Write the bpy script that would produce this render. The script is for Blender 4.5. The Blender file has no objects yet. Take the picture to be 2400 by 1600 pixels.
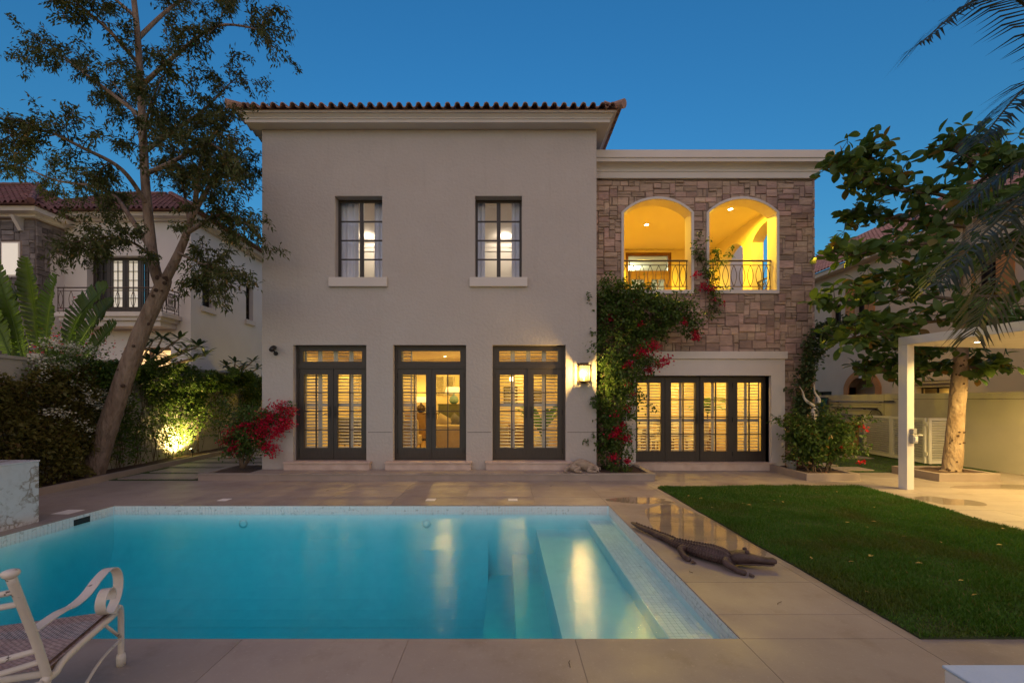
import bpy, bmesh, math, random
import numpy as np
from mathutils import Vector, Matrix, noise as mnoise
R = math.radians
SC = bpy.context.scene
COL = SC.collection
# ------------------------------------------------------------------ camera, sky, sun, exposure
EYE = 1.72
cam_d = bpy.data.cameras.new("camera")
cam = bpy.data.objects.new("camera", cam_d)
COL.objects.link(cam)
cam.location = (0, 0, EYE)
cam.rotation_euler = (R(90), 0, 0)
cam_d.sensor_width = 36
cam_d.lens = 15.0
cam_d.shift_x = 0.0068
cam_d.shift_y = 0.0578
cam_d.clip_end = 3000
SC.camera = cam

world = bpy.data.worlds.new("World")
SC.world = world
world.use_nodes = True
wn, wl = world.node_tree.nodes, world.node_tree.links
sky = wn.new('ShaderNodeTexSky')
sky.sky_type = 'NISHITA'
sky.sun_disc = False
SUN_EL = R(2.0)
sky.sun_elevation = SUN_EL
sky.sun_rotation = R(180)
sky.air_density = 1.3
sky.dust_density = 0.3
sky.ozone_density = 4.0
hs = wn.new('ShaderNodeHueSaturation')
hs.inputs['Saturation'].default_value = 1.06
mul = wn.new('ShaderNodeMix'); mul.data_type = 'RGBA'; mul.blend_type = 'MULTIPLY'
mul.inputs['Factor'].default_value = 1.0
mul.inputs[7].default_value = (0.64, 0.96, 0.93, 1)
wl.new(sky.outputs[0], hs.inputs['Color'])
wl.new(hs.outputs[0], mul.inputs[6])
wl.new(mul.outputs[2], wn['Background'].inputs['Color'])
wn['Background'].inputs['Strength'].default_value = 0.60

sun_d = bpy.data.lights.new("sun", 'SUN')
sun_d.energy = 1.9
sun_d.angle = R(150)
sun_d.color = (1.0, 0.55, 0.30)
sun = bpy.data.objects.new("sun", sun_d)
COL.objects.link(sun)
sun.rotation_euler = (R(90) - R(20), 0, 0)

SC.view_settings.view_transform = 'Standard'
SC.view_settings.look = 'None'
SC.view_settings.exposure = 0.0
SC.view_settings.gamma = 1.0
SC.view_settings.use_curve_mapping = False
SC.cycles.use_denoising = True
SC.cycles.max_bounces = 8
SC.cycles.transparent_max_bounces = 24
SC.cycles.sample_clamp_indirect = 6.0
SC.cycles.caustics_reflective = False
SC.cycles.caustics_refractive = False

# ------------------------------------------------------------------ helpers
rng = random.Random(7)
nrg = np.random.default_rng(11)

def W(x, y, Y):
    """a sight line of the survey photograph at depth Y -> world metres"""
    return ((x - 1160) / 980 * Y, Y, EYE - (y - 920) / 980 * Y)

def par(o, p):
    o.parent = p
    o.matrix_parent_inverse = Matrix.Translation(p['base']).inverted() if 'base' in p else Matrix.Identity(4)

def thing(name, label, cat, loc=(0, 0, 0), group=None):
    o = bpy.data.objects.new(name, None)
    o.empty_display_size = 0.1
    COL.objects.link(o)
    o.location = loc
    o['base'] = [float(c) for c in loc]
    o['label'] = label
    o['category'] = cat
    if group: o['group'] = group
    return o

def tag(o, label=None, cat=None, group=None, kind=None):
    if label: o['label'] = label
    if cat: o['category'] = cat
    if group: o['group'] = group
    if kind: o['kind'] = kind
    return o

def link(name, me, mat=None, parent=None, **kw):
    o = bpy.data.objects.new(name, me)
    COL.objects.link(o)
    if mat and not me.materials: me.materials.append(mat)
    if parent is not None: par(o, parent)
    tag(o, **kw)
    return o

class MB:
    def __init__(s): s.v = []; s.f = []
    def add(s, vs, fs):
        n = len(s.v); s.v += [tuple(v) for v in vs]; s.f += [tuple(i + n for i in f) for f in fs]
        return s
    def quad(s, *p): return s.add(p, [tuple(range(len(p)))])
    def box(s, x0, x1, y0, y1, z0, z1):
        return s.add([(x0,y0,z0),(x1,y0,z0),(x1,y1,z0),(x0,y1,z0),(x0,y0,z1),(x1,y0,z1),(x1,y1,z1),(x0,y1,z1)],
                     [(3,2,1,0),(4,5,6,7),(0,1,5,4),(1,2,6,5),(2,3,7,6),(3,0,4,7)])
    def obox(s, c, size, mat3=None):
        h = [d / 2 for d in size]; c = Vector(c); vs = []
        for a in ((-1,-1,-1),(1,-1,-1),(1,1,-1),(-1,1,-1),(-1,-1,1),(1,-1,1),(1,1,1),(-1,1,1)):
            p = Vector((a[0]*h[0], a[1]*h[1], a[2]*h[2]))
            vs.append(c + (mat3 @ p if mat3 is not None else p))
        return s.add(vs, [(3,2,1,0),(4,5,6,7),(0,1,5,4),(1,2,6,5),(2,3,7,6),(3,0,4,7)])
    def prism(s, poly, ext, f):
        """poly 2D, f(u, w, e) -> xyz, ext=(e0,e1)"""
        n = len(poly)
        a = [f(u, w, ext[0]) for u, w in poly]; b = [f(u, w, ext[1]) for u, w in poly]
        fs = [tuple(range(n - 1, -1, -1)), tuple(range(n, 2 * n))]
        for i in range(n):
            j = (i + 1) % n; fs.append((i, j, n + j, n + i))
        return s.add(a + b, fs)
    def tube(s, pts, rad, n=8, cap=True, flat=None):
        pts = [Vector(p) for p in pts]
        if not hasattr(rad, '__len__'): rad = [rad] * len(pts)
        t0 = (pts[1] - pts[0]).normalized()
        up = Vector((0, 0, 1)) if abs(t0.z) < .9 else Vector((1, 0, 0))
        nrm = t0.cross(up).normalized()
        vs = []
        for i, p in enumerate(pts):
            t = ((pts[min(i+1, len(pts)-1)] - pts[max(i-1, 0)])).normalized()
            nrm = (nrm - t * nrm.dot(t)).normalized()
            b = t.cross(nrm)
            for k in range(n):
                a = 2 * math.pi * k / n
                vs.append(p + (nrm * math.cos(a) + b * math.sin(a)) * rad[i])
        fs = []
        for i in range(len(pts) - 1):
            for k in range(n):
                k2 = (k + 1) % n
                fs.append((i*n+k, i*n+k2, (i+1)*n+k2, (i+1)*n+k))
        if cap:
            fs.append(tuple(range(n-1, -1, -1))); m = (len(pts)-1)*n; fs.append(tuple(range(m, m+n)))
        return s.add(vs, fs)
    def strip(s, pts, w, t):
        """flat bar: pts path, w vector = half width, thickness t"""
        pts = [Vector(p) for p in pts]; w = Vector(w); vs = []; 
        for i, p in enumerate(pts):
            tg = (pts[min(i+1, len(pts)-1)] - pts[max(i-1, 0)]).normalized()
            nn = tg.cross(w).normalized() * t / 2
            vs += [p - w + nn, p + w + nn, p + w - nn, p - w - nn]
        fs = [(0,1,2,3)]
        for i in range(len(pts)-1):
            for k in range(4):
                k2 = (k+1) % 4; fs.append((i*4+k, i*4+4+k, i*4+4+k2, i*4+k2))
        m = (len(pts)-1)*4; fs.append((m+3, m+2, m+1, m))
        return s.add(vs, fs)
    def lathe(s, c, prof, n=16, axis='z', cap=True):
        vs = []; c = Vector(c)
        for r, z in prof:
            for k in range(n):
                a = 2 * math.pi * k / n
                d = (r*math.cos(a), r*math.sin(a), z)
                if axis == 'y': d = (r*math.cos(a), z, r*math.sin(a))
                if axis == 'x': d = (z, r*math.cos(a), r*math.sin(a))
                vs.append(c + Vector(d))
        fs = []
        for i in range(len(prof)-1):
            for k in range(n):
                k2 = (k+1) % n; fs.append((i*n+k, i*n+k2, (i+1)*n+k2, (i+1)*n+k))
        if cap: fs.append(tuple(range(n-1, -1, -1))); m = (len(prof)-1)*n; fs.append(tuple(range(m, m+n)))
        return s.add(vs, fs)
    def ball(s, c, r, n=10, m=7, sc=(1,1,1)):
        prof = [(math.sin(math.pi*i/m)*r + 1e-4, -math.cos(math.pi*i/m)*r) for i in range(m+1)]
        k = len(s.v); s.lathe((0,0,0), prof, n)
        for i in range(k, len(s.v)):
            v = s.v[i]; s.v[i] = (c[0]+v[0]*sc[0], c[1]+v[1]*sc[1], c[2]+v[2]*sc[2])
        return s
    def mesh(s, name, smooth=False, mat=None):
        me = bpy.data.meshes.new(name)
        me.from_pydata(s.v, [], s.f)
        if smooth: me.polygons.foreach_set('use_smooth', [True]*len(me.polygons))
        if mat: me.materials.append(mat)
        me.update()
        return me
    def build(s, name, mat, parent=None, smooth=False, bevel=0, **kw):
        o = link(name, s.mesh(name, smooth, mat), None, parent, **kw)
        if bevel:
            b = o.modifiers.new('bevel', 'BEVEL'); b.width = bevel; b.segments = 2; b.limit_method = 'ANGLE'; b.angle_limit = R(40)
        return o

def npmesh(name, V, F, mat=None, smooth=False):
    """V (N,3) F (M,k)"""
    me = bpy.data.meshes.new(name)
    V = np.asarray(V, np.float32); F = np.asarray(F, np.int32); M, k = F.shape
    me.vertices.add(len(V)); me.vertices.foreach_set('co', V.ravel())
    me.loops.add(M*k); me.loops.foreach_set('vertex_index', F.ravel())
    me.polygons.add(M); me.polygons.foreach_set('loop_start', np.arange(0, M*k, k, dtype=np.int32))
    if smooth: me.polygons.foreach_set('use_smooth', np.ones(M, bool))
    me.update(calc_edges=True)
    if mat: me.materials.append(mat)
    return me

def unit(v): return v / (np.linalg.norm(v, axis=1, keepdims=True) + 1e-9)

def leaf_mesh(name, P, D, L, Wd, mat, fold=.18, droop=.1):
    """one folded diamond leaf per point"""
    P = np.asarray(P, float); D = unit(np.asarray(D, float)); n = len(P)
    rv = unit(nrg.normal(size=(n, 3))); rv[:, 2] = np.abs(rv[:, 2]) + .5
    S = unit(np.cross(D, rv)); N = np.cross(S, D)
    L = (L * nrg.uniform(.65, 1.25, n))[:, None]; Wd = (Wd * nrg.uniform(.7, 1.2, n))[:, None]
    v0 = P; v2 = P + D*L - np.array([0, 0, 1])*L*droop
    m = P + D*L*.48
    v1 = m + S*Wd*.5 + N*Wd*fold; v3 = m - S*Wd*.5 + N*Wd*fold
    V = np.stack([v0, v1, v2, v3], 1).reshape(-1, 3)
    F = np.arange(n*4).reshape(n, 4)
    return npmesh(name, V, F, mat)

def baked(o):
    dg = bpy.context.evaluated_depsgraph_get()
    me = bpy.data.meshes.new_from_object(o.evaluated_get(dg))
    o.modifiers.clear(); old = o.data; o.data = me; bpy.data.meshes.remove(old)
    return o

def skin(name, verts, edges, radii, mat, parent=None, sub=2, **kw):
    me = bpy.data.meshes.new(name); me.from_pydata(verts, edges, [])
    o = bpy.data.objects.new(name, me); COL.objects.link(o)
    m = o.modifiers.new('skin', 'SKIN'); m.use_smooth_shade = True
    for i, r in enumerate(radii):
        sv = me.skin_vertices[0].data[i]
        sv.radius = r if hasattr(r, '__len__') else (r, r)
        sv.use_root = (i == 0)
    ss = o.modifiers.new('sub', 'SUBSURF'); ss.levels = ss.render_levels = sub
    baked(o); o.data.materials.clear(); o.data.materials.append(mat)
    o.data.polygons.foreach_set('use_smooth', [True]*len(o.data.polygons))
    if parent is not None: par(o, parent)
    tag(o, **kw)
    return o

# ------------------------------------------------------------------ materials
def nodes_of(m):
    m.use_nodes = True
    return m.node_tree.nodes, m.node_tree.links

def mat(name, c1, c2=None, scale=4, rough=.6, rough2=None, bump=0, bscale=30, detail=6, metal=0, spec=.5,
        obj=0, isl=0, stretch=(1,1,1), sss=0, c3=None, s3=1.2, t3=(.5, .7), coat=0, extra=(), bdist=.02):
    m = bpy.data.materials.new(name); n, l = nodes_of(m)
    b = n['Principled BSDF']
    geo = n.new('ShaderNodeNewGeometry')
    mp = n.new('ShaderNodeMapping'); mp.inputs['Scale'].default_value = stretch
    l.new(geo.outputs['Position'], mp.inputs['Vector'])
    nz = n.new('ShaderNodeTexNoise'); nz.inputs['Scale'].default_value = scale; nz.inputs['Detail'].default_value = detail
    l.new(mp.outputs[0], nz.inputs['Vector'])
    c2 = c2 or tuple(x*.85 for x in c1)
    mx = n.new('ShaderNodeMix'); mx.data_type = 'RGBA'
    mr = n.new('ShaderNodeMapRange'); mr.inputs[1].default_value = .32; mr.inputs[2].default_value = .68
    l.new(nz.outputs[0], mr.inputs[0]); l.new(mr.outputs[0], mx.inputs[0])
    mx.inputs[6].default_value = (*c1, 1); mx.inputs[7].default_value = (*c2, 1)
    out = mx.outputs[2]
    if c3:
        n3 = n.new('ShaderNodeTexNoise'); n3.inputs['Scale'].default_value = s3; n3.inputs['Detail'].default_value = 8
        n3.inputs['Roughness'].default_value = .7
        l.new(mp.outputs[0], n3.inputs['Vector'])
        m3 = n.new('ShaderNodeMapRange'); m3.inputs[1].default_value = t3[0]; m3.inputs[2].default_value = t3[1]
        l.new(n3.outputs[0], m3.inputs[0])
        x3 = n.new('ShaderNodeMix'); x3.data_type = 'RGBA'; l.new(m3.outputs[0], x3.inputs[0])
        l.new(out, x3.inputs[6]); x3.inputs[7].default_value = (*c3, 1); out = x3.outputs[2]
    for (ce, se, te, ste) in extra:
        me_ = n.new('ShaderNodeMapping'); me_.inputs['Scale'].default_value = ste; l.new(geo.outputs['Position'], me_.inputs['Vector'])
        ne = n.new('ShaderNodeTexNoise'); ne.inputs['Scale'].default_value = se; ne.inputs['Detail'].default_value = 7; ne.inputs['Roughness'].default_value = .65
        l.new(me_.outputs[0], ne.inputs['Vector'])
        re_ = n.new('ShaderNodeMapRange'); re_.inputs[1].default_value = te[0]; re_.inputs[2].default_value = te[1]; l.new(ne.outputs[0], re_.inputs[0])
        xe = n.new('ShaderNodeMix'); xe.data_type = 'RGBA'; l.new(re_.outputs[0], xe.inputs[0]); l.new(out, xe.inputs[6]); xe.inputs[7].default_value = (*ce, 1); out = xe.outputs[2]
    if obj or isl:
        if obj:
            src = n.new('ShaderNodeObjectInfo').outputs['Random']; amt = obj
        else:
            src = geo.outputs['Random Per Island']; amt = isl
        h = n.new('ShaderNodeHueSaturation'); l.new(out, h.inputs['Color'])
        r1 = n.new('ShaderNodeMapRange'); r1.inputs[3].default_value = 1-amt; r1.inputs[4].default_value = 1+amt
        l.new(src, r1.inputs[0]); l.new(r1.outputs[0], h.inputs['Value'])
        r2 = n.new('ShaderNodeMath'); r2.operation = 'MULTIPLY'; r2.inputs[1].default_value = 7.31; l.new(src, r2.inputs[0])
        r3 = n.new('ShaderNodeMath'); r3.operation = 'FRACT'; l.new(r2.outputs[0], r3.inputs[0])
        r4 = n.new('ShaderNodeMapRange'); r4.inputs[3].default_value = .5-amt*.05; r4.inputs[4].default_value = .5+amt*.05
        l.new(r3.outputs[0], r4.inputs[0]); l.new(r4.outputs[0], h.inputs['Hue'])
        out = h.outputs[0]
    l.new(out, b.inputs['Base Color'])
    b.inputs['Roughness'].default_value = rough
    if rough2 is not None:
        rr = n.new('ShaderNodeMapRange'); rr.inputs[3].default_value = rough; rr.inputs[4].default_value = rough2
        l.new(mr.outputs[0], rr.inputs[0]); l.new(rr.outputs[0], b.inputs['Roughness'])
    b.inputs['Metallic'].default_value = metal
    b.inputs['Specular IOR Level'].default_value = spec
    b.inputs['Coat Weight'].default_value = coat
    if bump:
        nb = n.new('ShaderNodeTexNoise'); nb.inputs['Scale'].default_value = bscale; nb.inputs['Detail'].default_value = 5
        l.new(mp.outputs[0], nb.inputs['Vector'])
        bp = n.new('ShaderNodeBump'); bp.inputs['Strength'].default_value = bump; bp.inputs['Distance'].default_value = bdist
        l.new(nb.outputs[0], bp.inputs['Height']); l.new(bp.outputs[0], b.inputs['Normal'])
    return m

def leafmat(name, a, b_, trans=.35, rough=.5, c=None):
    m = bpy.data.materials.new(name); n, l = nodes_of(m)
    p = n['Principled BSDF']; out = n['Material Output']
    geo = n.new('ShaderNodeNewGeometry'); oi = n.new('ShaderNodeObjectInfo')
    ad = n.new('ShaderNodeMath'); ad.operation = 'ADD'
    l.new(geo.outputs['Random Per Island'], ad.inputs[0]); l.new(oi.outputs['Random'], ad.inputs[1])
    fr = n.new('ShaderNodeMath'); fr.operation = 'FRACT'; l.new(ad.outputs[0], fr.inputs[0])
    cr = n.new('ShaderNodeValToRGB'); l.new(fr.outputs[0], cr.inputs[0])
    cr.color_ramp.elements[0].color = (*a, 1); cr.color_ramp.elements[1].color = (*b_, 1)
    if c:
        cr.color_ramp.elements[1].position = .92
        e = cr.color_ramp.elements.new(.985); e.color = (*c, 1)
    l.new(cr.outputs[0], p.inputs['Base Color'])
    p.inputs['Roughness'].default_value = rough; p.inputs['Specular IOR Level'].default_value = .35
    t = n.new('ShaderNodeBsdfTranslucent'); l.new(cr.outputs[0], t.inputs['Color'])
    ms = n.new('ShaderNodeMixShader'); ms.inputs[0].default_value = trans
    l.new(p.outputs[0], ms.inputs[1]); l.new(t.outputs[0], ms.inputs[2]); l.new(ms.outputs[0], out.inputs['Surface'])
    return m

def glassmat(name, ior=1.45, rough=.0, tint=(1,1,1), bump=0, bscale=3, bdist=.02, stretch=(1,1,1)):
    m = bpy.data.materials.new(name); n, l = nodes_of(m); out = n['Material Output']
    n.remove(n['Principled BSDF'])
    fr = n.new('ShaderNodeFresnel'); fr.inputs['IOR'].default_value = ior
    tr = n.new('ShaderNodeBsdfTransparent'); tr.inputs['Color'].default_value = (*tint, 1)
    gl = n.new('ShaderNodeBsdfGlossy'); gl.inputs['Roughness'].default_value = rough
    mx = n.new('ShaderNodeMixShader')
    gb = n.new('ShaderNodeNewGeometry'); iv = n.new('ShaderNodeMath'); iv.operation = 'SUBTRACT'; iv.inputs[0].default_value = 1.0
    l.new(gb.outputs['Backfacing'], iv.inputs[1]); fm = n.new('ShaderNodeMath'); fm.operation = 'MULTIPLY'
    l.new(fr.outputs[0], fm.inputs[0]); l.new(iv.outputs[0], fm.inputs[1])
    l.new(fm.outputs[0], mx.inputs[0]); l.new(tr.outputs[0], mx.inputs[1]); l.new(gl.outputs[0], mx.inputs[2])
    l.new(mx.outputs[0], out.inputs['Surface'])
    if bump:
        geo = n.new('ShaderNodeNewGeometry'); mp = n.new('ShaderNodeMapping'); mp.inputs['Scale'].default_value = stretch
        l.new(geo.outputs['Position'], mp.inputs['Vector'])
        nb = n.new('ShaderNodeTexNoise'); nb.inputs['Scale'].default_value = bscale; nb.inputs['Detail'].default_value = 4
        l.new(mp.outputs[0], nb.inputs['Vector'])
        bp = n.new('ShaderNodeBump'); bp.inputs['Strength'].default_value = bump; bp.inputs['Distance'].default_value = bdist
        l.new(nb.outputs[0], bp.inputs['Height']); l.new(bp.outputs[0], gl.inputs['Normal'])
    return m

def emit(name, col, s):
    m = bpy.data.materials.new(name); n, l = nodes_of(m); p = n['Principled BSDF']
    p.inputs['Base Color'].default_value = (.8, .8, .8, 1)
    p.inputs['Emission Color'].default_value = (*col, 1); p.inputs['Emission Strength'].default_value = s
    return m

def light(name, kind, loc, energy, col, parent=None, size=.05, spot=None, blend=.6, direc=None):
    d = bpy.data.lights.new(name, kind); d.energy = energy; d.color = col
    if kind in ('POINT', 'SPOT'): d.shadow_soft_size = size
    if kind == 'SPOT': d.spot_size = R(spot); d.spot_blend = blend
    o = bpy.data.objects.new(name, d); COL.objects.link(o); o.location = loc
    if direc is not None: o.rotation_euler = Vector(direc).to_track_quat('-Z', 'Y').to_euler()
    if parent is not None: par(o, parent)
    return o

MT = dict(
    stucco=mat('stucco', (.45,.405,.37), (.425,.38,.345), scale=.9, rough=.85, bump=.40, bscale=16, c3=(.405,.36,.325), s3=3.5, t3=(.55,.85), bdist=.03, extra=[((.395,.35,.315), 1.0, (.56,.86), (5,5,.35)), ((.47,.43,.395), 2.3, (.58,.8), (1,1,1))]),
    trim=mat('trim_plaster', (.62,.57,.53), (.58,.53,.49), scale=1.5, rough=.8, bump=.08, bscale=40),
    groove_shade=mat('groove_shade', (.12,.11,.10), rough=.9),
    dark=mat('dark_wood', (.040,.030,.026), (.028,.021,.018), scale=8, rough=.45, bump=.05, bscale=60, stretch=(6,6,.6)),
    brownwood=mat('brown_wood', (.20,.085,.03), (.13,.05,.018), scale=10, rough=.4, stretch=(8,8,.6)),
    white=mat('white_paint', (.78,.76,.72), (.72,.70,.66), scale=3, rough=.5, bump=.03, bscale=80),
    louvre=mat('louvre_paint', (.52,.48,.40), (.48,.44,.36), scale=3, rough=.45),
    stone=mat('ashlar_stone', (.47,.325,.25), (.31,.215,.17), scale=2.2, rough=.9, bump=1.0, bscale=9, obj=.31, stretch=(1,1,3.2), c3=(.21,.155,.13), s3=6, t3=(.5,.8)),
    mortar=mat('mortar', (.27,.20,.165), (.19,.14,.115), scale=8, rough=.95, bump=.4, bscale=60),
    slate=mat('tower_stone', (.22,.19,.185), (.12,.105,.105), scale=2.5, rough=.9, bump=.9, bscale=10, obj=.4, stretch=(1,1,3)),
    rooftile=mat('clay_tile', (.40,.24,.18), (.28,.16,.12), scale=6, rough=.8, bump=.2, bscale=50, obj=.25),
    rooftile2=mat('clay_tile_far', (.21,.10,.088), (.14,.065,.058), scale=5, rough=.8, bump=.2, bscale=40, isl=.25),
    tilepink=mat('clay_tile_pink', (.42,.24,.20), (.32,.16,.13), scale=5, rough=.8, isl=.2),
    paving=mat('paving_stone', (.335,.288,.252), (.288,.243,.211), scale=1.8, rough=.42, rough2=.6, bump=.06, bscale=90, obj=.07, c3=(.225,.18,.145), s3=2.2, t3=(.54,.80), extra=[((.24,.195,.16), .55, (.48,.72), (1,1,1)), ((.15,.105,.075), 5.5, (.68,.80), (1,1.6,1)), ((.40,.345,.30), 34, (.58,.75), (1,1,1))]),
    joint=mat('joint_grout', (.36,.305,.26), (.30,.25,.21), scale=20, rough=.9),
    kerb=mat('kerb_stone', (.35,.28,.235), (.29,.235,.195), scale=3, rough=.6, bump=.08, bscale=70),
    limestone=mat('limestone', (.58,.46,.39), (.46,.34,.28), scale=4, rough=.55, bump=.05, bscale=60),
    soil=mat('soil', (.10,.055,.035), (.05,.03,.02), scale=12, rough=.95, bump=.9, bscale=40),
    ground=mat('ground_sand', (.25,.20,.15), (.18,.14,.10), scale=3, rough=.95, bump=.3, bscale=30),
    turf=mat('turf_base', (.035,.055,.012), (.02,.035,.008), scale=10, rough=.95, bump=.6, bscale=80),
    cream=mat('cream_interior', (.72,.60,.40), (.68,.56,.36), scale=1, rough=.8),
    ivory=mat('ivory_interior', (.80,.78,.73), (.76,.74,.69), scale=1, rough=.8),
    woodfloor=mat('wood_floor', (.35,.22,.11), (.25,.15,.07), scale=3, rough=.35, stretch=(1,8,1)),
    iron=mat('iron_rail', (.10,.075,.06), (.07,.05,.04), scale=10, rough=.5, metal=.3),
    boundary=mat('boundary_plaster', (.45,.42,.36), (.40,.375,.325), scale=1.2, rough=.85, bump=.15, bscale=25, c3=(.34,.31,.265), s3=1.6, t3=(.55,.85)),
    creamwall=mat('cream_wall', (.62,.50,.36), (.56,.44,.31), scale=1, rough=.85, bump=.1, bscale=25),
    greywall=mat('pale_wall', (.68,.64,.61), (.63,.59,.56), scale=1, rough=.85, bump=.1, bscale=25),
    ochre=mat('ochre_trim', (.50,.22,.07), (.42,.18,.055), scale=3, rough=.8),
    bark=mat('bark', (.30,.225,.17), (.17,.115,.08), scale=7, rough=.9, bump=1.0, bscale=20, bdist=.06, stretch=(1,1,.3), c3=(.11,.07,.045), s3=9, t3=(.52,.68)),
    bark2=mat('pale_bark', (.44,.33,.22), (.30,.21,.13), scale=6, rough=.85, bump=1.0, bscale=16, bdist=.05, stretch=(1,1,.45), c3=(.19,.12,.07), s3=7, t3=(.55,.72)),
    stem=mat('stem', (.16,.11,.07), (.10,.065,.04), scale=15, rough=.9, bump=.3, bscale=40),
    blackmetal=mat('black_metal', (.03,.028,.027), rough=.45, metal=.5),
    bronze=mat('aged_bronze', (.10,.07,.04), (.06,.04,.025), scale=10, rough=.4, metal=.8),
    chairwhite=mat('chipped_white_paint', (.66,.61,.54), (.58,.53,.46), scale=6, rough=.45, bump=.1, bscale=60, c3=(.10,.08,.07), s3=11, t3=(.635,.65)),
    wicker=mat('woven_seat', (.34,.26,.24), (.24,.18,.17), scale=9, rough=.75, isl=.25),
    frayed=mat('frayed_edge', (.24,.15,.11), (.12,.07,.05), scale=30, rough=.9, bump=.8, bscale=80),
    croc=mat('carved_wood', (.085,.05,.042), (.045,.026,.023), scale=7, rough=.55, bump=.5, bscale=60, c3=(.16,.12,.11), s3=6, t3=(.55,.8)),
    fur=mat('dog_fur', (.46,.37,.28), (.30,.225,.165), scale=9, rough=.95, bump=1.0, bscale=70, stretch=(1,1.6,2.5), c3=(.55,.47,.38), s3=4, t3=(.5,.75)),
    bone=mat('bone', (.74,.68,.60), (.62,.55,.47), scale=8, rough=.6, bump=.2, bscale=40),
    bluepad=mat('pale_blue_render', (.50,.62,.76), (.46,.58,.72), scale=5, rough=.85, bump=.3, bscale=50),
    tan=mat('tan_cabinet', (.42,.25,.08), (.36,.21,.065), scale=3, rough=.6),
    teal=mat('teal_net', (.01,.10,.14), (.006,.06,.09), scale=20, rough=.8),
    pole=mat('alu_pole', (.42,.42,.38), rough=.35, metal=.6),
    grey_plastic=mat('grey_plastic', (.36,.36,.35), rough=.45),
    curtain=mat('curtain', (.70,.72,.80), (.64,.66,.75), scale=2, rough=.85),
    sofa=mat('sofa_cloth', (.50,.40,.25), (.45,.35,.21), scale=6, rough=.9, bump=.2, bscale=200),
    greyfabric=mat('grey_cloth', (.20,.19,.17), (.12,.115,.10), scale=8, rough=.9, bump=.2, bscale=150),
    teal_glaze=mat('teal_glaze', (.20,.36,.32), (.16,.30,.27), scale=6, rough=.25),
    olive=mat('olive_cloth', (.14,.14,.06), (.10,.10,.045), scale=6, rough=.9),
    table=mat('table_wood', (.30,.18,.08), (.22,.13,.055), scale=5, rough=.35, stretch=(1,6,1)),
)
MT['glass'] = glassmat('window_glass', 1.42, .0)
MT['lampglass'] = glassmat('lantern_glass', 1.3, .0)
_n, _l = MT['lampglass'].node_tree.nodes, MT['lampglass'].node_tree.links
_mx = _n.new('ShaderNodeMixShader'); _mx.inputs[0].default_value = .015; _t = _n.new('ShaderNodeBsdfTranslucent'); _t.inputs['Color'].default_value = (.9, .85, .75, 1)
_old = _n['Material Output'].inputs['Surface'].links[0].from_socket
_l.new(_old, _mx.inputs[1]); _l.new(_t.outputs[0], _mx.inputs[2]); _l.new(_mx.outputs[0], _n['Material Output'].inputs['Surface'])
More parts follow.
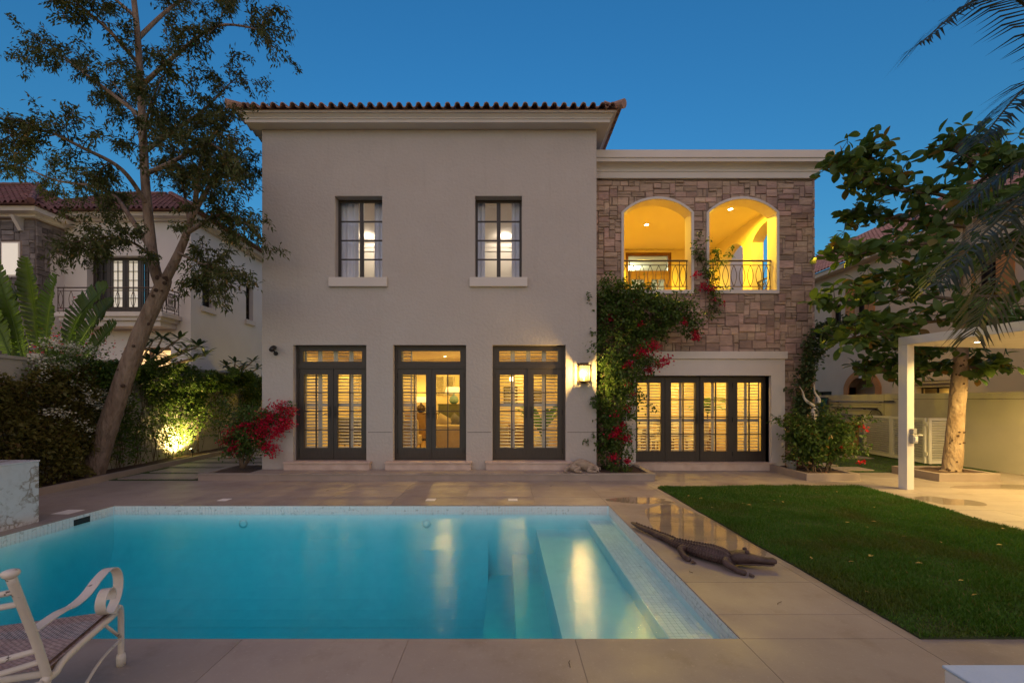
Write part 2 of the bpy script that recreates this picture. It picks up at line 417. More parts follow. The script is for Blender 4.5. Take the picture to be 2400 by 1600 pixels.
# ------------------------------------------------------------------ special materials
def marble_mat(name, base, vein, scale, thin=.05, island=0, rough=.2, grey=.0, warp=.55, mlo=.42, mhi=.58):
    m = bpy.data.materials.new(name); n, l = nodes_of(m); b = n['Principled BSDF']
    geo = n.new('ShaderNodeNewGeometry')
    nz = n.new('ShaderNodeTexNoise'); nz.inputs['Scale'].default_value = scale*.8; nz.inputs['Detail'].default_value = 6
    l.new(geo.outputs['Position'], nz.inputs['Vector'])
    ad = n.new('ShaderNodeVectorMath'); ad.operation = 'MULTIPLY_ADD'; ad.inputs[1].default_value = (warp,)*3
    l.new(nz.outputs['Color'], ad.inputs[0]); l.new(geo.outputs['Position'], ad.inputs[2])
    src = ad.outputs[0]
    if island:
        of = n.new('ShaderNodeVectorMath'); of.operation = 'SCALE'; of.inputs['Scale'].default_value = 31
        cb = n.new('ShaderNodeCombineXYZ'); l.new(geo.outputs['Random Per Island'], cb.inputs[0]); l.new(geo.outputs['Random Per Island'], cb.inputs[2])
        oi = n.new('ShaderNodeObjectInfo'); l.new(oi.outputs['Random'], cb.inputs[1])
        l.new(cb.outputs[0], of.inputs[0])
        a2 = n.new('ShaderNodeVectorMath'); a2.operation = 'ADD'; l.new(src, a2.inputs[0]); l.new(of.outputs[0], a2.inputs[1]); src = a2.outputs[0]
    vo = n.new('ShaderNodeTexVoronoi'); vo.feature = 'DISTANCE_TO_EDGE'; vo.inputs['Scale'].default_value = scale
    l.new(src, vo.inputs['Vector'])
    mr = n.new('ShaderNodeMapRange'); mr.inputs[1].default_value = 0; mr.inputs[2].default_value = thin
    l.new(vo.outputs['Distance'], mr.inputs[0])
    n2 = n.new('ShaderNodeTexNoise'); n2.inputs['Scale'].default_value = scale*1.3; n2.inputs['Detail'].default_value = 8
    l.new(src, n2.inputs['Vector'])
    n4 = n.new('ShaderNodeTexNoise'); n4.inputs['Scale'].default_value = scale*.45; n4.inputs['Detail'].default_value = 5
    l.new(src, n4.inputs['Vector'])
    mk = n.new('ShaderNodeMapRange'); mk.inputs[1].default_value = mhi; mk.inputs[2].default_value = mlo; l.new(n4.outputs[0], mk.inputs[0])
    mxx = n.new('ShaderNodeMath'); mxx.operation = 'MAXIMUM'; l.new(mr.outputs[0], mxx.inputs[0]); l.new(mk.outputs[0], mxx.inputs[1]); mr = mxx
    cl = n.new('ShaderNodeMapRange'); cl.inputs[1].default_value = .45; cl.inputs[2].default_value = .72; cl.inputs[4].default_value = .55
    l.new(n2.outputs[0], cl.inputs[0])
    mx0 = n.new('ShaderNodeMix'); mx0.data_type = 'RGBA'; l.new(cl.outputs[0], mx0.inputs[0])
    mx0.inputs[6].default_value = (*base, 1); mx0.inputs[7].default_value = (*[x*.72+vein[i]*.28 for i, x in enumerate(base)], 1)
    mx = n.new('ShaderNodeMix'); mx.data_type = 'RGBA'; l.new(mr.outputs[0], mx.inputs[0])
    mx.inputs[6].default_value = (*vein, 1); l.new(mx0.outputs[2], mx.inputs[7])
    l.new(mx.outputs[2], b.inputs['Base Color']); b.inputs['Roughness'].default_value = rough
    return m
MT['marble'] = marble_mat('veined_marble', (.62,.62,.62), (.27,.22,.17), 7.5, .22, rough=.25, warp=.40, mlo=.46, mhi=.55)
MT['mosaic'] = marble_mat('marble_mosaic', (.72,.74,.73), (.42,.43,.41), 4.0, .03, island=1, rough=.25, mlo=.46, mhi=.56)
MT['basin'] = mat('pool_lining', (.70,.83,.85), (.65,.78,.81), scale=6, rough=.6, c3=(.57,.70,.74), s3=2, t3=(.55,.8))

wm = glassmat('pool_water', 1.33, .13, (1, 1, 1), bump=.13, bscale=46, bdist=.03, stretch=(.3, 1, 1))
va = wm.node_tree.nodes.new('ShaderNodeVolumeAbsorption')
va.inputs['Color'].default_value = (.0, .85, .89, 1); va.inputs['Density'].default_value = 1.05
wm.node_tree.links.new(va.outputs[0], wm.node_tree.nodes['Material Output'].inputs['Volume'])
MT['water'] = wm
MT['puddle'] = glassmat('water_film', 1.5, .02, (.90, .88, .86), bump=.06, bscale=6)
MT['grass'] = leafmat('lawn_grass', (.050,.145,.014), (.085,.205,.020), .35, .5, c=(.20,.18,.05))
_n, _l = MT['grass'].node_tree.nodes, MT['grass'].node_tree.links
_cr = [x for x in _n if x.type == 'VALTORGB'][0]; _geo = [x for x in _n if x.type == 'NEW_GEOMETRY'][0]
_nz = _n.new('ShaderNodeTexNoise'); _nz.inputs['Scale'].default_value = 1.1; _nz.inputs['Detail'].default_value = 6; _l.new(_geo.outputs['Position'], _nz.inputs['Vector'])
_mr = _n.new('ShaderNodeMapRange'); _mr.inputs[1].default_value = .50; _mr.inputs[2].default_value = .74; _l.new(_nz.outputs[0], _mr.inputs[0])
_mx = _n.new('ShaderNodeMix'); _mx.data_type = 'RGBA'; _l.new(_mr.outputs[0], _mx.inputs[0]); _l.new(_cr.outputs[0], _mx.inputs[6]); _mx.inputs[7].default_value = (.105, .115, .022, 1)
for _x in _n:
    if _x.type in ('BSDF_PRINCIPLED', 'BSDF_TRANSLUCENT'): _l.new(_mx.outputs[2], _x.inputs[0])

# ------------------------------------------------------------------ ground, patio, terrace
PX0, PX1, PY0, PY1 = -6.43, 1.705, 3.09, 7.02      # pool outline
WZ = -.126                                          # water level
def kx(Y): return -8.43 - .095 * (Y - 7.67)         # planting bed kerb line
def wx(Y): return -9.50 - .10 * (Y - 10.76)         # boundary wall line

g = MB(); B = 900
for x0, x1, y0, y1 in ((-B, PX0, -B, B), (PX1, B, -B, B), (PX0, PX1, -B, PY0), (PX0, PX1, PY1, B)):
    g.quad((x0, y0, -.03), (x1, y0, -.03), (x1, y1, -.03), (x0, y1, -.03))
g.build('ground', MT['ground'], kind='structure')

patio = MB()
def flat(mb, x0, x1, y0, y1, z): mb.quad((x0,y0,z),(x1,y0,z),(x1,y1,z),(x0,y1,z))
flat(patio, -9.2, PX0, .2, 9.3, -.005); flat(patio, PX1, 12.2, .2, 10.5, -.005)
flat(patio, PX0, PX1, .2, PY0, -.005); flat(patio, PX0, PX1, PY1, 9.3, -.005)
patio_o = patio.build('patio', MT['joint'], kind='structure')
slab_me = MB().box(-.5, .5, -.5, .5, -1, 0).mesh('paving_slab', mat=MT['paving'])
LAWN = [(3.0, 3.08), (3.0, 3.8), (3.012, 4.4), (2.99, 5.1), (3.01, 5.9), (2.995, 6.7), (3.012, 7.6), (3.0, 8.40), (3.12, 8.52), (4.0, 8.53), (4.8, 8.57), (5.7, 8.56), (6.75, 8.60), (7.05, 8.50), (7.12, 8.25), (6.95, 6.8), (6.72, 5.5), (6.55, 3.08)]
def slab(x0, x1, y0, y1, z=0.0, parent=None, t=.03, name='paving_slab'):
    o = bpy.data.objects.new(name, slab_me); COL.objects.link(o)
    j = .0022
    o.location = ((x0+x1)/2, (y0+y1)/2, z - rng.uniform(0, .0012)); o.scale = (x1-x0-2*j, y1-y0-2*j, t)
    par(o, parent if parent is not None else patio_o)
xs = [1.705 - 1.2*k for k in range(9, -6, -1)]
def zone(x0, x1, ys, skip=None, offx=0):
    for a, b in zip(ys[:-1], ys[1:]):
        cx = [x0] + [x + offx for x in xs if x0 + .08 < x + offx < x1 - .08] + [x1]
        for u, v in zip(cx[:-1], cx[1:]):
            if skip and skip(u, v, a, b): continue
            slab(u, v, a, b)
inl = lambda u, v, a, b: u > 3.05 and v < 6.6 and b < 8.3
zone(-8.3, 6.0, [1.29, 1.89, 2.49, 3.09], lambda u, v, a, b: u > 5 or u < -7)
zone(PX1, 3.03, [3.09, 3.44, 4.05, 4.65, 5.28, 5.87, 6.45, 7.02])
zone(-8.35, PX0, [3.09, 3.69, 4.29, 4.89, 5.49, 6.09, 6.69, 7.02], lambda u, v, a, b: b < 4.5)
zone(-8.5, 3.03, [7.02, 7.62, 8.22, 8.82, 9.195])
zone(3.03, 6.5, [8.42, 8.85, 9.2])
zone(3.3, 6.5, [9.2, 9.8, 10.42])
zone(6.5, 11.8, [3.7, 4.3, 4.9, 5.5, 6.1, 6.7, 7.3, 7.9, 8.5, 9.08], lambda u, v, a, b: u > 10.9)
zone(7.66, 9.22, [9.08, 9.65, 10.22])
for px, py, s in ((-4.88, 7.42, .16), (-1.29, 7.42, .16), (.136, 7.42, .16), (-6.76, 6.6, .26)):
    MB().box(px-s/2, px+s/2, py-s/2, py+s/2, -.01, .004).build('cover_plate', MT['white'], patio_o)

# terrace along the main block, its hole is the climbing-plant bed
TZ = .15
ter = MB(); ter.box(-6.62, 3.24, 9.2, 9.32, -.02, TZ-.03); ter.box(-6.62, -6.5, 9.32, 10.6, -.02, TZ-.03); ter.box(-5.58, 2.10, 9.32, 9.8, -.02, TZ-.03)
ter.box(3.14, 3.24, 9.32, 10.5, -.02, TZ-.03)
ter_o = ter.build('terrace', MT['kerb'], kind='structure')
for u, v in zip([-6.63, -5.58, -4.38, -3.18, -1.98, -.78, .42, 1.62], [-5.58, -4.38, -3.18, -1.98, -.78, .42, 1.62, 2.10]):
    if u > -5.6: slab(u, v, 9.32, 9.79, TZ, ter_o)
for u, v in zip([-6.64 + 1.2*i for i in range(9)], [-6.64 + 1.2*i for i in range(1, 9)] + [3.26]):
    slab(u, v, 9.185, 9.32, TZ, ter_o)
slab(3.13, 3.255, 9.32, 10.5, TZ, ter_o); slab(-6.64, -6.5, 9.32, 10.6, TZ, ter_o)

# ------------------------------------------------------------------ pool
SH, BZ, FZ = -.39, -.24, -1.5
p = MB()
def qx(x, z0, z1): p.quad((x, PY0, z0), (x, PY1, z0), (x, PY1, z1), (x, PY0, z1))
def qf(x0, x1, z): flat(p, x0, x1, PY0, PY1, z)
steps = [(1.35, BZ), (.51, SH), (.12, -.80), (-.27, -1.15), (PX0, FZ)]
xprev = PX1; zprev = -.012
for x, z in steps:
    qx(xprev, z, zprev); qf(x, xprev, z)
    for yy in (PY0, PY1): p.quad((x, yy, z), (xprev, yy, z), (xprev, yy, -.012), (x, yy, -.012))
    xprev, zprev = x, z
qx(PX0, FZ, -.012)
# coved junction of floor and far wall
for k in range(8):
    a0, a1 = math.pi/2*k/8, math.pi/2*(k+1)/8; rc = .95
    y0_, z0_ = PY1-.004-rc+rc*math.sin(a0), FZ+.004+rc-rc*math.cos(a0); y1_, z1_ = PY1-.004-rc+rc*math.sin(a1), FZ+.004+rc-rc*math.cos(a1)
    p.quad((PX0+.001, y0_, z0_), (-.272, y0_, z0_), (-.272, y1_, z1_), (PX0+.001, y1_, z1_))
pool_o = p.build('pool', MT['basin'], kind='structure')
# waterline mosaic, 5 cm tiles with recessed joints
tile_me = MB().box(-.0225, .0225, -.004, .004, -.0225, .0225).mesh('mosaic_tile', mat=MT['mosaic'])
rest = MB()
for r in range(3):
    z = -.035 - .05*r
    ny = int((PY1-PY0)/.05)
    for i in range(ny):
        y = PY0 + .03 + i*.05
        if r < 2 or i < 60:
            o = bpy.data.objects.new('mosaic_tile', tile_me); COL.objects.link(o); par(o, pool_o)
            o.location = (PX1-.002, y, z); o.rotation_euler = (0, 0, R(90))
        else: rest.box(PX1-.006, PX1+.002, y-.0225, y+.0225, z-.0225, z+.0225)
        if not (6.36 < y < 6.60 and r > 0):
            rest.box(PX0-.002, PX0+.006, y-.0225, y+.0225, z-.0225, z+.0225)
    for i in range(int((PX1-PX0)/.05)):
        x = PX0 + .03 + i*.05
        rest.box(x-.0225, x+.0225, PY1-.006, PY1+.002, z-.0225, z+.0225)
# bench tiles under the shallow water
bench = MB()
for i in range(7):
    for j in range(int((PY1-PY0)/.05)):
        x = 1.36 + .025 + i*.05; y = PY0+.03+j*.05
        bench.box(x-.0225, x+.0225, y-.0225, y+.0225, BZ-.002, BZ+.005)
MT['benchtile'] = mat('bench_tile', (.86,.88,.89), (.80,.83,.84), scale=4, rough=.3, isl=.06, c3=(.55,.57,.57), s3=9, t3=(.60,.66))
bench.build('bench_tile', MT['benchtile'], pool_o, kind='stuff')
rest.build('mosaic_tile', MT['mosaic'], pool_o, kind='stuff')
sk = MB(); sk.box(PX0-.3, PX0+.012, 6.36, 6.60, -.145, -.055)
sk.build('skimmer_mouth', MT['blackmetal'], pool_o)
for x in (-4.3, -1.29): MB().lathe((x, PY1-.01, -.30), [(.06, 0), (.07, -.006), (.03, -.008)], 16, 'y').build('pool_inlet', MT['basin'], pool_o, smooth=True)
MT['added_poollight'] = emit('added_pool_light_face', (.75, .95, 1), 3)  # unseen lamps on the near wall, added so the water glows
for x, P, z in ((-5.5, 36, -.75), (-4.1, 36, -.75), (-2.7, 36, -.75), (-1.3, 28, -.75)):
    o = MB().lathe((x, PY0+.004, z), [(.09, 0), (.09, .012), (.02, .02)], 18, 'y').build('added_pool_light', MT['added_poollight'], pool_o, smooth=True)
    light('added_pool_lamp', 'SPOT', (x, PY0+.05, z), P, (.62, .92, 1) if x > .5 else (.80, .96, 1), pool_o, .09, 140 if x < .5 else 112, .8, (0, 1, -.55 if x < .5 else -.12))
cop = MB()
cop.box(PX0-.01, PX1+.01, PY1+.0005, PY1+.012, -.012, -.0005)
w = MB().box(PX0-.02, PX1+.02, PY0-.02, PY1+.02, FZ-.1, WZ)
water_o = w.build('water', MT['water'], kind='structure')

# puddles: a thin film left after rinsing the deck
def puddle(name, pts, z, label=None):
    me = MB(); me.quad(*[(x, y, z) for x, y in pts]); return me.build(name, MT['puddle'], kind='structure')
def blob(cx, cy, rx, ry, n=26, seed=0, clip=None):
    r_ = random.Random(seed); ph = [r_.uniform(0, 6.28) for _ in range(3)]; out = []
    for k in range(n):
        a = 2*math.pi*k/n; q = 1 + .14*math.sin(2*a+ph[0]) + .1*math.sin(3*a+ph[1]) + .07*math.sin(5*a+ph[2])
        x = cx + rx*q*math.cos(a); y = cy + ry*q*math.sin(a)
        if clip: x = min(max(x, clip[0]), clip[1])
        out.append((x, y))
    return out
puddle('puddle', blob(2.55, 5.75, .5, 1.4, 40, 3, (1.9, 3.02)), .005)
puddle('puddle', blob(2.3, 7.35, .62, .22, 30, 5, (1.75, 3.05)), .005)
puddle('puddle', blob(9.9, 8.5, .9, .26, 60, 18, (8.6, 12)), .005)
puddle('puddle', blob(7.6, 7.3, .42, .35, 30, 9, (7.1, 9)), .005)

# ------------------------------------------------------------------ lawn
lw = MB(); lw.quad(*[(x, y, .010) for x, y in LAWN]); lw.quad(*[(x, y, .010) for x, y in LAWN])
lw = MB(); lw.prism(LAWN, (-.01, .012), lambda u, v, e: (u, v, e))
lw.build('lawn', MT['turf'], kind='structure')
def in_poly(X, Y, poly):
    c = np.zeros(len(X), bool); n = len(poly)
    for i in range(n):
        (x1, y1), (x2, y2) = poly[i], poly[(i+1) % n]
        t = ((y1 > Y) != (y2 > Y)) & (X < (x2-x1)*(Y-y1)/(y2-y1+1e-12) + x1); c ^= t
    return c
def blades(name, poly, N, h, wid, z, mt, far=None):
    xs_, ys_ = zip(*poly)
    X = nrg.uniform(min(xs_)-.02, max(xs_)+.02, N); Y = nrg.uniform(min(ys_)-.02, max(ys_)+.02, N)
    if far:
        k = nrg.uniform(0, 1, N) < np.clip(far/Y, .35, 1); X, Y = X[k], Y[k]
    k = in_poly(X, Y, poly); X, Y = X[k], Y[k]; n = len(X)
    a = nrg.uniform(0, 6.283, n); lean = nrg.uniform(.2, 1.0, n)
    clump = np.array([mnoise.noise((float(x)*2.3, float(y)*2.3, 0)) for x, y in zip(X[::1], Y[::1])])
    H = h*nrg.uniform(.5, 1.3, n)*(1+.7*clump)
    P = np.stack([X, Y, np.full(n, z)], 1)
    s = np.stack([-np.sin(a), np.cos(a), np.zeros(n)], 1)*(wid*nrg.uniform(.7, 1.3, n))[:, None]
    d = np.stack([np.cos(a)*lean*H, np.sin(a)*lean*H, H], 1)
    m = P + d*.5 + np.array([0, 0, 1])*(H*.12)[:, None]
    V = np.stack([P-s, P+s, m+s*.7, P+d, m-s*.7], 1).reshape(-1, 3)
    return npmesh(name, V, np.arange(n*5).reshape(n, 5), mt)
link('grass', blades('grass', LAWN, 230000, .038, .0032, .008, MT['grass'], 5.0), kind='stuff')
# ------------------------------------------------------------------ wall builders
def wall_grid(mb, u0, u1, w0, w1, d0, d1, holes, f):
    """slab in the u-w plane, between depths d0 (outside) and d1, rectangular holes left open with their reveals"""
    us = sorted({u0, u1, *[h[0] for h in holes], *[h[1] for h in holes]}); ws = sorted({w0, w1, *[h[2] for h in holes], *[h[3] for h in holes]})
    us = [u for u in us if u0 <= u <= u1]; ws = [w for w in ws if w0 <= w <= w1]
    def solid(i, j):
        if i < 0 or j < 0 or i >= len(us)-1 or j >= len(ws)-1: return False
        cu, cw = (us[i]+us[i+1])/2, (ws[j]+ws[j+1])/2
        return not any(h[0] < cu < h[1] and h[2] < cw < h[3] for h in holes)
    for i in range(len(us)-1):
        for j in range(len(ws)-1):
            if not solid(i, j): continue
            a, b, c, d = us[i], us[i+1], ws[j], ws[j+1]
            mb.quad(f(a,c,d0), f(b,c,d0), f(b,d,d0), f(a,d,d0)); mb.quad(f(b,c,d1), f(a,c,d1), f(a,d,d1), f(b,d,d1))
            if not solid(i-1, j): mb.quad(f(a,c,d1), f(a,c,d0), f(a,d,d0), f(a,d,d1))
            if not solid(i+1, j): mb.quad(f(b,c,d0), f(b,c,d1), f(b,d,d1), f(b,d,d0))
            if not solid(i, j-1): mb.quad(f(a,c,d1), f(b,c,d1), f(b,c,d0), f(a,c,d0))
            if not solid(i, j+1): mb.quad(f(a,d,d0), f(b,d,d0), f(b,d,d1), f(a,d,d1))
def arc_pts(a, b, ws, rise, n=18):
    c = (b-a)/2; rad = (c*c + rise*rise)/(2*rise); zc = ws + rise - rad; th = math.asin(c/rad)
    return [((a+b)/2 + rad*math.sin(-th + 2*th*k/n), zc + rad*math.cos(-th + 2*th*k/n)) for k in range(n+1)]
def arch_fill(mb, a, b, ws, rise, top, d0, d1, f):
    pts = arc_pts(a, b, ws, rise)
    for (u0, z0), (u1, z1) in zip(pts[:-1], pts[1:]):
        mb.quad(f(u0,z0,d0), f(u1,z1,d0), f(u1,top,d0), f(u0,top,d0)); mb.quad(f(u1,z1,d1), f(u0,z0,d1), f(u0,top,d1), f(u1,top,d1))
        mb.quad(f(u0,z0,d1), f(u1,z1,d1), f(u1,z1,d0), f(u0,z0,d0))
fXZ = lambda u, w, d: (u, d, w)       # facing -Y walls
fYZ = lambda u, w, d: (d, u, w)       # side walls

pane_me = MB().box(-.5, .5, -.5, .5, -.5, .5).mesh('pane', mat=MT['glass'])
def louvre_mesh():
    m = MB(); prof = [(-.033, 0), (-.02, .005), (.02, .005), (.033, 0), (.02, -.005), (-.02, -.005)]
    m.prism(prof, (-.5, .5), lambda u, w, e: (e, u, w)); return m.mesh('louvre', mat=MT['louvre'])
louvre_me = louvre_mesh()
def pane(x0, x1, z0, z1, y, parent):
    o = bpy.data.objects.new('pane', pane_me); COL.objects.link(o); par(o, parent)
    o.location = ((x0+x1)/2, y, (z0+z1)/2); o.scale = (x1-x0, .005, z1-z0)
def shutter(parent, x0, x1, z0, z1, y, tilt=28, pitch=.072, rails=(), st=.045, name='shutter', rot=0):
    m = MB(); t = .014
    m.box(x0, x0+st, y-t, y+t, z0, z1); m.box(x1-st, x1, y-t, y+t, z0, z1)
    segs = []; zz = z0
    for r in sorted(rails): segs.append((zz, r-.04)); m.box(x0+st, x1-st, y-t, y+t, r-.04, r+.04); zz = r+.04
    segs.append((zz, z1))
    xm = (x0+x1)/2
    s = m.build(name, MT['louvre'], parent)
    for a, b in segs:
        k = max(1, int((b-a)/pitch))
        for i in range(k):
            o = bpy.data.objects.new('louvre', louvre_me); COL.objects.link(o); par(o, s)
            o.location = (xm, y, a + (i+.5)*(b-a)/k); o.scale = (x1-x0-2*st, 1, 1); o.rotation_euler = (R(tilt + rng.uniform(-3, 3)), 0, 0)
    return s
def handle(parent, x, z, y, side):
    m = MB(); m.box(x-.022, x+.022, y-.012, y, z-.13, z+.14)
    m.tube([(x, y-.012, z-.03), (x, y-.05, z-.03)], .009, 8)
    m.tube([(x, y-.05, z-.03), (x+side*.05, y-.052, z-.022), (x+side*.1, y-.05, z-.03), (x+side*.115, y-.045, z-.045)], [.009, .008, .007, .006], 8)
    return m.build('door_handle', MT['blackmetal'], parent)
def leaf(parent, x0, x1, z0, z1, y, st=.13, bot=.25, top=.13, rows=4, cols=2, mt=None):
    mt = mt or MT['dark']; m = MB(); t = .028
    gx0, gx1, gz0, gz1 = x0+st, x1-st, z0+bot, z1-top
    m.box(x0, gx0, y-t, y+t, z0, z1); m.box(gx1, x1, y-t, y+t, z0, z1)
    m.box(gx0, gx1, y-t+.002, y+t-.002, z0, gz0); m.box(gx0, gx1, y-t+.002, y+t-.002, gz1, z1)
    bw = .011
    for c in range(1, cols): xm = gx0 + (gx1-gx0)*c/cols; m.box(xm-bw, xm+bw, y-.02, y+.02, gz0, gz1)
    for r_ in range(1, rows): zm = gz0 + (gz1-gz0)*r_/rows; m.box(gx0, gx1, y-.018, y+.018, zm-bw, zm+bw)
    # recessed bead round the glass and a lower panel line
    for a, b, c, d in ((gx0, gx1, gz0, gz0+.012), (gx0, gx1, gz1-.012, gz1)): m.box(a, b, y-.024, y+.024, c, d)
    m.box(x0+.05, x1-.05, y-t-.004, y-t+.001, z0+.03, z0+.055)
    o = m.build('door_leaf', mt, parent)
    for c in range(cols):
        for r_ in range(rows):
            a = gx0 + (gx1-gx0)*c/cols; b = gx0 + (gx1-gx0)*(c+1)/cols; e = gz0 + (gz1-gz0)*r_/rows; f_ = gz0 + (gz1-gz0)*(r_+1)/rows
            pane(a+.008, b-.008, e+.008, f_-.008, y, parent)
    return o
def hinge(parent, x, z, y): MB().tube([(x, y, z-.06), (x, y, z+.06)], .011, 8).build('hinge', MT['blackmetal'], parent)

# ------------------------------------------------------------------ villa
FY = 9.8; GY = 10.6                                   # main block face, stone wing face
villa = thing('villa', 'two storey plastered villa with tiled eave and stone faced wing with arched balcony', 'house', (0, 10.6, 0))
doors = [(-4.865, -3.185), (-2.57, -.893), (-.29, 1.395)]
wins = [(-3.91, -2.82), (-.69, .39)]
mw = MB()
holes = [(a, b, .33, 3.0) for a, b in doors] + [(a, b, 4.54, 6.42) for a, b in wins]
wall_grid(mw, -5.58, 2.10, 0, 7.95, FY, FY+.30, holes, fXZ)
wall_grid(mw, FY+.30, 20, 0, 7.95, -5.58, -5.30, [], fYZ)
wall_grid(mw, FY+.30, 20, 0, 7.95, 2.10, 1.82, [], fYZ)
wall_grid(mw, -5.3, 1.82, 0, 7.95, 19.7, 20, [], fXZ)
mw.build('wall', MT['stucco'], villa)
# grooves between the doors as raised dark strips, their shade put into the colour
for a, b in ((-5.579, -4.9), (-3.15, -2.60), (-.86, -.32), (1.43, 2.099)): MB().box(a, b, FY-.0015, FY+.004, .992, 1.003).build('groove_shade_strip', MT['groove_shade'], villa)
# eave cornice of the main block
def frame_band(mb, o1, o2, z0, z1, x0, x1, y0, y1):
    """a moulding ring round the block: offsets at bottom o1 and top o2"""
    for (ax, ay, bx, by, nx, ny) in ((x0, y0, x1, y0, 0, -1), (x1, y0, x1, y1, 1, 0), (x0, y1, x0, y0, -1, 0)):
        def c(px, py, o):
            sx = -o if px == x0 else o; sy = -o if py == y0 else o
            return (px + sx, py + sy)
        A1, B1, A2, B2 = c(ax, ay, o1), c(bx, by, o1), c(ax, ay, o2), c(bx, by, o2)
        mb.quad((*A1, z0), (*B1, z0), (*B2, z1), (*A2, z1))
def ring_flat(mb, oa, ob, z, x0, x1, y0, y1):
    for (ax, ay, bx, by) in ((x0, y0, x1, y0), (x1, y0, x1, y1), (x0, y1, x0, y0)):
        def c(px, py, o): return (px + (-o if px == x0 else o), py + (-o if py == y0 else o))
        mb.quad((*c(ax,ay,oa), z), (*c(bx,by,oa), z), (*c(bx,by,ob), z), (*c(ax,ay,ob), z))
def cornice(prof, x0, x1, y0, y1, parent, mt):
    mb = MB()
    for (oa, za), (ob, zb) in zip(prof[:-1], prof[1:]):
        if abs(za-zb) < 1e-6: ring_flat(mb, oa, ob, za, x0, x1, y0, y1)
        else: frame_band(mb, oa, ob, za, zb, x0, x1, y0, y1)
    return mb.build('cornice', mt, parent)
X0, X1 = -5.58, 2.10
cornice([(-.05, 7.945), (.25, 7.945), (.25, 8.01), (.27, 8.015), (.27, 8.04), (.33, 8.10), (.37, 8.10), (.37, 8.135), (-.1, 8.135)], X0, X1, FY, 20, villa, MT['trim'])
# roof: hipped deck with barrel tiles
PITCH = .36
def s_tile(L=.42, wd=.214, mt=None):
    prof = []
    for k in range(9):
        a = math.pi*k/8; prof.append((-.062*math.cos(a)-.045, .062*math.sin(a)+.012))
    for k in range(1, 6):
        a = math.pi*k/5; prof.append((.017 + .045*(1-math.cos(a)), .012-.028*math.sin(a)))
    n = len(prof); m = MB(); vs = []
    for yy, dz in ((0, .016), (L, 0)):
        for u, w_ in prof: vs.append((u, yy, w_+dz))
        for u, w_ in prof: vs.append((u*.9, yy, w_-.016+dz))
    fs = []
    for i in range(n-1):
        fs.append((i, i+1, 2*n+i+1, 2*n+i)); fs.append((n+i+1, n+i, 3*n+i, 3*n+i+1)); fs.append((i+1, i, n+i, n+i+1))
    m.add(vs, fs); return m.mesh('roof_tile', mat=mt or MT['rooftile'], smooth=False)
tile_me2 = s_tile()
rf = MB(); E = .40; rz = 8.135
cx = (X0+X1)/2; half = (X1-X0)/2 + E; hz = rz + half*PITCH
ax0, ax1, ay0, ay1 = X0-E, X1+E, FY-E, 20+E
rf.quad((ax0, ay0, rz), (ax1, ay0, rz), (cx, ay0+half, hz)); rf.quad((ax1, ay0, rz), (ax1, ay1, rz), (cx, ay1-half, hz), (cx, ay0+half, hz))
rf.quad((ax1, ay1, rz), (ax0, ay1, rz), (cx, ay1-half, hz)); rf.quad((ax0, ay1, rz), (ax0, ay0, rz), (cx, ay0+half, hz), (cx, ay1-half, hz))
rf.quad((ax0, ay0, rz), (ax0, ay1, rz), (ax1, ay1, rz), (ax1, ay0, rz))
roof = rf.build('roof', MT['rooftile'], villa)
sl = math.atan(PITCH)
tv, tf = MB(), None
many = MB(); tm = [tuple(v.co) for v in tile_me2.vertices]; tfc = [tuple(pp.vertices) for pp in tile_me2.polygons]
def put_tile(x, y, z, rz_, single):
    M_ = Matrix.Translation((x, y, z)) @ Matrix.Rotation(rz_, 4, 'Z') @ Matrix.Rotation(sl, 4, 'X')
    if single:
        o = bpy.data.objects.new('roof_tile', tile_me2); COL.objects.link(o); par(o, roof)
        o.location = (x, y, z + rng.uniform(-.004, .004)); o.rotation_euler = (sl + rng.uniform(-.012, .012), 0, rz_ + rng.uniform(-.015, .015))
    else: many.add([M_ @ Vector(v) for v in tm], tfc)
nt = 40; sp = (ax1-ax0)/nt
for row in range(6):
    d = row*.36
    for i in range(nt):
        x = ax0 + (i+.5)*sp
        if min(x-ax0, ax1-x) < d: continue
        put_tile(x, ay0-.07+d*math.cos(sl), rz+.008+d*math.sin(sl), 0, row == 0)
ns = 49; sp2 = (ay1-ay0)/ns
for row in range(5):
    d = row*.36
    for i in range(ns):
        y = ay0 + (i+.5)*sp2
        if y-ay0 < d: continue
        for sgn in (1, -1):
            xx = (ax1+.07-d*math.cos(sl)) if sgn > 0 else (ax0-.07+d*math.cos(sl))
            put_tile(xx, y, rz+.008+d*math.sin(sl), math.pi/2*sgn, row == 0 and i < 45)
hip = MB()
for sx in (1, -1):
    xh = ax1 if sx > 0 else ax0
    for k in range(9):
        a = Vector((xh + sx*.1 - sx*.27*k, ay0-.1+.27*k, rz+.06+.27*k*PITCH)); b = a + Vector((-sx*.30, .30, .30*PITCH))
        MB().tube([a, b], [.095, .075], 10).build('hip_tile', MT['rooftile'], roof)
many.build('roof_tile', MT['rooftile'], roof, kind='stuff')

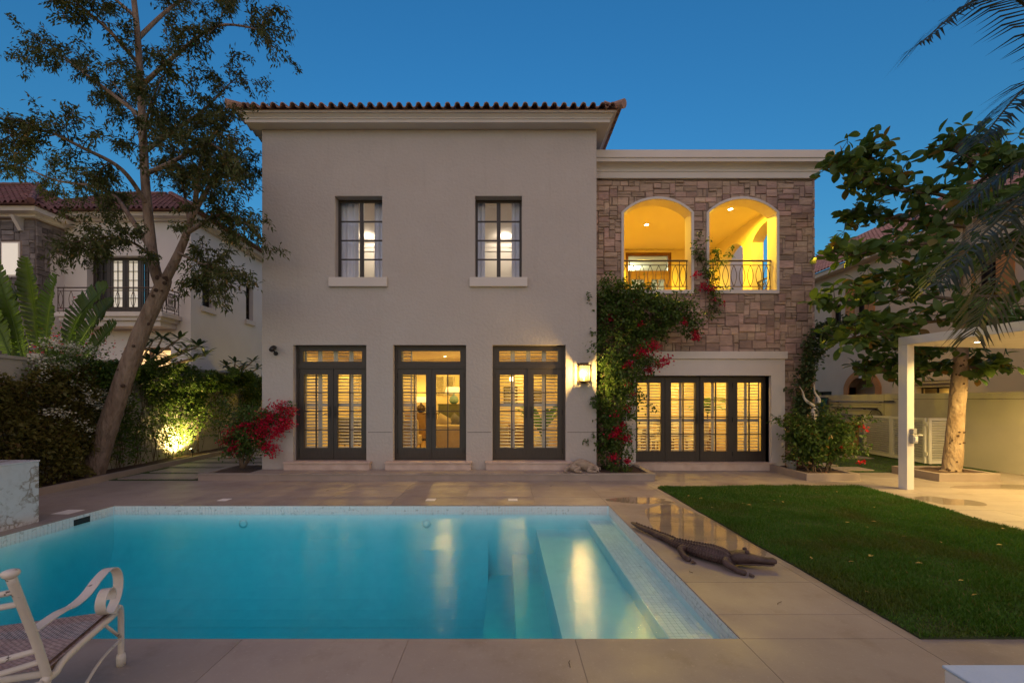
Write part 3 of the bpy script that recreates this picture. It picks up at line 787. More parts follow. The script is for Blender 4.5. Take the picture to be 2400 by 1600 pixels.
# french doors of the main block
def french(x0, x1, z0, z1, zt, y):
    m = MB(); fr = .055
    m.box(x0, x0+fr, y-.05, y+.06, z0, z1); m.box(x1-fr, x1, y-.05, y+.06, z0, z1); m.box(x0+fr, x1-fr, y-.048, y+.06, z1-fr, z1)
    m.box(x0+fr, x1-fr, y-.055, y+.06, zt-.05, zt+.05); m.box(x0+fr, x1-fr, y-.062, y-.052, zt-.012, zt+.012)
    a, b = x0+.155, x1-.155
    m.box(x0+fr, a, y-.03, y+.04, zt+.05, z1-fr); m.box(b, x1-fr, y-.03, y+.04, zt+.05, z1-fr)
    m.box(a, b, y-.028, y+.04, zt+.05, zt+.115); m.box(a, b, y-.028, y+.04, z1-.12, z1-fr)
    m.box(x0+fr, x1-fr, y-.05, y+.05, z0, z0+.02)
    xm = (x0+x1)/2; m.box(xm-.018, xm+.018, y-.045, y-.029, z0+.02, zt-.05)
    d = m.build('french_door', MT['dark'], villa)
    pane(a, b, zt+.115, z1-.12, y+.005, d)
    leaf(d, x0+fr, xm-.002, z0+.02, zt-.05, y, st=.115); leaf(d, xm+.002, x1-fr, z0+.02, zt-.05, y, st=.115)
    for s, xx in ((-1, xm-.06), (1, xm+.06)): handle(d, xx, 1.45, y-.028, s)
    for xx in (x0+fr, x1-fr):
        for zz in (.55, 1.45, 2.3): hinge(d, xx, zz, y-.04)
    return d
for (a, b) in doors: french(a, b, .34, 3.0, 2.52, FY+.19)
st = MB()
for (a, b) in doors:
    xl, xr = a-.14, b+.12
    MB().box(xl, xr, FY-.16, FY-.001, TZ, .30).build('doorstep', MT['limestone'], villa, bevel=.004)
    MB().box(xl-.015, xr+.015, FY-.185, FY+.14, .302, .338).build('threshold', MT['limestone'], villa, bevel=.005)
SY = FY+.36
# shutters: door 1 all closed panels, door 2 one folded open, door 3 all closed
for (x0, x1, di) in ((doors[0][0], doors[0][1], 0), (doors[2][0], doors[2][1], 2)):
    a, b = x0+.10, x1-.10; n = 4; wd = (b-a)/n
    for k in range(n):
        shutter(villa, a+k*wd+.003, a+(k+1)*wd-.003, .36, 2.50, SY, tilt=(42, 30, 30, 34)[k] if di == 0 else (26, 22, 30, 34)[k], rails=(1.62,))
        shutter(villa, a+k*wd+.003, a+(k+1)*wd-.003, 2.56, 2.98, SY, tilt=20)
x0 = doors[1][0]
shutter(villa, x0+.12, x0+.36, .36, 2.50, SY, tilt=34, rails=(1.62,), st=.03); shutter(villa, x0+.12, x0+.36, 2.56, 2.98, SY, tilt=20, st=.03)
shutter(villa, x0+.30, x0+.44, .36, 2.50, SY+.10, tilt=30, rails=(1.62,), st=.02)

# upper windows
def window(x0, x1, z0, z1, y, parent, rows=4, mt=None, fr=.05, mul=.045):
    m = MB(); mt = mt or MT['dark']
    m.box(x0, x0+fr, y-.03, y+.03, z0, z1); m.box(x1-fr, x1, y-.03, y+.03, z0, z1)
    m.box(x0+fr, x1-fr, y-.028, y+.03, z0, z0+fr); m.box(x0+fr, x1-fr, y-.028, y+.03, z1-fr, z1)
    xm = (x0+x1)/2
    m.box(xm-mul, xm+mul, y-.026, y+.026, z0+fr, z1-fr); m.box(xm-.012, xm+.012, y-.04, y-.027, z0+fr, z1-fr)
    for sx in ((x0+fr, xm-mul), (xm+mul, x1-fr)):
        for r_ in range(1, rows):
            zm = z0+fr+(z1-z0-2*fr)*r_/rows; m.box(*sx, y-.02, y+.02, zm-.014, zm+.014)
    o = m.build('window', mt, parent)
    for sx in ((x0+fr, xm-mul), (xm+mul, x1-fr)):
        for r_ in range(rows):
            a = z0+fr+(z1-z0-2*fr)*r_/rows; b = z0+fr+(z1-z0-2*fr)*(r_+1)/rows
            pane(sx[0], sx[1], a+.012, b-.012, y, o)
    return o
for (a, b) in wins:
    o = window(a, b, 4.54, 6.42, FY+.24, villa)
    MB().box(a-.12, b+.12, FY-.07, FY-.0015, 4.33, 4.538).build('sill', MT['trim'], o, bevel=.004)
    MB().box(a+.002, b-.002, FY+.002, FY+.21, 4.50, 4.543).build('sill_board', MT['trim'], o)

# ------------------------------------------------------------------ stone wing
wg = MB(); WX0, WX1 = 2.10, 7.64
A1, A2 = (2.94, 4.61), (5.05, 6.72); AZ0, AZS, RISE = 4.46, 6.37, .335
DO = (3.22, 6.556, .0, 2.34)
atop = AZS+RISE+.02
wall_grid(wg, WX0+.002, WX1, 0, 7.21, GY, GY+.31, [(A1[0], A1[1], AZ0, atop), (A2[0], A2[1], AZ0, atop), DO], fXZ)
for A in (A1, A2): arch_fill(wg, A[0], A[1], AZS, RISE, atop, GY, GY+.31, fXZ)
wg.build('wing_wall', MT['mortar'], villa)
# balcony interior shell
bi = MB()
AS = [(11.12, 12.55), (13.02, 14.40)]
wall_grid(bi, GY+.315, 15.6, 0, 7.21, WX1-.04, WX1-.38, [(a, b, 4.46, AZS+RISE+.02) for a, b in AS], fYZ)
for a, b in AS: arch_fill(bi, a, b, AZS, RISE, AZS+RISE+.02, WX1-.04, WX1-.38, fYZ)
wall_grid(bi, WX0, WX1-.40, 3.85, 7.1, 15.02, 15.3, [(4.24, 5.86, 3.95, 6.94)], fXZ)
flat(bi, WX0, WX1-.38, GY+.32, 15.6, 7.04); flat(bi, WX0, WX1-.38, GY+.32, 15.6, 7.2)
lin = MB()
wall_grid(lin, WX0+.003, WX1-.402, 3.85, 7.03, GY+.313, GY+.33, [(A1[0], A1[1], AZ0, atop), (A2[0], A2[1], AZ0, atop)], fXZ)
for A in (A1, A2):
    arch_fill(lin, A[0], A[1], AZS, RISE, atop, GY+.313, GY+.33, fXZ)
lin.v = [v for v in lin.v]
# plastered reveals of the arches, 3 mm inside the opening
for A in (A1, A2):
    a, b = A[0]+.003, A[1]-.003
    pts = arc_pts(a, b, AZS, RISE-.003)
    path = [(a, AZ0+.003)] + pts + [(b, AZ0+.003)]
    for (u0, z0), (u1, z1) in zip(path[:-1], path[1:]): lin.quad((u0, GY-.03, z0), (u0, GY+.33, z0), (u1, GY+.33, z1), (u1, GY-.03, z1))
    lin.quad((a, GY-.03, AZ0+.003), (b, GY-.03, AZ0+.003), (b, GY+.33, AZ0+.003), (a, GY+.33, AZ0+.003))
lin.build('balcony_lining', MT['cream'], villa)
wall_grid(bi, GY+.33, 15.02, 3.85, 7.03, WX0+.02, WX0+.05, [], fYZ)
bi.build('balcony_wall', MT['cream'], villa)
fl = MB(); fl.box(WX0+.003, WX1-.41, GY+.41, 15.6, 3.75, 3.95); fl.build('balcony_floor', MT['limestone'], villa)
# arch surrounds
for A in (A1, A2):
    s = MB(); a, b = A; o_ = .062
    inn = [(a, AZ0)] + arc_pts(a, b, AZS, RISE) + [(b, AZ0)]
    out = [(a-o_, AZ0-.09)] + arc_pts(a-o_, b+o_, AZS+.012, RISE+.048) + [(b+o_, AZ0-.09)]
    n = len(inn)
    for i in range(n-1):
        P = [inn[i], inn[i+1], out[i+1], out[i]]
        s.quad(*[(u, GY-.055, z) for u, z in P])
        s.quad(*[(u, y, z) for (u, z), y in ((out[i], GY-.055), (out[i+1], GY-.055), (out[i+1], GY+.01), (out[i], GY+.01))])
        s.quad(*[(u, y, z) for (u, z), y in ((inn[i+1], GY-.055), (inn[i], GY-.055), (inn[i], GY-.031), (inn[i+1], GY-.031))])
    s.quad((inn[0][0], GY-.055, AZ0), (out[0][0], GY-.055, AZ0-.09), (out[-1][0], GY-.055, AZ0-.09), (inn[-1][0], GY-.055, AZ0))
    s.quad((a-o_, GY-.055, AZ0-.09), (a-o_, GY+.01, AZ0-.09), (b+o_, GY+.01, AZ0-.09), (b+o_, GY-.055, AZ0-.09))
    s.quad((a, GY-.055, AZ0), (b, GY-.055, AZ0), (b, GY-.03, AZ0), (a, GY-.03, AZ0))
    s.build('arch_surround', MT['trim'], villa)
# cornice of the wing
prof = [(-.01, 7.205), (.083, 7.205), (.083, 7.355), (.10, 7.36)] + [(.10+.18*(1-math.cos(t*math.pi/2/6)), 7.37+.125*math.sin(t*math.pi/2/6)) for t in range(0, 7)] + [(.29, 7.50), (.29, 7.575), (.315, 7.585), (.315, 7.765), (-.2, 7.765)]
cornice(prof, WX0+.30, WX1, GY, 17, villa, MT['trim'])
cm = MB()
for (oa, za), (ob, zb) in zip(prof[:-1], prof[1:]):
    cm.quad((WX0+.003, GY-oa, za), (WX0+.31-oa, GY-oa, za), (WX0+.31-ob, GY-ob, zb), (WX0+.003, GY-ob, zb))
cm.quad((WX0+.003, GY, 7.764), (WX1, GY, 7.764), (WX1, 17, 7.764), (WX0+.003, 17, 7.764))
cm.build('cornice', MT['trim'], villa)
# rear part of the house behind the wing
rb = MB(); rb.box(7.8, 9.75, 17.2, 20, 0, 7.9); rb.box(2.4, 7.24, 15.61, 20, 0, 3.7); rb.build('rear_wall', MT['greywall'], villa)

# ashlar stones
def clip_half(poly, px, pz, nx, nz):
    out = []; n = len(poly)
    for i in range(n):
        (ax_, az_), (bx_, bz_) = poly[i], poly[(i+1) % n]
        da = (ax_-px)*nx + (az_-pz)*nz; db = (bx_-px)*nx + (bz_-pz)*nz
        if da >= 0: out.append((ax_, az_))
        if (da >= 0) != (db >= 0):
            t = da/(da-db); out.append((ax_+(bx_-ax_)*t, az_+(bz_-az_)*t))
    return out
def area(poly): return abs(sum(poly[i][0]*poly[(i+1) % len(poly)][1]-poly[(i+1) % len(poly)][0]*poly[i][1] for i in range(len(poly))))/2
def inset(poly, d):
    n = len(poly); cx_ = sum(q[0] for q in poly)/n; cz_ = sum(q[1] for q in poly)/n; out = []
    for i in range(n):
        p0, p1, p2 = Vector(poly[i-1]), Vector(poly[i]), Vector(poly[(i+1) % n])
        e1 = (p1-p0).normalized(); e2 = (p2-p1).normalized()
        n1 = Vector((-e1.y, e1.x)); n2 = Vector((-e2.y, e2.x)); k = 1 + n1.dot(n2)
        q = p1 + (n1+n2)*(d/max(k, .35)); out.append((q.x, q.y))
    return out
def ashlar(Wd, Ht, cell, r_, dead):
    nx, nz = int(round(Wd/cell)), int(round(Ht/cell)); occ = [[dead(i, j) for j in range(nz)] for i in range(nx)]; out = []
    for j in range(nz):
        for i in range(nx):
            if occ[i][j]: continue
            t = r_.random()
            if t < .45: w_, h_ = r_.choice((3, 4, 5, 6)), r_.choice((2, 2, 3))
            elif t < .62: w_, h_ = r_.choice((3, 4, 5)), r_.choice((3, 3, 4))
            elif t < .78: w_, h_ = r_.choice((1, 2, 2)), r_.choice((2, 3, 4))
            else: w_, h_ = r_.choice((2, 3, 4, 5)), 1
            k = 0
            while k < w_ and i+k < nx and not occ[i+k][j]: k += 1
            w_ = k
            if i+w_ < nx and not occ[i+w_][j] and (i+w_+1 >= nx or occ[i+w_+1][j]): w_ += 1
            k = 0
            while k < h_ and j+k < nz and all(not occ[i+q][j+k] for q in range(w_)): k += 1
            h_ = k
            for q in range(w_):
                for k in range(h_): occ[i+q][j+k] = True
            out.append((i*cell, (i+w_)*cell, j*cell, (j+h_)*cell))
    return out
def stone_mesh(mb, poly, f, r_, proud):
    if area(poly) < .0015: return False
    s = sum(poly[i][0]*poly[(i+1) % len(poly)][1]-poly[(i+1) % len(poly)][0]*poly[i][1] for i in range(len(poly)))
    if s < 0: poly = poly[::-1]
    a = inset(poly, .006); b = inset(poly, .006+r_.uniform(.010, .020))
    a = [(u+r_.uniform(-.006, .006), w_+r_.uniform(-.006, .006)) for u, w_ in a]
    n = len(a); vs = [f(u, w_, -.03) for u, w_ in a] + [f(u, w_, proud-.014) for u, w_ in a] + [f(u, w_, proud+r_.uniform(-.010, .010)) for u, w_ in b]
    fs = [tuple(range(2*n, 3*n))]
    for i in range(n):
        j = (i+1) % n; fs += [(i, j, n+j, n+i), (n+i, n+j, 2*n+j, 2*n+i)]
    mb.add(vs, fs); return True
cell = .068; sr = random.Random(21)
def in_open(x, z):
    for a, b in (A1, A2):
        if a-.04 < x < b+.04 and AZ0-.07 < z:
            if z < AZS+.02: return True
            c = (b-a)/2; rad = (c*c+RISE*RISE)/(2*RISE); zc = AZS+RISE-rad
            if (x-(a+b)/2)**2 + (z-zc)**2 < (rad+.035)**2: return True
    return 2.93 < x < 6.84 and z < 2.88
def dead(i, j):
    return all(in_open(WX0+.005+(i+q)*cell, (j+k)*cell) for q in (0, 1) for k in (0, 1))
wid = 5.535; nxc = int(round(wid/cell)); cell = wid/nxc
stones = []
for (a, b, c, d) in ashlar(wid, 7.205, cell, sr, dead):
    x0, x1, z0, z1 = WX0+.005+a, WX0+.005+b, c, min(d, 7.203)
    poly = [(x0, z0), (x1, z0), (x1, z1), (x0, z1)]; mx_, mz_ = (x0+x1)/2, (z0+z1)/2
    for (a_, b_) in (A1, A2):
        if x1 > a_-.06 and x0 < b_+.06 and z1 > AZ0-.09 and z0 < atop+.1:
            c_ = (b_-a_)/2; rad = (c_*c_+RISE*RISE)/(2*RISE); zc = AZS+RISE-rad; xm = (a_+b_)/2
            if mz_ > AZS and a_-.05 < mx_ < b_+.05:
                v = Vector((mx_-xm, mz_-zc)); v.normalize(); poly = clip_half(poly, xm+v.x*(rad+.045), zc+v.y*(rad+.045), v.x, v.y)
            elif mz_ < AZ0-.02 and a_-.06 < mx_ < b_+.06: poly = clip_half(poly, 0, AZ0-.085, 0, -1)
            elif mx_ < xm: poly = clip_half(poly, a_-.055, 0, -1, 0)
            else: poly = clip_half(poly, b_+.055, 0, 1, 0)
    if x1 > 2.89 and x0 < 6.89 and z0 < 2.93:
        if mz_ > 2.88 or (2.93 < mx_ < 6.84): poly = clip_half(poly, 0, 2.925, 0, 1)
        elif mx_ < 3.2: poly = clip_half(poly, 2.895, 0, -1, 0)
        else: poly = clip_half(poly, 6.885, 0, 1, 0)
    if len(poly) >= 3: stones.append(poly)
stones.sort(key=lambda q: -area(q))
st_rest = MB(); cnt = 0
for q in stones:
    m = MB(); ok = stone_mesh(m, q, lambda u, w_, e: (u, GY-e, w_), sr, sr.uniform(.012, .040))
    if not ok: continue
    if cnt < 300: m.build('stone', MT['stone'], villa)
    else: st_rest.add(m.v, m.f)
    cnt += 1
if st_rest.v: st_rest.build('stone', MT['stone'], villa, kind='stuff')
# quoins down the free corner return
qz = 0; k = 0
while qz < 7.1:
    h = sr.choice((.2, .26, .32)); m = MB(); m.box(WX1-.02, WX1+.035, GY-.02-sr.uniform(0, .02), GY+(.42 if k % 2 else .25), qz+.006, min(qz+h, 7.2)-.006)
    m.build('quoin', MT['stone'], villa, bevel=.01); qz += h; k += 1

# portal of the wing and its four door leaves
po = MB(); PY = GY-.10
wall_grid(po, 2.89, 6.89, 0, 2.745, PY, GY+.22, [(3.22, 6.556, -.1, 2.34)], fXZ)
po.build('portal', MT['trim'], villa)
MB().box(2.84, 6.93, PY-.045, GY-.002, 2.747, 2.93).build('lintel_cap', MT['trim'], villa, bevel=.004)
MB().box(3.18, 6.60, 10.48, 10.60, 0, .17).build('doorstep', MT['limestone'], villa, bevel=.004)
MB().box(3.10, 6.66, 10.46, 10.82, .172, .195).build('threshold', MT['limestone'], villa, bevel=.004)
DY = GY+.14
fd = MB(); fd.box(3.225, 6.55, DY+.03, DY+.08, 2.30, 2.338)
xs4 = [3.225, 4.045, 4.888, 5.715, 6.55]
for xm in (4.045, 5.715): fd.box(xm-.028, xm+.028, DY-.04, DY+.05, .197, 2.30)
wd_o = fd.build('french_door', MT['dark'], villa)
leafs = []
for a, b, dy in zip(xs4[:-1], xs4[1:], (0, 0, -.02, .01)):
    a2 = a+(.03 if a in (4.045, 5.715) else .002); b2 = b-(.03 if b in (4.045, 5.715) else .002)
    leaf(wd_o, a2, b2, .20, 2.325, DY+dy, st=.095, bot=.245, top=.14)
handle(wd_o, 4.83, 1.27, DY-.03, -1); handle(wd_o, 4.95, 1.27, DY-.05, 1)
for zz in (.4, 1.25, 2.1): hinge(wd_o, 5.70, zz, DY-.055)
for a, b, t in ((3.28, 3.66, 36), (3.66, 4.02, 36), (4.07, 4.48, 30), (4.48, 4.86, 30), (4.95, 5.3, 16), (5.3, 5.68, 18), (5.78, 6.14, 24), (6.14, 6.5, 26)):
    shutter(villa, a+.003, b-.003, .21, 2.30, DY+.17, tilt=t, rails=(1.22,), st=.03)

# balcony railings
def railing(a, b, z0, z1, f, parent, base=.02):
    """rail set along u from a to b; f(u, w, d) maps to world"""
    m = MB()
    m.tube([f(a, z1, 0), f(b, z1, 0)], .024, 8); m.tube([f(a, z1-.11, 0), f(b, z1-.11, 0)], .011, 6)
    m.tube([f(a, z0+.14, 0), f(b, z0+.14, 0)], .011, 6); m.tube([f(a, z0+.05, 0), f(b, z0+.05, 0)], .011, 6)
    L = b-a; k = 0
    for u in (a+.02, a+.2, b-.2, b-.02): m.tube([f(u, z0, 0), f(u, z1, 0)], .012, 6)
    r_ = m.build('balcony_railing', MT['iron'], parent)
    us = [a+.11, b-.11] + [a+.2+(L-.4)*(i+.5)/6 for i in range(6)]
    hm = (z1-.11-z0-.14); zc = (z1-.11+z0+.14)/2
    for u in us:
        bm = MB()
        for s in (1, -1):
            bm.tube([f(u+s*.073*math.cos(t*math.pi/8-math.pi/2), zc+hm/2*(t-4)/4, 0) for t in range(9)], .0085, 5)
        bm.build('baluster', MT['iron'], r_, smooth=True)
    return r_
for A in (A1, A2): railing(A[0]+.005, A[1]-.005, AZ0, AZ0+.79, lambda u, w_, d: (u, GY+.18, w_), villa)
for a, b in AS: railing(a+.005, b-.005, 4.46, 5.2, lambda u, w_, d: (WX1-.2, u, w_), villa)
# balcony door at the back
bd = MB(); y = 15.1
bd.box(4.24, 4.35, y-.05, y+.05, 3.95, 6.94); bd.box(5.75, 5.86, y-.05, y+.05, 3.95, 6.94); bd.box(4.35, 5.75, y-.05, y+.05, 6.83, 6.94); bd.box(4.35, 5.75, y-.05, y+.05, 6.18, 6.30)
bdo = bd.build('balcony_door', MT['brownwood'], villa)
pane(4.35, 5.75, 6.30, 6.83, y, bdo)
leaf(bdo, 4.35, 5.048, 3.96, 6.18, y, st=.12, bot=.3, top=.16, mt=MT['brownwood']); leaf(bdo, 5.052, 5.75, 3.96, 6.18, y, st=.12, bot=.3, top=.16, mt=MT['brownwood'])
bt = MB()
for a, b, c, d in ((4.10, 4.24, 3.95, 6.99), (5.86, 6.0, 3.95, 6.99), (4.24, 5.86, 6.94, 6.99)): bt.box(a, b, 14.985, 15.018, c, d)
bt.build('door_casing', MT['cream'], villa)
# ------------------------------------------------------------------ rooms behind the glass
WARM = (1.0, .63, .12); AMBER = (1.0, .68, .04)
def room(x0, x1, y0, y1, z0, z1, name, wallm, floorm):
    m = MB(); m.quad((x0,y1,z0),(x1,y1,z0),(x1,y1,z1),(x0,y1,z1)); m.quad((x0,y0,z0),(x0,y1,z0),(x0,y1,z1),(x0,y0,z1)); m.quad((x1,y0,z0),(x1,y1,z0),(x1,y1,z1),(x1,y0,z1))
    flat(m, x0, x1, y0, y1, z1); m.build(name, wallm, villa)
    f = MB(); f.box(x0, x1, y0, y1, z0-.1, z0); f.build('room_floor', floorm, villa)
room(-5.29, 1.81, FY+.301, 15.4, .335, 3.2, 'living_room', MT['cream'], MT['woodfloor'])
room(2.42, 7.2, GY+.23, 15.4, .17, 3.3, 'dining_room', MT['cream'], MT['woodfloor'])
room(-5.29, 1.81, FY+.301, 14.4, 4.0, 7.02, 'bedroom', MT['ivory'], MT['woodfloor'])
room(3.2, 7.0, 15.31, 19, 3.95, 7.0, 'upper_hall', MT['ivory'], MT['woodfloor'])
MT['downlight'] = emit('downlight_face', (1, .75, .42), 30)
MT['bulb'] = emit('bulb', (1, .68, .28), 22)
MT['shade'] = emit('lamp_shade', (1, .66, .25), 1.2)
def downlight(parent, x, y, z, P, col, spot=None, r=.05, size=.04):
    m = MB(); m.lathe((x, y, z-.012), [(r*.2, .004), (r, .004), (r, .010)], 16); o = m.build('downlight', MT['downlight'], parent)
    rg = MB(); rg.lathe((x, y, z-.016), [(r, .004), (r*1.35, .004), (r*1.35, .015), (r, .015)], 20, cap=False); rg.build('rim', MT['white'], o)
    if spot: light('downlight_lamp', 'SPOT', (x, y, z-.03), P, col, parent, size, spot, .5, (0, 0, -1))
    else: light('downlight_lamp', 'POINT', (x, y, z-.07), P, col, parent, size)
    return o
for x in (-4.2, -1.8, .4): downlight(villa, x, 11.6, 3.2, 125, WARM, spot=168)  # living and dining room ceiling lamps, assumed from their lit glass
for x in (-4.4, -2.0, .6): downlight(villa, x, 14.2, 3.2, 120, WARM, spot=168)
for x in (3.6, 5.0, 6.4): downlight(villa, x, 12.0, 3.3, 190, WARM, spot=168)
for x in (4.0, 6.0): downlight(villa, x, 14.4, 3.3, 140, WARM, spot=168)
for x in (-4.42, .0): downlight(villa, x, 13.75, 7.02, 22, (1, .82, .62))
downlight(villa, -2.0, 11.8, 7.02, 60, (1, .82, .62))  # assumed lamp, lights the front of the bedroom
downlight(villa, 5.0, 17, 7.0, 90, (.95, 1, .62))  # assumed hall lamp behind the balcony door
# balcony ceiling lights, each seen through one arch
downlight(villa, 4.28, 12.9, 7.04, 560, AMBER, r=.06, spot=172)
downlight(villa, 6.26, 11.85, 7.04, 560, AMBER, r=.06, spot=172)

def lamp(name, label, x, y, z, base_m, h=.3, sh=.18, group='table lamps in the living room', P=8):
    t = thing(name, label, 'table lamp', (x, y, z), group=group)
    b = MB(); b.lathe((x, y, z), [(.06, 0), (.13, .04), (.16, h*.45), (.12, h*.8), (.03, h), (.02, h+.08)], 18); b.build('lamp_base', base_m, t, smooth=True)
    s = MB(); s.lathe((x, y, z+h+.06), [(sh*1.25, 0), (sh, .2)], 20); s.build('lamp_shade', MT['shade'], t, smooth=True)
    light('lamp_light', 'POINT', (x, y, z+h+.35), P, WARM, t, .05)
    return t
def cabinet(name, label, cat, x0, x1, y0, y1, z0, z1, m, n=3):
    t = thing(name, label, cat, ((x0+x1)/2, (y0+y1)/2, z0))
    MB().box(x0, x1, y0, y1, z1-.04, z1).build('top', m, t, bevel=.004)
    MB().box(x0+.02, x1-.02, y0+.02, y1-.02, z0+.06, z1-.04).build('carcass', m, t)
    for i in range(n):
        a = x0+.03+(x1-x0-.06)*i/n; b = x0+.03+(x1-x0-.06)*(i+1)/n
        MB().box(a+.006, b-.006, y0+.005, y0+.022, z0+.08, z1-.06).build('door', m, t, bevel=.003)
    for xx in (x0+.04, x1-.04):
        for yy in (y0+.05, y1-.05): MB().box(xx-.02, xx+.02, yy-.02, yy+.02, z0, z0+.06).build('leg', m, t)
    return t
FL = .335
cabinet('cabinet', 'tall olive cabinet carrying a teal lamp, seen through the middle french door', 'cabinet', -2.15, -1.2, 13.6, 14.1, FL, 1.62, MT['olive'])
lamp('table_lamp', 'teal domed table lamp with lit shade on the olive cabinet', -1.66, 13.85, 1.62, MT['teal_glaze'], .28, .24)
cabinet('console_table', 'low wooden console by the back wall behind the armchair', 'console', -3.5, -2.4, 14.8, 15.2, FL, 1.30, MT['table'])
lamp('table_lamp', 'small gold table lamp on the console behind the armchair', -2.95, 15.0, 1.30, MT['bronze'], .3, .17)
# far window with shutters on the back wall
fw = shutter(villa, -2.5, -2.17, 1.9, 2.6, 15.34, tilt=-50); shutter(villa, -2.15, -1.82, 1.9, 2.6, 15.34, tilt=-50)
def pad(mb, x0, x1, y0, y1, z0, z1): mb.box(x0, x1, y0, y1, z0, z1)
sofa = thing('sofa', 'beige cloth sofa with its back to the middle french door', 'sofa', (-1.0, 12.3, FL))
MB().box(-2.0, .1, 11.9, 12.12, FL+.06, 1.05).build('backrest', MT['sofa'], sofa, bevel=.05)
MB().box(-2.0, -1.78, 12.13, 12.85, FL+.06, .86).build('arm', MT['sofa'], sofa, bevel=.05)
MB().box(-.12, .1, 12.13, 12.85, FL+.06, .86).build('arm', MT['sofa'], sofa, bevel=.05)
MB().box(-1.77, -.13, 12.13, 12.9, FL+.06, .72).build('seat', MT['sofa'], sofa, bevel=.04)
for x in (-1.9, 0):
    for y in (12.0, 12.8): MB().box(x-.03, x+.03, y-.03, y+.03, FL, FL+.06).build('leg', MT['dark'], sofa)
def cushion(label, x, y, z, s, m, rz, tilt):
    me = MB(); n = 8; vs = []
    for side in (1, -1):
        for i in range(n+1):
            for j in range(n+1):
                u, v = i/n*2-1, j/n*2-1; th = .09*(max(0, (1-u**4)*(1-v**4)))**.6 + .004
                k = 1 - .07*(u*u*v*v < .9)*(abs(u)**2+abs(v)**2-2*u*u*v*v)*.4
                vs.append((u*s*k, side*th, v*s*k))
    fs = []; o_ = (n+1)**2
    for b in (0, o_):
        for i in range(n):
            for j in range(n): fs.append((b+i*(n+1)+j, b+i*(n+1)+j+1, b+(i+1)*(n+1)+j+1, b+(i+1)*(n+1)+j))
    M_ = Matrix.Translation((x, y, z)) @ Matrix.Rotation(rz, 4, 'Y') @ Matrix.Rotation(tilt, 4, 'X')
    me.add([M_ @ Vector(v) for v in vs], fs)
    return me.build('cushion', m, smooth=True, label=label, cat='cushion', group='cushions on the sofa')
cushion('pale cushion at the end of the sofa back, nearest the door handles', -1.76, 12.24, 1.06, .24, MT['sofa'], .5, .2)
cushion('charcoal cushion peeking over the middle of the sofa back', -1.42, 12.24, 1.05, .24, MT['greyfabric'], .7, .2)
cushion('charcoal cushion leaning at the far end of the sofa back', -1.05, 12.24, 1.05, .25, MT['greyfabric'], .35, .2)
ac = thing('armchair', 'beige upholstered armchair beside the folded shutter of the middle french door', 'armchair', (-2.7, 11.5, FL))
MB().box(-3.0, -2.3, 11.25, 11.40, FL+.2, 1.22).build('backrest', MT['sofa'], ac, bevel=.05)
MB().box(-2.98, -2.32, 11.41, 11.95, FL+.18, .78).build('seat', MT['sofa'], ac, bevel=.04)
for x in (-2.94, -2.36):
    for y in (11.31, 11.9): MB().tube([(x, y, FL), (x, y, FL+.2)], [.015, .025], 8).build('leg', MT['table'], ac)
# plant and lit lamp seen through the third door
for x, z, w_, h_ in ((.2, 1.9, .5, .65), (-4.2, 1.85, .7, .5), (-4.9, 1.9, .3, .4), (1.2, 1.85, .35, .5)):
    t = thing('framed_picture', {.2: 'dark framed picture on the back wall behind the french door next to the lantern', -4.2: 'wide dark framed picture on the back wall behind the first french door', -4.9: 'small dark framed picture on the back wall at the villa corner end', 1.2: 'narrow dark framed picture on the back wall nearest the stone wing'}[x], 'picture', (x, 15.38, z), group='pictures in the living room')
    MB().box(x-w_/2, x+w_/2, 15.35, 15.395, z-h_/2, z+h_/2).build('frame', MT['dark'], t); MB().box(x-w_/2+.05, x+w_/2-.05, 15.343, 15.349, z-h_/2+.05, z+h_/2-.05).build('canvas', MT['greyfabric'], t)
cabinet('bookcase', 'dark wooden cabinet along the back wall behind the first french door', 'cabinet', -5.0, -3.8, 14.9, 15.3, FL, 1.25, MT['dark'])
cabinet('writing_desk', 'dark wooden desk behind the lower slats of the third french door', 'desk', -.6, .7, 12.9, 13.5, FL, 1.05, MT['table'], 2)
ac2 = thing('armchair', 'grey upholstered armchair behind the shutters of the first french door', 'armchair', (-4.2, 11.8, FL))
MB().box(-4.6, -3.9, 11.5, 11.65, FL+.2, 1.25).build('backrest', MT['greyfabric'], ac2, bevel=.05)
MB().box(-4.58, -3.92, 11.66, 12.2, FL+.18, .80).build('seat', MT['greyfabric'], ac2, bevel=.04)
for x in (-4.54, -3.96):
    for y in (11.57, 12.1): MB().tube([(x, y, FL), (x, y, FL+.2)], [.015, .025], 8).build('leg', MT['table'], ac2)
pt = thing('potted_plant', 'leafy green house plant in a pot behind the french door next to the lantern', 'potted plant', (1.0, 11.6, FL))
MB().lathe((1.0, 11.6, FL), [(.15, 0), (.22, .4), (.19, .42)], 18).build('pot', MT['ivory'], pt, smooth=True)
MT['houseleaf'] = leafmat('house_leaf', (.06,.16,.02), (.10,.24,.03), .4, .35)
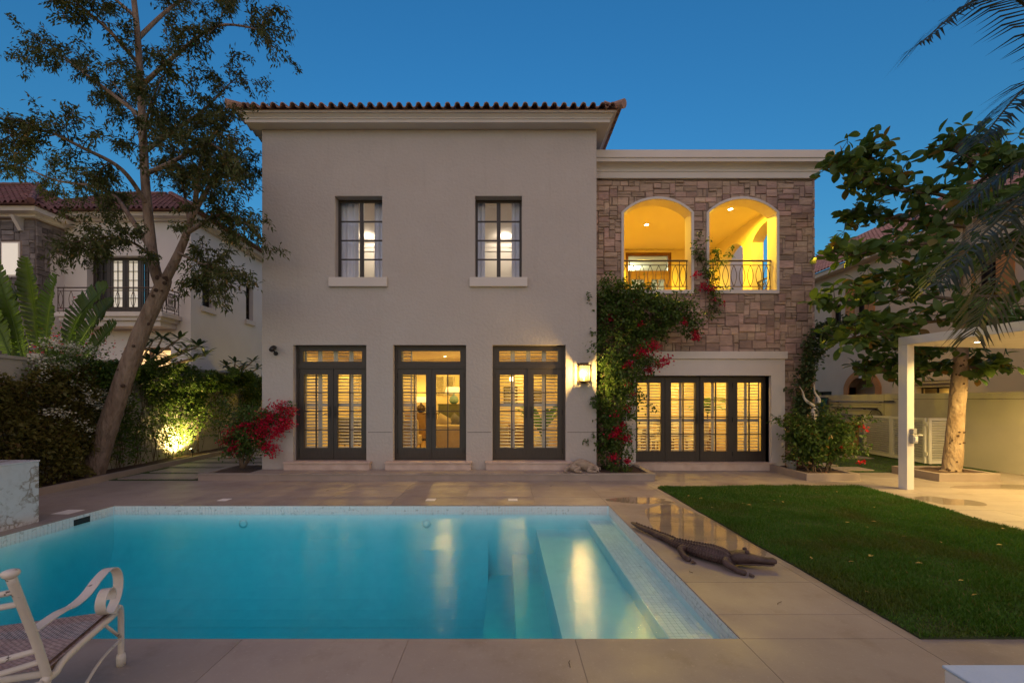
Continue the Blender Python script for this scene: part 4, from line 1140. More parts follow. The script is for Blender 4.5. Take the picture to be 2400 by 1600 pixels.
def strap_leaf(base, direc, L, wd, droop, mt, parent, name='leaf', seg=7, fold=.25, tears=False):
    b = Vector(base); d = Vector(direc).normalized(); side = d.cross(Vector((0, 0, 1)))
    side = side.normalized() if side.length > .05 else Vector((1, 0, 0)); vs = []; fs = []
    p_ = b.copy(); dd = d.copy()
    for i in range(seg+1):
        t = i/seg; wv = wd*math.sin(math.pi*min(1, .08+t*.92))**.7*(1 if t < .9 else .6)
        nn = side.cross(dd).normalized()
        vs += [p_-side*wv+nn*wv*fold, p_, p_+side*wv+nn*wv*fold]
        dd = (dd + Vector((0, 0, -droop/seg))).normalized(); p_ = p_ + dd*(L/seg)
    for i in range(seg):
        a = i*3; fs += [(a, a+1, a+4, a+3), (a+1, a+2, a+5, a+4)]
    m = MB(); m.add(vs, fs); return m.build(name, mt, parent, smooth=True)
for k in range(11):
    a = k*2.4; strap_leaf((1.0, 11.6, FL+.42), (math.cos(a)*.6, math.sin(a)*.6, 1.2), rng.uniform(1.0, 1.7), .09, 1.1, MT['houseleaf'], pt)
wl_ = thing('pendant_lamp', 'glowing glass pendant lamp behind the french door next to the lantern', 'pendant lamp', (.2, 12.6, 3.2))
MB().tube([(.2, 12.6, 3.2), (.2, 12.6, 2.45)], .008, 6).build('cord', MT['blackmetal'], wl_)
MB().ball((.2, 12.6, 2.36), .07).build('bulb', MT['bulb'], wl_, smooth=True)
light('pendant_light', 'POINT', (.2, 12.6, 2.2), 30, WARM, wl_, .06)
# dining table with chairs in the wing
dt = thing('dining_table', 'long wooden dining table behind the four leaf glass door', 'table', (5.0, 12.8, .17))
MB().box(3.9, 6.1, 12.3, 13.3, .89, .94).build('tabletop', MT['table'], dt, bevel=.006)
for x in (4.05, 5.95):
    for y in (12.42, 13.18): MB().box(x-.04, x+.04, y-.04, y+.04, .17, .89).build('leg', MT['table'], dt)
def dchair(x, y, rz, label):
    t = thing('dining_chair', label, 'chair', (x, y, .17), group='chairs at the dining table')
    M_ = Matrix.Translation((x, y, .17)) @ Matrix.Rotation(rz, 4, 'Z')
    def bx(name, a, m):
        mb = MB(); mb.box(*a); mb.v = [tuple(M_ @ Vector(v)) for v in mb.v]; return mb.build(name, m, t, bevel=.008)
    bx('seat', (-.23, .23, -.23, .23, .42, .48), MT['ivory']); bx('backrest', (-.22, .22, -.25, -.20, .49, .98), MT['ivory'])
    for sx in (-.2, .2):
        for sy in (-.21, .2): bx('leg', (sx-.02, sx+.02, sy-.02, sy+.02, 0, .42), MT['table'])
dchair(4.45, 12.1, 0, 'pale dining chair behind the glazed leaf with the door handle')
dchair(5.45, 12.1, 0, 'pale dining chair behind the glazed leaf next to the open hinge')
dchair(4.45, 13.5, math.pi, 'pale dining chair on the far side of the table, nearest the climbing plant')
dchair(5.45, 13.5, math.pi, 'pale dining chair on the far side of the table, nearest the tall plant')
p2 = thing('potted_plant', 'tall green plant in a white pot in the dining room behind the third glazed leaf', 'potted plant', (6.25, 13.2, .17))
MB().lathe((6.25, 13.2, .17), [(.16, 0), (.24, .45), (.2, .47)], 18).build('pot', MT['ivory'], p2, smooth=True)
MB().tube([(6.25, 13.2, .6), (6.27, 13.2, 1.6)], .02, 6).build('stem', MT['stem'], p2)
for k in range(14):
    a = k*2.4; strap_leaf((6.26, 13.2, 1.3+k*.03), (math.cos(a), math.sin(a), .9), rng.uniform(.5, .9), .12, 1.2, MT['houseleaf'], p2)
cabinet('sideboard', 'pale sideboard along the back wall of the dining room', 'sideboard', 3.4, 5.2, 14.9, 15.35, .17, 1.0, MT['ivory'], 4)
# bedroom curtains
def curtain(x0, x1, y, z0, z1, label, seed):
    m = MB(); n = 34; r_ = random.Random(seed); ph = r_.uniform(0, 6); vs = []
    for i in range(n+1):
        u = i/n; x = x0+(x1-x0)*u
        for z in (z0, (z0+z1)/2, z1): vs.append((x, y+.035*math.sin(u*26+ph)*(1 if z < z1 else .7)+.01*math.sin(u*9), z))
    fs = [(i*3+j, i*3+j+1, i*3+4+j, i*3+3+j) for i in range(n) for j in (0, 1)]
    m.add(vs, fs); o = m.build('curtain', MT['curtain'], smooth=True, label=label, cat='curtain', group='bedroom curtains')
    return o
curtain(-4.15, -3.52, 10.22, 4.06, 6.95, 'pale lilac curtain at the outer side of the upper window above the first door', 1)
curtain(-3.12, -2.65, 10.22, 4.06, 6.95, 'pale lilac curtain at the inner side of the upper window above the first door', 2)
curtain(-.95, -.48, 10.22, 4.06, 6.95, 'pale blue curtain at the inner side of the upper window nearest the stone wing', 3)
curtain(.16, .62, 10.22, 4.06, 6.95, 'pale blue curtain at the outer side of the upper window nearest the stone wing', 4)
cr_ = MB(); cr_.box(-5.28, 1.80, 14.30, 14.395, 6.86, 7.0); cr_.box(-5.28, 1.80, 14.34, 14.395, 6.74, 6.86); cr_.build('crown_moulding', MT['ivory'], villa)

# ------------------------------------------------------------------ neighbour house by the leaning tree
nb = thing('neighbour_house', 'neighbouring villa with red tiled roof, dark stone tower and railed balcony behind the leaning tree', 'house', (-14, 17, 0))
NX, NY = -11.05, 15.0
m = MB(); wall_grid(m, -15.49, NX, 0, 8.2, NY, NY+.3, [(-14.7, -12.5, 4.85, 6.81), (-13.4, -11.75, 2.2, 3.59)], fXZ)
wall_grid(m, NY+.3, 24, 0, 8.2, NX, NX-.3, [(15.58, 16.2, 5.18, 6.59), (18.2, 18.73, 5.2, 6.67)], fYZ)
m.build('wall', MT['greywall'], nb)
m = MB(); m.box(-20, -15.49, 14.08, 18, 0, 7.95); m.build('tower', MT['mortar'], nb)
m = MB(); m.box(-15.488, -15.484, 14.52, 14.998, 0, 6.8); m.build('tower_plaster', MT['greywall'], nb)
def hip_roof(x0, x1, y0, y1, z, slope, depth_x, parent, m, px_=.2, rows=.3, right_only=False):
    """roof planes covered with corrugated barrel rows; ridge along X"""
    ry = (y0+y1)/2; rzz = z + slope*(ry-y0); hx = (ry-y0)
    v = []; f = []
    # front plane as wavy sheet with stepped courses
    k = int((x1-x0)/px_); nr = int((ry-y0)/rows)
    mb = MB(); pts = 6
    for r_ in range(nr+1):
        d0 = r_*rows; d1 = min((r_+1)*rows+.04, ry-y0)
        for i in range(k):
            xa = x0+i*px_
            if xa+px_ > x1-d0*.98 : continue
            prev = None; 
            for s in range(pts+1):
                u = s/pts; hh = .05*math.sin(math.pi*u*2)
                p0 = (xa+px_*u, y0+d0, z+slope*d0+hh+.045); p1 = (xa+px_*u, y0+d1, z+slope*d1+hh+.015)
                if prev: mb.quad(prev[0], p0, p1, prev[1])
                prev = (p0, p1)
    # right hip plane
    k2 = int((y1-y0)/px_); nr2 = int(hx/rows)
    for r_ in range(nr2+1):
        d0 = r_*rows; d1 = min((r_+1)*rows+.04, hx)
        for i in range(k2):
            ya = y0+i*px_
            if ya < y0+d0 or ya+px_ > y1-d0: continue
            prev = None
            for s in range(pts+1):
                u = s/pts; hh = .05*math.sin(math.pi*u*2)
                p0 = (x1-d0, ya+px_*u, z+slope*d0+hh+.045); p1 = (x1-d1, ya+px_*u, z+slope*d1+hh+.015)
                if prev: mb.quad(prev[0], p0, p1, prev[1])
                prev = (p0, p1)
    base = MB(); base.quad((x0,y0,z),(x1,y0,z),(x1-hx,ry,rzz),(x0,ry,rzz)); base.quad((x1,y0,z),(x1,y1,z),(x1-hx,ry,rzz)); base.quad((x0,y0,z),(x1,y0,z),(x1,y1,z),(x0,y1,z)); base.quad((x1,y1,z),(x0,y1,z),(x0,ry,rzz),(x1-hx,ry,rzz))
    ro = base.build('roof', m, parent)
    a = Vector((x1, y0, z+.08)); b = Vector((x1-hx, ry, rzz+.08)); nseg = int((b-a).length/.36); h = MB()
    for i in range(nseg): h.tube([a.lerp(b, i/nseg), a.lerp(b, (i+1.1)/nseg)], [.10, .085], 8)
    L = x1-hx-x0
    for i in range(int(L/.36)): h.tube([(x0+i*.36, ry, rzz+.06), (x0+i*.36+.38, ry, rzz+.06)], [.10, .085], 8)
    h.build('ridge_tile', m, ro)
    mb.build('roof_tile', m, ro, kind='stuff')
hip_roof(-17, NX+.55, NY-.55, NY+7.0, 8.22, .60, 0, nb, MT['rooftile2'], .19)
hip_roof(-21, -15.0, 13.5, 18.6, 7.98, .70, 0, nb, MT['rooftile2'], .19)
cornice([(-.05, 8.0), (.12, 8.0), (.15, 8.06), (.34, 8.08), (.36, 8.2), (.0, 8.2)], -15.49, NX, NY, 24, nb, MT['trim'])
cornice([(-.05, 7.72), (.16, 7.72), (.18, 7.80), (.40, 7.82), (.42, 7.96), (.0, 7.96)], -20, -15.49, 14.08, 18, nb, MT['trim'])
m = MB(); m.prism([(0, 0), (.0, -.42), (-.08, -.42), (-.30, -.06), (-.34, 0)], (-15.98, -15.86), lambda u, w_, e: (e, 14.08+u, 7.72+w_)); m.build('corbel', MT['trim'], nb)
sr2 = random.Random(5); cnt = 0
def far_stones(u0, W_, H_, z0, f, dead_):
    for (a, b, c, d) in ashlar(W_, H_, .085, sr2, dead_):
        mm = MB()
        if stone_mesh(mm, [(u0+a, z0+c), (u0+b, z0+c), (u0+b, z0+d), (u0+a, z0+d)], f, sr2, sr2.uniform(.02, .05)): mm.build('stone', MT['slate'], nb)
far_stones(-17.19, 1.7, 4.7, 3.0, lambda u, w_, e: (u, 14.08-e, w_), lambda i, j: -17.19+i*.085 < -15.95 and -16.6 < -17.19+i*.085 and 5.75 < 3+j*.085 < 6.95)
far_stones(14.08, .93, 4.7, 3.0, lambda u, w_, e: (-15.49+e, u, w_), lambda i, j: 14.08+i*.085 > 14.5 and 3+j*.085 < 6.75)
MT['litpane'] = emit('lit_window_pane', (1, .86, .62), .38); MT['litpane2'] = emit('lit_window_pane_warm', (1, .55, .16), 1.3)
o = MB().box(-16.6, -15.98, 14.05, 14.09, 5.8, 6.95).build('window', MT['trim'], nb); MB().box(-16.55, -16.03, 14.03, 14.048, 5.86, 6.9).build('pane', MT['litpane'], o)
# balcony doors
m = MB(); y = NY+.26
for xx in (-14.7, -14.15, -13.6, -13.05, -12.56): m.box(xx, xx+.06, y-.03, y+.03, 4.85, 6.81)
m.box(-14.7, -12.5, y-.028, y+.03, 6.72, 6.81); bo = m.build('balcony_door', MT['dark'], nb)
for i, xx in enumerate((-14.64, -14.09, -13.54, -12.99)):
    mm = MB(); x2 = xx+.49 - (.06 if i == 3 else 0)
    mm.box(xx, xx+.07, y-.02, y+.02, 4.85, 6.72); mm.box(x2-.07, x2, y-.02, y+.02, 4.85, 6.72)
    for k in range(6): zz = 5.05+k*.32; mm.box(xx+.07, x2-.07, y-.012, y+.012, zz, zz+.02)
    mm.box((xx+x2)/2-.01, (xx+x2)/2+.01, y-.013, y+.013, 5.05, 6.7); mm.box(xx+.07, x2-.07, y-.019, y+.019, 4.85, 5.05)
    mm.build('door_leaf', MT['dark'], bo)
    if i in (1, 2): MB().box(xx+.07, x2-.07, y+.03, y+.036, 5.05, 6.72).build('pane', MT['litpane'], bo)
    else: MB().box(xx+.07, x2-.07, y+.03, y+.036, 5.05, 6.72).build('pane', MT['blackmetal'], bo)
m = MB(); m.box(-14.95, -11.35, 14.12, NY-.002, 4.52, 4.66); m.box(-14.85, -11.45, 14.2, NY-.002, 4.40, 4.52); m.box(-14.75, -11.55, 14.3, NY-.002, 4.22, 4.40)
m.build('balcony_slab', MT['trim'], nb)
railing(-14.9, -11.4, 4.66, 5.48, lambda u, w_, d: (u, 14.2, w_), nb); railing(14.2, 14.95, 4.66, 5.48, lambda u, w_, d: (-11.42, u, w_), nb)
m = MB(); y = NY+.15
for xx in (-13.4, -12.6, -11.83): m.box(xx, xx+.08, y-.04, y+.04, 2.2, 3.59)
m.box(-13.4, -11.75, y-.038, y+.04, 3.5, 3.59); o = m.build('window', MT['brownwood'], nb)
MB().box(-13.32, -12.6, y+.02, y+.026, 2.2, 3.5).build('pane', MT['litpane2'], o); MB().box(-12.52, -11.83, y+.02, y+.026, 2.2, 3.5).build('pane', MT['litpane2'], o)
for (ya, yb, za, zb) in ((15.58, 16.2, 5.18, 6.59), (18.2, 18.73, 5.2, 6.67)):
    m = MB(); x = NX-.2
    m.box(x-.02, x+.02, ya, ya+.05, za, zb); m.box(x-.02, x+.02, yb-.05, yb, za, zb); m.box(x-.02, x+.02, (ya+yb)/2-.02, (ya+yb)/2+.02, za, zb); m.box(x-.019, x+.02, ya, yb, zb-.05, zb)
    for k in range(1, 4): m.box(x-.018, x+.018, ya, yb, za+(zb-za)*k/4-.012, za+(zb-za)*k/4+.012)
    o = m.build('window', MT['dark'], nb); MB().box(x-.04, x-.03, ya, yb, za, zb).build('pane', MT['blackmetal'], o)
    MB().box(NX+.001, NX+.08, ya-.08, yb+.08, za-.2, za-.01).build('sill', MT['trim'], o)

# ------------------------------------------------------------------ neighbour house behind the broad leaved tree
nr_ = thing('neighbour_house', 'cream house with pink tiled roof and ochre trimmed openings beyond the pool equipment wall', 'house', (15, 18, 0))
m = MB(); RX = 15.0
wall_grid(m, 11, 26, 0, 7.6, RX, RX+.3, [(17.25, 18.6, 0, 2.72), (19.05, 19.6, 5.2, 6.06), (17.75, 18.3, 5.0, 6.3), (14.4, 15.55, 1.3, 2.2), (22.4, 23.0, 5.0, 6.2), (13.0, 13.6, 5.0, 6.2), (19.6, 21.4, 1.5, 2.15)], fYZ)
arch_fill(m, 17.25, 18.6, 2.3, .42, 2.74, RX, RX+.3, fYZ)
m.build('wall', MT['creamwall'], nr_)
MB().box(RX+.6, RX+.7, 11, 26, 0, 7.5).build('inner_wall', MT['creamwall'], nr_)
s = MB(); inn = [(17.25, 0)] + arc_pts(17.25, 18.6, 2.3, .42) + [(18.6, 0)]; out = [(17.0, 0)] + arc_pts(17.0, 18.85, 2.3, .70) + [(18.85, 0)]
for i in range(len(inn)-1):
    s.quad(*[(RX-.05, u, z) for u, z in (inn[i], inn[i+1], out[i+1], out[i])]); s.quad(*[(x, u, z) for (u, z), x in ((out[i], RX-.05), (out[i+1], RX-.05), (out[i+1], RX+.01), (out[i], RX+.01))])
    s.quad(*[(x, u, z) for (u, z), x in ((inn[i], RX-.05), (inn[i+1], RX-.05), (inn[i+1], RX+.31), (inn[i], RX+.31))])
s.build('arch_trim', MT['ochre'], nr_)
MB().box(RX-.09, RX-.051, 17.86, 17.99, 2.66, 3.02).build('keystone', MT['trim'], nr_)
for (a, b, c, d, tr) in ((19.05, 19.6, 5.2, 6.06, 0), (17.75, 18.3, 5.0, 6.3, 1), (14.4, 15.55, 1.3, 2.2, 0), (22.4, 23.0, 5.0, 6.2, 0), (13.0, 13.6, 5.0, 6.2, 1), (19.6, 21.4, 1.5, 2.15, 0)):
    w_ = MB(); w_.box(RX+.18, RX+.22, a, a+.04, c, d); w_.box(RX+.18, RX+.22, b-.04, b, c, d); w_.box(RX+.17, RX+.22, (a+b)/2-.02, (a+b)/2+.02, c, d); w_.box(RX+.181, RX+.22, a, b, d-.05, d)
    o = w_.build('window', MT['dark'], nr_); MB().box(RX+.23, RX+.24, a, b, c, d).build('pane', MT['glass'] if tr == 0 and b < 15.6 else MT['blackmetal'], o)
    if tr:
        t_ = MB(); t_.box(RX-.05, RX-.001, a-.45, a-.001, c-.2, d+.35); t_.box(RX-.05, RX-.001, b+.001, b+.45, c-.2, d+.35); t_.box(RX-.05, RX-.001, a-.001, b+.001, d+.001, d+.35); t_.build('window_trim', MT['ochre'], nr_)
c_ = MB(); c_.box(RX-.14, RX-.001, 14.15, 15.8, 2.32, 2.5); c_.box(RX-.20, RX-.141, 14.1, 15.85, 2.42, 2.5); c_.build('window_hood', MT['creamwall'], nr_)
r_ = MB(); x0, x1, z0 = RX-.5, 19.0, 7.66; sl_ = .64
base = MB(); base.quad((x0, 10.5, z0), (x1, 10.5, z0+sl_*(x1-x0)), (x1, 26, z0+sl_*(x1-x0)), (x0, 26, z0)); base.quad((x0, 10.5, z0-.02), (x0, 26, z0-.02), (RX+.3, 26, z0-.02), (RX+.3, 10.5, z0-.02))
ro = base.build('roof', MT['tilepink'], nr_)
for r0 in range(14):
    d0 = r0*.32; d1 = d0+.36
    for i in range(76):
        ya = 10.5+i*.2; prev = None
        for s_ in range(7):
            u = s_/6; hh = .05*math.sin(math.pi*2*u); p0 = (x0+d0, ya+.2*u, z0+sl_*d0+hh+.05); p1 = (x0+d1, ya+.2*u, z0+sl_*d1+hh+.02)
            if prev: r_.quad(prev[0], p0, p1, prev[1])
            prev = (p0, p1)
r_.build('roof_tile', MT['tilepink'], ro, kind='stuff')
MB().box(RX-.45, RX-.001, 10.5, 26, 7.45, 7.62).build('eave_moulding', MT['creamwall'], nr_)
light('room_light', 'POINT', (RX+.45, 15, 1.9), 3, WARM, nr_, .1)

# ------------------------------------------------------------------ boundary walls
bw = MB()
ys = [2.5, 8.5, 12.5, 20]
for a, b in zip(ys[:-1], ys[1:]):
    z1 = 2.5 if a < 8 else (2.6 if a < 12 else 2.68)
    bw.prism([(wx(a), a), (wx(b), b), (wx(b)-.22, b), (wx(a)-.22, a)], (0, z1), lambda u, w_, e: (u, w_, e))
lb = thing('boundary_wall', 'plastered boundary wall half hidden by creepers and the leaning tree', 'wall', (-9.5, 9, 0))
bw.build('wall', MT['boundary'], lb)
cp = MB()
for a, b in zip(ys[:-1], ys[1:]):
    z1 = 2.5 if a < 8 else (2.6 if a < 12 else 2.68)
    cp.prism([(wx(a)+.03, a), (wx(b)+.03, b), (wx(b)-.25, b), (wx(a)-.25, a)], (z1+.001, z1+.06), lambda u, w_, e: (u, w_, e))
cp.build('coping', MT['boundary'], lb)
cg = MB(); cg.box(wx(20), -5.6, 20.0, 20.2, 0, 2.7); cg.build('cross_wall', MT['boundary'], lb)
gl = light('assumed_glow_lamp', 'POINT', (-5.95, 17.5, 2.1), 70, AMBER, villa, .06)  # assumed lamp round the villa corner, placed for the glow on the wall
rbw = thing('boundary_wall', 'long plain cream boundary wall behind the louvred screen and pale trunk', 'wall', (12, 10, 0))
m = MB(); m.box(12.0, 12.22, 2.5, 18.5, 0, 1.93); m.build('wall', MT['boundary'], rbw)
for a in ((13.6, 18.5, 1.58, 1.592), (13.6, 18.5, 1.36, 1.372), (13.5, 13.512, .2, 1.92), (2.5, 13.2, 1.76, 1.772)): MB().box(11.997, 12.001, *a).build('groove_shade_strip', MT['groove_shade'], rbw)  # wall lines laid on as dark strips, shade put into their colour

# ------------------------------------------------------------------ pergola
U = Vector((.162, -.987, 0)); V_ = Vector((.987, .162, 0)); PO = Vector((7.74, 8.40, 0))
def pg(u, v, z): q = PO + U*u + V_*v; return (q.x, q.y, z)
pgt = thing('pergola', 'white flat roofed pergola with a square post and recessed ceiling light', 'pergola', tuple(PO))
def pbox(u0, u1, v0, v1, z0, z1):
    m = MB(); m.add([pg(u0,v0,z0), pg(u1,v0,z0), pg(u1,v1,z0), pg(u0,v1,z0), pg(u0,v0,z1), pg(u1,v0,z1), pg(u1,v1,z1), pg(u0,v1,z1)], [(3,2,1,0),(4,5,6,7),(0,1,5,4),(1,2,6,5),(2,3,7,6),(3,0,4,7)]); return m
pbox(0, .16, 0, .165, 0, 2.80).build('post', MT['white'], pgt, bevel=.004)
pbox(4.6, 4.76, 0, .165, 0, 2.80).build('post', MT['white'], pgt, bevel=.004)
pbox(0, .16, 3.9, 4.065, 0, 2.80).build('post', MT['white'], pgt, bevel=.004)
pbox(0, 4.76, 0, 4.065, 2.802, 2.96).build('roof', MT['white'], pgt, bevel=.006)
for u, v in ((.72, .82), (.75, 2.1), (.75, 3.3), (2.4, .8), (2.4, 2.1), (2.4, 3.3)):  # only the first lies in view, the other lamps are assumed
    q = pg(u, v, 2.80); downlight(pgt, q[0], q[1], 2.802, 225, (1, .66, .20), spot=150, r=.05)
eb = thing('weatherproof_socket', 'grey weatherproof power socket with a hanging cable on the pergola post', 'socket', pg(.165, .08, 1.0))
q = pg(.20, .09, 1.02)
M3 = Matrix(((V_.x, U.x, 0), (V_.y, U.y, 0), (0, 0, 1)))
MB().obox(pg(.195, .10, 1.13), (.09, .065, .10), M3).build('switch_box', MT['grey_plastic'], eb, bevel=.006)
MB().obox(pg(.20, .10, .985), (.12, .075, .17), M3).build('socket_box', MT['grey_plastic'], eb, bevel=.012)
MB().obox(pg(.245, .10, .985), (.07, .02, .09), M3).build('cover', MT['white'], eb, bevel=.008)
m = MB(); m.tube([pg(.21, .16, 1.04), pg(.215, .22, 1.06), pg(.215, .28, 1.05)], .018, 8); m.build('plug', MT['grey_plastic'], eb, smooth=True)
# louvred equipment screen
ls = thing('louvre_screen', 'white louvred screen with gates hiding the pool equipment beside the boundary wall', 'screen', (11.4, 12.6, 0))
lou = MB(); lou.box(-.5, .5, -.006, .006, -.028, .028); scr_me = lou.mesh('slat', mat=MT['white'])
def screen(p, q_, parent):
    p, q_ = Vector(p), Vector(q_); d = q_-p; L = d.length; ang = math.atan2(d.y, d.x); d.normalize()
    nn = Vector((-d.y, d.x, 0)); M_ = Matrix(((d.x, nn.x, 0), (d.y, nn.y, 0), (0, 0, 1)))
    fr = MB()
    for t in (.035, L-.035): fr.obox(p + d*t + Vector((0, 0, .65)), (.07, .05, 1.22), M_)
    fr.obox(p + d*L/2 + Vector((0, 0, 1.225)), (L-.142, .048, .07), M_); fr.obox(p + d*L/2 + Vector((0, 0, .085)), (L-.142, .048, .08), M_)
    f_ = fr.build('panel_frame', MT['white'], parent)
    for k in range(16):
        o = bpy.data.objects.new('slat', scr_me); COL.objects.link(o); par(o, f_)
        c = p + d*L/2; o.location = (c.x, c.y, .16+k*.0655); o.scale = (L-.15, 1, 1); o.rotation_euler = (R(32), 0, ang)
screen((11.66, 13.84, 0), (11.47, 12.66, 0), ls); screen((11.465, 12.64, 0), (11.28, 11.44, 0), ls); screen((11.29, 11.38, 0), (11.98, 11.34, 0), ls)
m = MB()
for z in (.3, 1.1): m.obox((11.27, 11.41, z), (.03, .05, .1))
m.build('hinge', MT['white'], ls)
tb = thing('storage_cabinet', 'ochre storage cabinet standing behind the rose shrub', 'cabinet', (10.9, 14.3, 0))
MB().box(10.2, 11.62, 14.0, 14.7, .06, .98).build('carcass', MT['tan'], tb, bevel=.01)
MB().box(10.15, 11.66, 13.96, 14.74, .982, 1.03).build('lid', MT['tan'], tb, bevel=.01)
for x in (10.25, 11.56): MB().box(x-.04, x+.04, 14.02, 14.1, 0, .058).build('leg', MT['blackmetal'], tb)
# ------------------------------------------------------------------ plants
LM = dict(
    tree=leafmat('tree_leaf', (.060,.080,.022), (.100,.115,.030), .35, .5, c=(.22,.14,.035)),
    almond=leafmat('broad_leaf', (.065,.125,.026), (.110,.180,.035), .4, .4, c=(.22,.13,.025)),
    hedge=leafmat('hedge_leaf', (.150,.150,.036), (.210,.180,.050), .5, .5, c=(.19,.12,.05)),
    creeper=leafmat('creeper_leaf', (.070,.135,.022), (.120,.190,.032), .4, .45, c=(.22,.20,.035)),
    boug=leafmat('bougainvillea_leaf', (.055,.105,.020), (.095,.160,.028), .4, .45),
    magenta=leafmat('bougainvillea_bract', (.42,.010,.045), (.60,.015,.09), .4, .6),
    crimson=leafmat('crimson_bract', (.48,.008,.04), (.66,.014,.075), .4, .6),
    rose=leafmat('rose_petal', (.45,.012,.02), (.60,.02,.03), .3, .6),
    whitefl=leafmat('white_blossom', (.62,.60,.48), (.74,.72,.60), .3, .6),
    banana=leafmat('banana_leaf', (.095,.180,.022), (.140,.220,.028), .45, .4),
    plum=leafmat('plumeria_leaf', (.050,.090,.032), (.080,.120,.042), .25, .35),
    palm=leafmat('palm_leaflet', (.030,.042,.024), (.055,.065,.032), .25, .45),
    drypalm=leafmat('dry_leaflet', (.075,.075,.038), (.105,.095,.050), .25, .6),
    dry=leafmat('fallen_leaf', (.45,.36,.09), (.40,.25,.07), .2, .7),
)
class Plant:
    """collects wood tubes and leaf anchor points"""
    def __init__(s, seed): s.r = random.Random(seed); s.P = []; s.D = []; s.twig = MB()
    def sprout(s, p, d, L, r0, depth, droop=.15, wander=.35, nl=10, spread=.10, kids=(2, 4), nseg=5, leafy=.45):
        p = Vector(p); d = Vector(d).normalized(); pts = [p.copy()]; q = p.copy(); dd = d.copy()
        for i in range(nseg):
            dd = (dd + Vector((s.r.gauss(0, wander), s.r.gauss(0, wander), s.r.gauss(0, wander)*.7 - droop*(i/nseg)))*.5).normalized()
            q = q + dd*(L/nseg); pts.append(q.copy())
        s.twig.tube(pts, [r0*(1-.75*i/nseg) for i in range(nseg+1)], 4 if r0 < .02 else 6, cap=False)
        if depth > 0:
            for _ in range(s.r.randint(*kids)):
                i = s.r.randint(1, nseg); t = (pts[i]-pts[i-1]).normalized()
                side = Vector((s.r.gauss(0, 1), s.r.gauss(0, 1), s.r.gauss(0, .7))); side = (side - t*side.dot(t)).normalized()
                s.sprout(pts[i], t*.6 + side*.8, L*s.r.uniform(.45, .7), r0*.55, depth-1, droop, wander, nl, spread, kids, max(3, nseg-1), leafy)
        for i in range(1, nseg+1):
            if i/nseg < leafy and depth > 0: continue
            t = (pts[i]-pts[i-1]).normalized()
            for _ in range(nl):
                o = pts[i].lerp(pts[i-1], s.r.random()) + Vector((s.r.gauss(0, spread), s.r.gauss(0, spread), s.r.gauss(0, spread)))
                s.P.append(o); s.D.append(t*.5 + Vector((s.r.gauss(0, .7), s.r.gauss(0, .7), s.r.gauss(-.35, .6))))
        return pts
    def finish(s, root, leafm, L, wd, stem_m, crown='crown', twig='twig', fold=.18, droop=.12):
        if s.twig.v: s.twig.build(twig, stem_m, root, smooth=True)
        if s.P: link(crown, leaf_mesh(crown, s.P, s.D, L, wd, leafm, fold, droop), None, root)
def smooth_path(pts, n=6):
    pts = [Vector(p) for p in pts]; out = []
    for i in range(len(pts)-1):
        p0 = pts[max(i-1, 0)]; p1 = pts[i]; p2 = pts[i+1]; p3 = pts[min(i+2, len(pts)-1)]
        for k in range(n):
            t = k/n; out.append(.5*((2*p1)+(p2-p0)*t+(2*p0-5*p1+4*p2-p3)*t*t+(3*p1-p0-3*p2+p3)*t**3))
    out.append(pts[-1]); return out
def limb(mb, pts, r0, r1, n=10, wob=0, r_=None):
    q = smooth_path(pts); m = len(q)
    mb.tube(q, [(r0+(r1-r0)*i/(m-1))*(1+(r_.uniform(-wob, wob) if r_ else 0)) for i in range(m)], n); return q

# leaning tree
tr = thing('leaning_tree', 'tall feathery tree with a thick leaning trunk growing from the bed by the creeper wall', 'tree', (-8.98, 9.4, .1))
tk = MB(); r0 = random.Random(3)
tq = limb(tk, [W(212, 1096, 9.4), W(232, 1030, 9.4), W(256, 955, 9.4), W(292, 850, 9.4), W(332, 745, 9.4), W(372, 660, 9.4), W(378, 640, 9.4)], .21, .125, 14, .035, r0)
tk.ball(W(210, 1094, 9.4), .25, 12, 7, (1.1, 1, .5))
tk.build('trunk', MT['bark'], tr, smooth=True)
MT['knot'] = mat('bark_knot', (.085,.050,.032), (.05,.03,.02), scale=20, rough=.95, bump=1, bscale=40, bdist=.03)
for k in range(16):
    i = r0.randint(16, len(tq)-1); p_ = tq[i]; a = r0.uniform(3.5, 5.9); rr = .21-.085*i/len(tq); MB().ball((p_.x+rr*math.cos(a), p_.y+rr*math.sin(a), p_.z), r0.uniform(.03, .055), 8, 6, (1, .6, .8)).build('knot', MT['knot'], tr, smooth=True)
pl = Plant(12)
def LP(*pts): return [W(x, y, 9.4+dy) for x, y, dy in pts]
